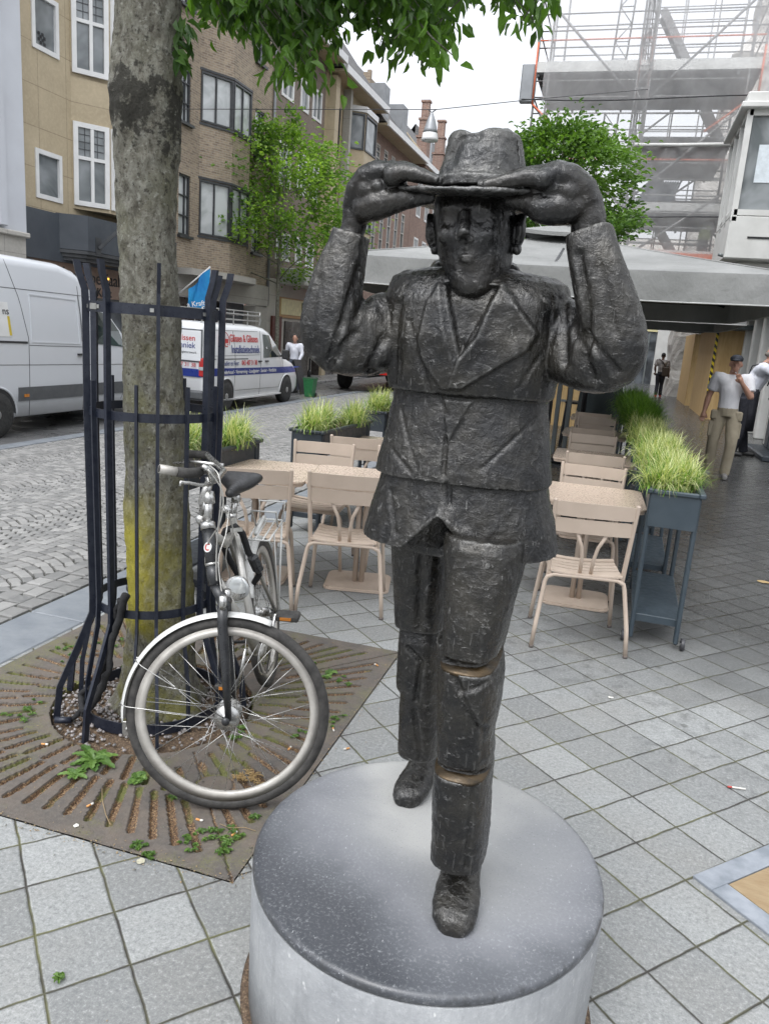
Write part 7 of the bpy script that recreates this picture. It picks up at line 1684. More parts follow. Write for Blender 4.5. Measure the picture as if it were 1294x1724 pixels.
ups2 = [((x, y, 3.4), (x, y, 15)) for x in (.55, 1.5) for y in (YB, YC)]; tubes('upright', 'scaffold_steel', ups2, .022)
led = []
for k, z in enumerate(np.arange(4.3, 15.5, .42)):
    x0 = XL if (z > 7.0 or k % 2) else XM
    led.append(((x0, YA, z), (XR, YA, z))); led.append(((XM, YC, z+.17), (XR, YC, z+.17)))
    if k % 2: led.append(((x0, YB, z+.1), (XR, YB, z+.1)))
    if k % 3 == 0: led.append(((XM, YC, z), (XR, YC, z)))
    if k % 2 == 0:
        for x in (XL, XM, XR): led.append(((x, YA, z), (x, YB, z)))
tubes('ledger', 'scaffold_steel', led, .020)
rd = [((XL, YA, z), (XR, YA, z)) for z in (8.35, 8.4, 9.95, 6.9)]; tubes('guard_rail', 'scaffold_orange', rd[2:], .021)
br = [((XL+.2, YA-.03, 10.9), (XM-.2, YA-.03, 8.45)), ((XM+.2, YA-.03, 8.45), (XR, YA-.03, 11.2)), ((XL, YA-.03, 8.3), (XM-.1, YA-.03, 5.6)), ((XM+.2, YA-.03, 6.0), (XR, YA-.03, 8.5)), ((XM, YA-.03, 4.2), (XR-.4, YA-.03, 6.1)), ((XL, YA-.03, 13.4), (XM, YA-.03, 11.0)), ((XM, YA-.03, 13.6), (XR, YA-.03, 11.4)), ((XM, YC, 6.2), (XR, YC, 8.4)), ((XM, YC, 9.2), (XR, YC, 11.6)), ((XM+.1, YB, 7.4), (XR, YB, 5.3))]
tubes('brace', 'scaffold_steel', br, .034)
tubes('orange_brace', 'scaffold_orange', [((XL-.02, YA-.05, 8.3), (XL-.02, YA-.05, 9.9)), ((XM-.16, YA-.08, 8.4), (XM-.16, YA-.08, 10.0)), ((XM+.16, YA-.08, 8.4), (XM+.16, YA-.08, 10.0)), ((XR, YA-.05, 8.2), (XR, YA-.05, 9.7)), ((XL, YA-.05, 8.3), (XL+.8, YA-.05, 7.6)), ((XR, YA-.05, 8.55), (XR-1.2, YA-.05, 7.6))], .026)
def deck(x0, x1, y0, y1, z, toe=True):
    n = max(1, int((y1-y0)/.31)); mb = MB()
    for i in range(n): mb.box(((x0+x1)/2, y0-24+(i+.5)*(y1-y0)/n, z), (x1-x0, (y1-y0)/n-.015, .05))
    for x in np.arange(x0, x1, .75): mb.box((x+.05, (y0+y1)/2-24, z-.05), (.06, y1-y0, .06))
    mb.build('deck', 'scaffold_deck', sf)
    if toe: mb = MB(); mb.box(((x0+x1)/2, y0-24-.03, z+.15), (x1-x0, .03, .27)); mb.build('toe_board', 'toe_board', sf)
deck(XL, XR, YA, YB, 9.12); deck(XM+.1, XR-.3, YA+1.2, YC, 7.75, False); deck(XM+.2, XR, YB-.8, YC, 6.3, False); deck(XM, XR, YA+.3, YB, 5.55); deck(XM, XR, YA, YB, 4.25)
mb = MB(); mb.box((XM+1.9, -.08, 4.3), (3.4, .03, .32)); mb.build('orange_board', 'scaffold_orange', sf)
def ladder(a, b_, w_=.5, n=7, name='lattice_mast'):
    a, b_ = Vector(S_(*a)), Vector(S_(*b_)); mb = MB(); u = Vector((w_/2, 0, 0)); mb.tube([a-u, b_-u], .028, 6); mb.tube([a+u, b_+u], .028, 6)
    for i in range(n+1):
        p = a.lerp(b_, i/n); mb.tube([p-u, p+u], .018, 5)
        if i < n: q = a.lerp(b_, (i+1)/n); s_ = 1 if i % 2 else -1; mb.tube([p-u*s_, q+u*s_], .016, 5)
    mb.build(name, 'scaffold_steel', sf)
ladder((-1.35, YB, 5.6), (-1.28, YB, 9.0), .42); ladder((-1.3, YB, 9.6), (-1.15, YB, 14), .42, 9); ladder((XM, YA-.1, 3.6), (XM, YA-.1, 16), .34, 22)
for (x0, z0, x1, z1) in ((-.15, 11.6, 1.35, 9.2), (1.4, 9.0, 2.2, 7.7), (-.3, 7.6, .9, 6.3), (.1, 6.2, 1.4, 4.4)):
    mb = MB()
    for dy in (0, .6): mb.beam(S_(x0, YB-.9+dy, z0), S_(x1, YB-.9+dy, z1), .05, .22)
    for i in range(9): u = (i+.5)/9; mb.box(S_(x0+(x1-x0)*u, YB-.6, z0+(z1-z0)*u), (.22, .58, .03))
    mb.build('stair', 'scaffold_steel', sf)
pile = thing('roof_sheets', (.35, 25.1, 5.62), 'stack of dark blue corrugated sheets lying on a scaffold deck', 'building materials')
mb = MB()
for k in range(14): mb.beam((-.52+k*.07-.0, -.6, 0.1), (-.22+k*.07, 1.2, 1.15), .045, .05)
mb.box((-.05, -.1, .1), (1.1, .9, .12)); mb.build('sheets', 'blue_steel', pile)
mb = MB(); mb.beam((-.5, -.45, .3), (.6, -.45, .3), .03, .03); mb.build('strap', 'gap', pile)
wk = thing('worker', (1.95, 26.3, 4.30), 'site worker in a yellow green high visibility vest on the scaffold', 'person')
def net_mat():
    m, t, b = nodes('netting'); t.nodes.remove(b); out = t.nodes['Material Output']; v = coords(t, 'Object', (1, 1, 1))
    tr_ = N(t, 'ShaderNodeBsdfTransparent'); d = N(t, 'ShaderNodeBsdfDiffuse'); d.inputs[0].default_value = (.92, .92, .92, 1); tl_ = N(t, 'ShaderNodeBsdfTranslucent'); tl_.inputs[0].default_value = (.92, .92, .92, 1)
    a = N(t, 'ShaderNodeMixShader', i_0=.5) if False else N(t, 'ShaderNodeMixShader'); a.inputs[0].default_value = .6; L(t, d.outputs[0], a.inputs[1]); L(t, tl_.outputs[0], a.inputs[2])
    mx = N(t, 'ShaderNodeMixShader'); n = noise_(t, v, .8, 5, .6, .8); L(t, ramp(t, n, [(.3, .30), (.7, .46)]), mx.inputs[0]); L(t, tr_.outputs[0], mx.inputs[1]); L(t, a.outputs[0], mx.inputs[2]); L(t, mx.outputs[0], out.inputs[0])
net_mat()
nt_ = MB(); rows = []
for i in range(30):
    x = XL+.25+(XR+.35-XL-.25)*i/29; rows.append([Vector(S_(x, YA-.22-.07*math.sin(i*1.7+z*.9)*math.sin(z*1.6)-.05*math.sin(z*3.1+i), z)) for z in np.linspace(4.1, 16, 24)])
V = [p for r in rows for p in r]; nt_.add(V, [(i*24+j, i*24+j+1, (i+1)*24+j+1, (i+1)*24+j) for i in range(29) for j in range(23)], True)
nt_.build('netting', 'netting', sf)
for z in (8.36, 5.35):                                   # cables looped along the netting
    mb = MB(); mb.tube([S_(XL-.3+i*.65, YA-.35, z-.05*math.sin(i*.5)) for i in range(11)], .018, 5); mb.build('cable', 'dark_metal', sf)
mb = MB(); mb.tube([S_(XM, YA-.3, 7.2), S_(XM+1.2, YA-.32, 7.2), S_(XR+.3, YA-.3, 7.25)], .05, 8); mb.build('net_roll', 'toe_board', sf)
mb = MB(); mb.box(S_(XL-.22, YA, 8.85), (.36, .2, 1.0), bevel=.03); mb.build('site_box', 'zinc', sf)
# church behind the netting
def rough_stone():
    m, t, b = nodes('church_stone'); v = coords(t, 'World'); n = noise_(t, v, 1.3, 8, .7, .8); L(t, ramp(t, n, [(.3, (.26, .24, .215)), (.5, (.42, .40, .37)), (.7, (.58, .56, .52))]), b.inputs['Base Color']); b.inputs['Roughness'].default_value = .9; bump(t, b, n, 1, .15)
rough_stone()
chh = thing('stone_church', (5.3, 36, 0), 'weathered grey stone church wall with stepped buttresses behind the scaffolding', 'church')
mb = MB(); rnd = random.Random(6)
for (x, w_, z0, z1, d) in ((0, 4.5, 0, 16.5, 3), (-2.0, 1.8, 0, 13.0, 3.4), (-2.6, 1.5, 0, 9.6, 3.6), (-1.4, 1.3, 12, 17.8, 2.4)):
    rings = []
    for z in np.arange(z0, z1, .35):
        k = 1-.10*((z-z0)/(z1-z0))-(.06 if int(z*1.1) % 2 else 0); rings.append([Vector((x+w_*.5*k*math.copysign(abs(math.cos(a))**.35, math.cos(a))+rnd.uniform(-.05, .05), d*.5*k*math.copysign(abs(math.sin(a))**.35, math.sin(a))+rnd.uniform(-.06, .06), z)) for a in np.linspace(0, 2*math.pi, 24, endpoint=False)])
    top = rings[-1]; c = sum(top, Vector())/len(top); rings.append([c+(p-c)*.12+Vector((0, 0, w_*.55)) for p in top]); mb.loft(rings, smooth=False)
mb.build('buttresses', 'church_stone', chh)
for k in range(5): mb = MB(); mb.prism([(-.35, 0), (.35, 0), (.35, 1.4), (0, 2.0), (-.35, 1.4)], .12, frame3((-2.3+.9*k, -1.86-.02*k, 3.2+2.2*(k % 3)), (1, 0, 0), (0, 0, 1))); mb.build('lancet', 'gap', chh)

# ------------------------------------------------------------------ street lamp on its span wire
lp = PY(727, 186, 14); lt = thing('street_lamp', (lp.x, 14, lp.z), 'grey bell shaped street lamp hanging from a wire across the street', 'street lamp')
mb = MB(); mb.lathe([(.012, -.02), (.03, -.05), (.075, -.16), (.115, -.30), (.128, -.36)], n=28); mb.build('hood', 'zinc', lt)
mb = MB(); mb.lathe([(.128, -.36), (.140, -.44), (.142, -.48), (.12, -.485)], n=28, cap=False); mb.build('diffuser', 'white_paint', lt); mb = MB(); mb.lathe([(.12, -.484), (.06, -.50), (.002, -.505)], n=28); mb.build('glass', 'cream_sign' if False else 'white_render', lt)
mb = MB(); mb.beam((-.07, 0, .02), (.0, 0, -.03), .014, .014); mb.beam((.07, 0, .02), (0, 0, -.03), .014, .014); mb.beam((-.09, 0, .02), (.09, 0, .02), .012, .012); mb.build('hanger', 'dark_metal', lt)
wr = thing('span_wire', (0, 14, 0), 'thin steel wire spanning the street and carrying the lamp', 'wire')
mb = MB(); e_ = PX(440, 175, -12); q_ = [Vector((-12, 16.5, lp.z+.75)), Vector((lp.x-.09, 14, lp.z+.02)), PY(905, 166, 15), PY(1090, 150, 19)]
q_[1] = Vector((lp.x-.09, 14, lp.z+.02)); q_.insert(2, Vector((lp.x+.09, 14, lp.z+.02))); mb.tube([p-Vector((0, 14, 0)) for p in q_], .007, 5); mb.build('wire', 'dark_metal', wr)

# ------------------------------------------------------------------ people
pm('skin', (.42, .24, .17), .5, ns=20, col2=(.38, .20, .14)); pm('skin_dark', (.12, .06, .04), .5); pm('tee_white', (.66, .66, .68), .8, ns=6, bs=14, bstr=.5, bd=.02, col2=(.58, .58, .61)); pm('khaki', (.33, .29, .215), .85, ns=7, bs=16, bstr=.5, bd=.02, col2=(.27, .235, .17))
pm('navy_cloth', (.012, .013, .02), .85, ns=6, bs=16, bstr=.5, bd=.02); pm('shirt_white', (.68, .69, .74), .75, ns=6, bs=14, bstr=.5, bd=.02, col2=(.58, .60, .67)); pm('cap_navy', (.02, .024, .034), .8); pm('shoe_black', (.012, .012, .012), .5); pm('shoe_grey', (.25, .24, .23), .6); pm('shoe_red', (.5, .02, .03), .5)
pm('jeans_grey', (.09, .105, .14), .85, ns=8); pm('hair_dark', (.012, .01, .009), .7); pm('hair_grey', (.16, .14, .12), .8); pm('print_grey', (.32, .30, .29), .85, ns=7, col2=(.10, .09, .09)); pm('bag_brown', (.05, .035, .025), .7)
def person(name, loc, rz, H, label, J, cloth, lean=0.0, hat=None, hair='hair_grey', skin='skin', long_sleeve=False, bald=False, vox=.014, scale=None):
    """J: joints in metres for a 1.75 m figure facing -Y; one continuous body, clothes as children"""
    t = thing(name, loc, label, 'person', rz=R(rz)); s = H/1.75; V3 = lambda p: Vector(p)*s
    hip, chest, neck, head = [V3(J[k]) for k in ('hip', 'chest', 'neck', 'head')]
    body = MB(); l = lambda mb, pts: limb(mb, [(V3(p) if not isinstance(p, Vector) else p, r*s) for p, r in pts], 14, 3)
    l(body, [(hip-Vector((0, 0, .03*s)), .12), (hip.lerp(chest, .5), .115), (chest, .135), (chest.lerp(neck, .75), .07), (neck, .055), (head-Vector((0, 0, .05*s)), .05)])
    body.ell(head+Vector((0, .01*s, .02*s)), (.076*s, .095*s, .105*s)); body.ell(head+Vector((0, -.03*s, -.06*s)), (.050*s, .06*s, .055*s))
    body.ell(head+Vector((0, -.095*s, -.015*s)), (.012*s, .018*s, .022*s))
    for q in (-1, 1): body.ell(head+Vector((q*.078*s, .01*s, -.01*s)), (.012*s, .02*s, .03*s)); body.ell(head+Vector((q*.03*s, -.078*s, .018*s)), (.016*s, .012*s, .008*s))
    body.ell(head+Vector((0, -.082*s, -.058*s)), (.025*s, .010*s, .006*s))
    for q in 'lr':
        sh, el, wr_ = [V3(J[k+q]) for k in ('sh', 'el', 'wr')]; l(body, [(chest.lerp(sh, .4), .07), (sh, .062), (sh.lerp(el, .5), .050), (el, .042), (el.lerp(wr_, .35), .043), (wr_, .028)])
        hd_ = V3(J['ha'+q]); dv = (hd_-wr_).normalized(); sd = dv.cross(Vector((0, 1, .3))).normalized()
        l(body, [(wr_, .027), (wr_.lerp(hd_, .35), .036), (wr_.lerp(hd_, .6), .036)])
        for i in range(4): o = sd*(.026-.017*i)*s; a = wr_.lerp(hd_, .5)+o; l(body, [(a, .012), (a+dv*.04*s+Vector((0, -.004, 0)), .011), (a+dv*(.085-.008*abs(i-1.3))*s+Vector((0, -.018*s, 0)), .008)])
        a = wr_.lerp(hd_, .25)+sd*.03*s; l(body, [(a, .014), (a+dv*.03*s+sd*.022*s, .012), (a+dv*.06*s+sd*.026*s, .009)])
        hp, kn_, an = [V3(J[k+q]) for k in ('hp', 'kn', 'an')]; l(body, [(hp, .088), (hp.lerp(kn_, .5), .075), (kn_, .055), (kn_.lerp(an, .3), .055), (an, .036)])
    mobj('body', remesh(body, vox*.7, 2), skin, t)
    top = MB(); l(top, [(hip+Vector((0, 0, -.04*s)), .138), (hip.lerp(chest, .45), .137), (chest, .150), (chest.lerp(neck, .60), .105), (chest.lerp(neck, .85), .075)]); l(top, [(V3(J['shl']), .086), (chest+Vector((0, 0, .04*s)), .13), (V3(J['shr']), .086)])
    for q in 'lr':
        sh, el, wr_ = [V3(J[k+q]) for k in ('sh', 'el', 'wr')]; l(top, [(chest.lerp(sh, .6), .086), (sh, .086), (sh.lerp(el, .5), .080), (sh.lerp(el, .72), .078)] if not long_sleeve else [(chest.lerp(sh, .6), .086), (sh, .084), (sh.lerp(el, .5), .064), (el, .058), (el.lerp(wr_, .5), .052), (wr_, .040)])
    mobj('shirt', remesh(top, vox, 2), cloth[0], t)
    bt = MB(); l(bt, [(hip+Vector((0, 0, .03*s)), .140), (hip-Vector((0, 0, .10*s)), .135)])
    for q in 'lr': hp, kn_, an = [V3(J[k+q]) for k in ('hp', 'kn', 'an')]; l(bt, [(hp, .100), (hp.lerp(kn_, .5), .095), (kn_, .078), (kn_.lerp(an, .5), .075), (an+Vector((0, 0, -.02*s)), .070)])
    mobj('trousers', remesh(bt, vox, 2), cloth[1], t)
    for q in 'lr':
        an = V3(J['an'+q]); d = V3(J.get('toe'+q, (0, -1, 0))).normalized(); sm_ = MB(); l(sm_, [(Vector((an.x, an.y, .045*s))-d*.03*s, .045), (Vector((an.x, an.y, .045*s))+d*.08*s, .045), (Vector((an.x, an.y, .035*s))+d*.17*s, .034)]); me = remesh(sm_, vox*.8, 2); c, n = co_no(me); c[:, 2] = np.maximum(c[:, 2], .003); set_co(me, c); mobj('shoe', me, cloth[2], t)
    hm = MB(); hc_ = head+Vector((0, .022*s, .045*s))
    if hat:
        hm.ell(hc_+Vector((0, -.012*s, .025*s)), (.088*s, .104*s, .062*s)); hm.ell(head+Vector((0, -.125*s, .055*s)), (.062*s, .06*s, .010*s)); mobj('cap', remesh(hm, vox*.6, 1), hat, t)
    else:
        hm.ell(hc_+Vector((0, .008, -.03*s if bald else .0)), (.083*s, .094*s, (.055 if bald else .090)*s)); mobj('hair', remesh(hm, vox*.7, 1), hair, t)
    return t, V3
J1 = dict(hip=(0, 0, .98), chest=(.0, .0, 1.28), neck=(0, .0, 1.50), head=(.01, -.05, 1.61), shl=(-.19, 0, 1.42), ell=(-.27, .03, 1.15), wrl=(-.30, -.04, .92), hal=(-.31, -.06, .80), shr=(.19, 0, 1.42), elr=(.27, -.08, 1.17), wrr=(.13, -.20, 1.36), har=(.06, -.20, 1.47),
          hpl=(-.095, 0, .93), knl=(-.12, -.04, .50), anl=(-.12, .05, .08), hpr=(.095, 0, .93), knr=(.12, -.10, .50), anr=(.10, -.06, .08), toel=(-.2, -1, 0), toer=(.1, -1, 0))
m1, v1 = person('person', (1.56, 11.95, 0), -8, 1.76, 'man in dark cap, white t-shirt and khaki work trousers, one hand raised to his mouth', J1, ('tee_white', 'khaki', 'shoe_grey'), hat='cap_navy')
mb = MB()
for q in (-1, 1):
    mb = MB(); mb.box((q*.15, -.075, .70), (.13, .05, .22), bevel=.02); mb.build('cargo_pocket', 'khaki', m1)
    mb = MB(); mb.box((q*.16, -.06, .90), (.10, .09, .14), bevel=.02); mb.build('tool_pocket', 'khaki', m1)
mb = MB(); mb.tube([v1((.04, -.225, 1.49)), v1((.02, -.25, 1.50))], .005, 6); mb.build('cigarette', 'tee_white', m1)
J2 = dict(hip=(0, .02, 1.0), chest=(0, -.10, 1.30), neck=(0, -.17, 1.50), head=(.0, -.24, 1.62), shl=(-.19, -.13, 1.43), ell=(-.24, -.38, 1.30), wrl=(-.18, -.60, 1.22), hal=(-.16, -.70, 1.20), shr=(.19, -.13, 1.43), elr=(.22, -.36, 1.26), wrr=(.14, -.56, 1.20), har=(.10, -.66, 1.18),
          hpl=(-.095, .03, .94), knl=(-.11, .0, .50), anl=(-.12, .12, .08), hpr=(.095, .03, .94), knr=(.11, .02, .50), anr=(.11, -.06, .08))
m2, v2 = person('person', (2.27, 15.0, 0.0), 82, 1.94, 'balding man in white shirt and long dark apron leaning towards the shop front', J2, ('shirt_white', 'navy_cloth', 'shoe_black'), long_sleeve=True, bald=True)
ap = MB(); ap.loft([[v2((x*w_, y0+.0-.02*abs(x), z)) for x, y0 in ((-1, .0), (-.6, -.11), (0, -.15), (.6, -.11), (1, .0), (.6, -.09), (0, -.13), (-.6, -.09))] for w_, z in ((.21, .42), (.20, .70), (.175, 1.0), (.15, 1.12))]); ap.build('apron', 'navy_cloth', m2)
ap = MB()
for q in (-1, 1): ap.tube([v2((q*.10, -.235, 1.15)), v2((q*.11, -.27, 1.34)), v2((q*.10, -.16, 1.505)), v2((q*.06, .03, 1.44)), v2((-q*.05, .085, 1.20)), v2((-q*.10, .13, 1.05))], .010, 6)
ap.build('apron_straps', 'navy_cloth', m2)
J3 = dict(J1, head=(0, -.02, 1.62), elr=(.25, .02, 1.16), wrr=(.22, -.10, .96), har=(.21, -.12, .86), knl=(-.08, -.14, .52), anl=(-.08, -.02, .10), knr=(.08, .02, .50), anr=(.08, .22, .12))
wx = PG(1107, 668)
m3, v3 = person('person', (wx.x-.02, wx.y, 0), 178, 1.74, 'distant walker seen from behind with a shoulder bag, dark trousers and red shoes', J3, ('print_grey', 'navy_cloth', 'shoe_red'), hair='hair_dark', skin='skin_dark')
mb = MB(); mb.box(v3((-.16, .10, 1.02)), (.26, .16, .38), bevel=.05); mb.tube([v3((-.14, .12, 1.2)), v3((.0, .15, 1.4)), v3((.14, .05, 1.5))], .018, 6); mb.build('bag', 'bag_brown', m3)
bb = thing; gx = PG(523, 655, ZR)
J4 = dict(J1, elr=(.25, -.06, 1.16), wrr=(.20, -.18, .98), har=(.18, -.20, .88), anl=(-.13, .02, .08), anr=(.13, .0, .08), knl=(-.12, -.02, .5), knr=(.12, -.02, .5))
m4, v4 = person('person', (gx.x+.05, gx.y-1.6, ZR), 10, 1.74, 'person in white top and grey blue jeans standing behind the green bin', J4, ('shirt_white', 'jeans_grey', 'shoe_black'), hair='hair_dark', long_sleeve=True)
# the worker on the scaffold
wb_ = MB(); limb(wb_, [(Vector((-.08, 0, .05)), .05), (Vector((-.09, 0, .5)), .07), (Vector((0, 0, .9)), .14), (Vector((0, 0, 1.25)), .15), (Vector((0, 0, 1.45)), .06), (Vector((0, 0, 1.6)), .09)]); limb(wb_, [(Vector((.1, 0, .05)), .05), (Vector((.09, 0, .5)), .07), (Vector((0, 0, .9)), .12)])
for q in (-1, 1): limb(wb_, [(Vector((q*.16, 0, 1.38)), .06), (Vector((q*.26, -.1, 1.15)), .045), (Vector((q*.2, -.3, 1.05)), .035)])
mobj('body', remesh(wb_, .02, 2), 'jeans_grey', wk)
vs = MB(); limb(vs, [(Vector((0, 0, .85)), .165), (Vector((0, 0, 1.15)), .175), (Vector((0, 0, 1.38)), .12)]); mobj('vest', remesh(vs, .02, 1), 'hi_vis', wk)
hv = MB(); hv.ell((0, 0, 1.70), (.11, .13, .08)); hv.build('helmet', 'white_paint', wk)
# ------------------------------------------------------------------ weeds and litter round the tree pit
leaf_mat('weed_leaf', (0.05, 0.11, 0.02), (0.14, 0.24, 0.05), .25); pm('straw', (.42, .30, .14), .8); pm('butt_paper', (.72, .70, .64), .7); pm('butt_filter', (.62, .30, .10), .7); pm('twig', (.30, .22, .12), .8); pm('pale_leaf', (.42, .40, .30), .7)
def rosette(V, F_, tn, c, n, l, w_, rnd, up_=.35, jag=True):
    for i in range(n):
        a = 2*math.pi*i/n+rnd.uniform(-.3, .3); d = Vector((math.cos(a), math.sin(a), 0)); s_ = Vector((-d.y, d.x, 0)); L_ = l*rnd.uniform(.6, 1.15); o = len(V); k = 8; lift = rnd.uniform(.2, 1.0)*up_
        for j in range(k+1):
            u = j/k; ww = w_*(math.sin(math.pi*min(.98, u*.85+.08))**.8)*(1+(.35 if (jag and j % 2) else -.15)*(1 if u > .2 else 0)); z = c.z+.006+L_*(lift*u-lift*.9*u*u)
            V += [c+d*L_*u+s_*ww/2+Vector((0, 0, z-c.z)), c+d*L_*u+Vector((0, 0, z-c.z-.004)), c+d*L_*u-s_*ww/2+Vector((0, 0, z-c.z))]
        for j in range(k): F_ += [(o+3*j, o+3*j+1, o+3*j+4, o+3*j+3), (o+3*j+1, o+3*j+2, o+3*j+5, o+3*j+4)]
        t_ = rnd.random(); tn += [t_]*(2*k)
def weeds(name, items, label, cat, kind=None, m='weed_leaf', seed=1):
    rnd = random.Random(seed); V, F_, tn = [], [], []; o0 = items[0][0]
    for c, n, l, w_, up_ in items: rosette(V, F_, tn, Vector((c.x-o0.x, c.y-o0.y, .0)), n, l, w_, rnd, up_)
    me = bpy.data.meshes.new(name); me.from_pydata([tuple(v) for v in V], [], F_); me.update(); a = me.attributes.new('tone', 'FLOAT', 'FACE'); a.data.foreach_set('value', tn)
    o = mobj(name, me, m); o.location = (o0.x, o0.y, .003); return tag(o, label, cat, None, kind)
weeds('dandelion', [(PG(158, 1282), 9, .105, .030, .55), (PG(158, 1282), 5, .07, .026, 1.1)], 'large dandelion rosette growing from the grate beside the front wheel', 'weed')
weeds('dandelion', [(PG(128, 1307), 7, .06, .022, .7)], 'smaller dandelion just below the large one on the grate', 'weed', seed=3)
weeds('wild_geranium', [(PG(232, 1315), 12, .042, .030, .8), (PG(236, 1310), 8, .03, .024, 1.4)], 'round leaved green weed against the front tyre on the grate', 'weed', seed=4)
weeds('low_weed', [(PG(555, 1135), 8, .04, .022, .8), (PG(548, 1142), 6, .03, .018, 1)], 'bright green weed in the grate slots right of the wheel', 'weed', seed=5)
rnd = random.Random(12); items = []
for cx, cy, n, sp in ((320, 1420, 10, 24), (380, 1430, 10, 22), (355, 1405, 7, 20), (250, 1432, 6, 20), (230, 1425, 4, 10), (290, 1345, 3, 8), (400, 1240, 8, 20), (500, 1240, 6, 18), (120, 1100, 9, 26), (190, 1080, 7, 22), (60, 1190, 6, 30), (30, 1210, 6, 22), (575, 1150, 5, 16), (565, 1215, 6, 16), (540, 1235, 5, 12), (520, 1110, 5, 25), (430, 1380, 4, 10), (98, 1650, 2, 6), (395, 1408, 6, 16), (205, 1130, 6, 20)):
    for i in range(n): p = PG(cx+rnd.gauss(0, sp*.5), cy+rnd.gauss(0, sp*.35)); items.append((p, rnd.randint(5, 8), rnd.uniform(.008, .020), rnd.uniform(.005, .009), rnd.uniform(.6, 1.6)))
weeds('small_weeds', items, 'small green weeds sprouting from the slots and edges of the tree grate', 'weeds', 'stuff', seed=7)
V, F_, tn = [], [], []; items = [(PG(410+rnd.gauss(0, 12), 1312+rnd.gauss(0, 6)), 6, rnd.uniform(.02, .035), .004, 1.2) for _ in range(14)]
weeds('dry_grass', items, 'dry straw coloured tuft lying on the grate inside the front wheel', 'dry grass', 'stuff', m='straw', seed=9)
GB = 'cigarette butts on the ground'
def butt(px, py, a, first=None, lab='cigarette butt on the grate just below the two dandelions'):
    p = PG(px, py)
    if first is None:
        t = thing('cigarette_butt', (0, 0, 0), 'cigarette butt lying on the tree grate or paving', 'cigarette butt', GB)
        mb = MB(); mb.tube([(0, 0, 0), (.016, 0, 0)], .0038, 8); mb.build('filter', 'butt_filter', t); mb = MB(); mb.tube([(.0162, 0, 0), (.026, .001, 0)], .0039, 8); mb.build('paper', 'butt_paper', t)
    else: t = copy_tree(first)
    t['label'] = lab; t.location = (p.x, p.y, .0065); t.rotation_euler = (0, 0, a); return t
b0 = butt(146, 1361, 1.2)
for i, (px, py) in enumerate(((330, 1382), (390, 1410), (636, 1123), (588, 1262), (560, 1228), (70, 1255), (485, 1265), (515, 1150))):
    butt(px, py, i*1.3, b0, ('cigarette butt close under the front tyre', 'cigarette butt among the weeds at the grate front edge', 'cigarette butt at the far right corner of the grate', 'cigarette butt near the plinth on the right rim of the grate', 'cigarette butt in the slots just right of the front wheel', 'cigarette butt on the far left part of the grate', 'cigarette butt seen through the right spokes of the front wheel', 'cigarette butt on the grate behind the front wheel')[i])
tw = thing('dry_twig', (PG(176, 1360).x, PG(176, 1360).y, .006), 'thin pale bent twig on the near part of the grate', 'twig'); o = Vector(tw.location)
mb = MB(); mb.tube([PG(172, 1330)-o+Vector((0, 0, .006)), PG(172, 1352)-o+Vector((0, 0, .012)), PG(178, 1375)-o+Vector((0, 0, .008)), PG(186, 1392)-o+Vector((0, 0, .006))], .0015, 5); mb.build('stem', 'twig', tw)
tw = thing('dry_twig', (PG(400, 1394).x, PG(400, 1394).y, .006), 'thin straw stalk lying beside the front tyre near the plinth', 'twig'); o = Vector(tw.location)
mb = MB(); mb.tube([PG(370, 1390)-o+Vector((0, 0, .006)), PG(385, 1398)-o+Vector((0, 0, .010)), PG(412, 1397)-o+Vector((0, 0, .008)), PG(430, 1402)-o+Vector((0, 0, .006))], .0013, 5); mb.build('stem', 'twig', tw)
def flat_leaf(px, py, r, label, m='pale_leaf', sx=1.0, z=.003, seed=0):
    p = PG(px, py, z); rnd = random.Random(seed); pts = [Vector((r*sx*math.cos(a)*(1+.12*rnd.uniform(-1, 1)), r*math.sin(a)*(1+.12*rnd.uniform(-1, 1)), .001+.003*rnd.random())) for a in np.linspace(0, 2*math.pi, 14, endpoint=False)]
    mb = MB(); mb.add(pts+[Vector((0, 0, .003))], [(i, (i+1) % 14, 14) for i in range(14)]); o = mb.build('fallen_leaf', m, loc=(p.x, p.y, p.z)); tag(o, label, 'leaf')
flat_leaf(237, 1451, .013, 'round pale dried leaf on the slab beside the grate edge')
flat_leaf(128, 1391, .009, 'small crumpled white scrap near the front edge of the grate', 'butt_paper', seed=2)
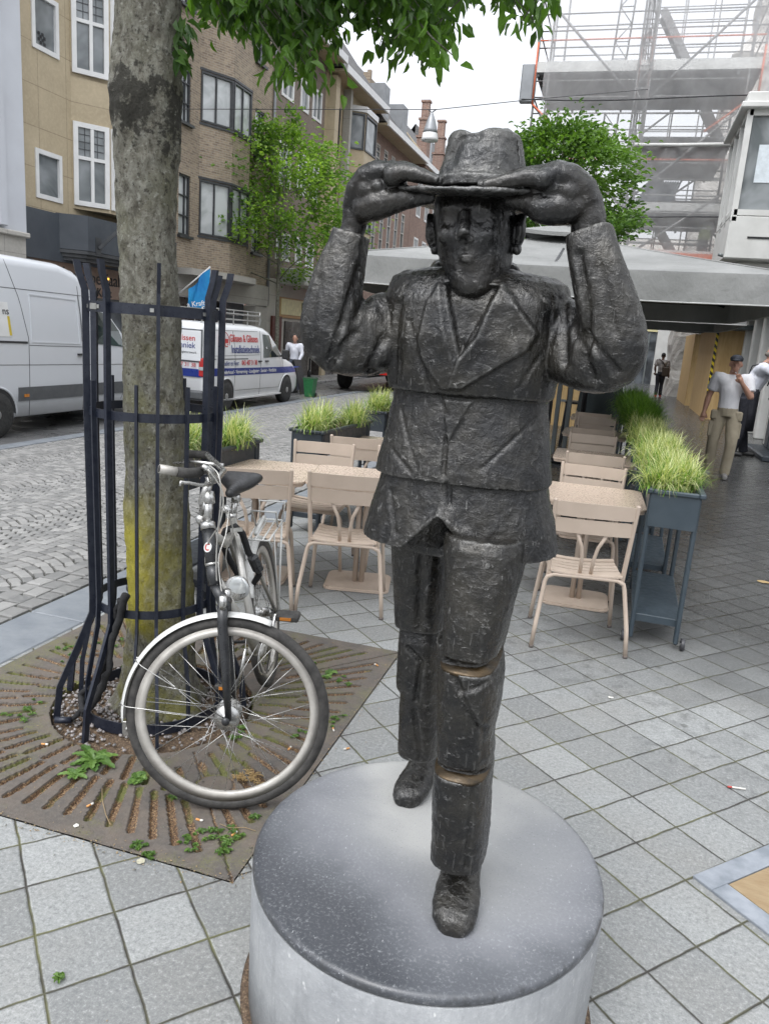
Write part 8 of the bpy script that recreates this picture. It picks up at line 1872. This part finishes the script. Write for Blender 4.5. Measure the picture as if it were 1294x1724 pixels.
flat_leaf(1285, 980, .035, 'pale wet scrap of cardboard on the dark paving at the right edge', 'straw', 1.5, seed=3)
flat_leaf(1028, 1175, .010, 'little whitish fleck on the paving right of the statue', 'butt_paper', 1.4, seed=4)
sb_ = thing('stick', (PG(1240, 1328).x, PG(1240, 1328).y, .006), 'small pale stick with a red tip on the paving at right', 'stick'); o = Vector(sb_.location)
mb = MB(); mb.tube([PG(1226, 1327)-o+Vector((0, 0, .006)), PG(1254, 1331)-o+Vector((0, 0, .006))], .004, 6); mb.build('paper', 'butt_paper', sb_); mb = MB(); mb.tube([PG(1224, 1327)-o+Vector((0, 0, .006)), PG(1231, 1327.8)-o+Vector((0, 0, .006))], .0045, 6); mb.build('tip', 'red_badge', sb_)

# crumbs of bark, seed husks and dry leaf gathered on the grate and along its edges
for nm, m, seed, n in (('leaf_crumbs', 'twig', 31, 900), ('bark_crumbs', 'bark_young', 32, 700)):
    rnd = random.Random(seed); mb = MB()
    for i in range(n):
        k = rnd.random()
        if k < .35: x, y = rnd.uniform(GX0-.03, GX1+.02), GY0+rnd.gauss(-.006, .022)
        elif k < .5: x, y = GX1+rnd.gauss(.004, .014), rnd.uniform(GY0, GY1)
        elif k < .7: x, y = TX+rnd.gauss(0, .45), TY+rnd.gauss(0, .45)
        else: x, y = rnd.uniform(GX0, GX1), rnd.uniform(GY0, GY1)
        if (x-PCX)**2+(y-PCY)**2 < .46**2 or math.hypot(x-TX, y-TY) < .2: continue
        s_ = rnd.uniform(.0015, .0055); a = rnd.uniform(0, 6.28); d = Vector((math.cos(a), math.sin(a), rnd.uniform(-.2, .3)))*s_; e_ = Vector((-d.y, d.x, 0))*rnd.uniform(.2, .7); c = Vector((x, y, .0045))
        mb.add([c-d, c+e_+Vector((0, 0, .001)), c+d, c-e_, c+Vector((0, 0, s_*.5))], [(0, 1, 4), (1, 2, 4), (2, 3, 4), (3, 0, 4)])
    tag(mb.build(nm, m), ('pale' if seed == 31 else 'brown')+' crumbs of dry leaf and bark scattered over the tree grate and its edges', 'litter', kind='stuff')
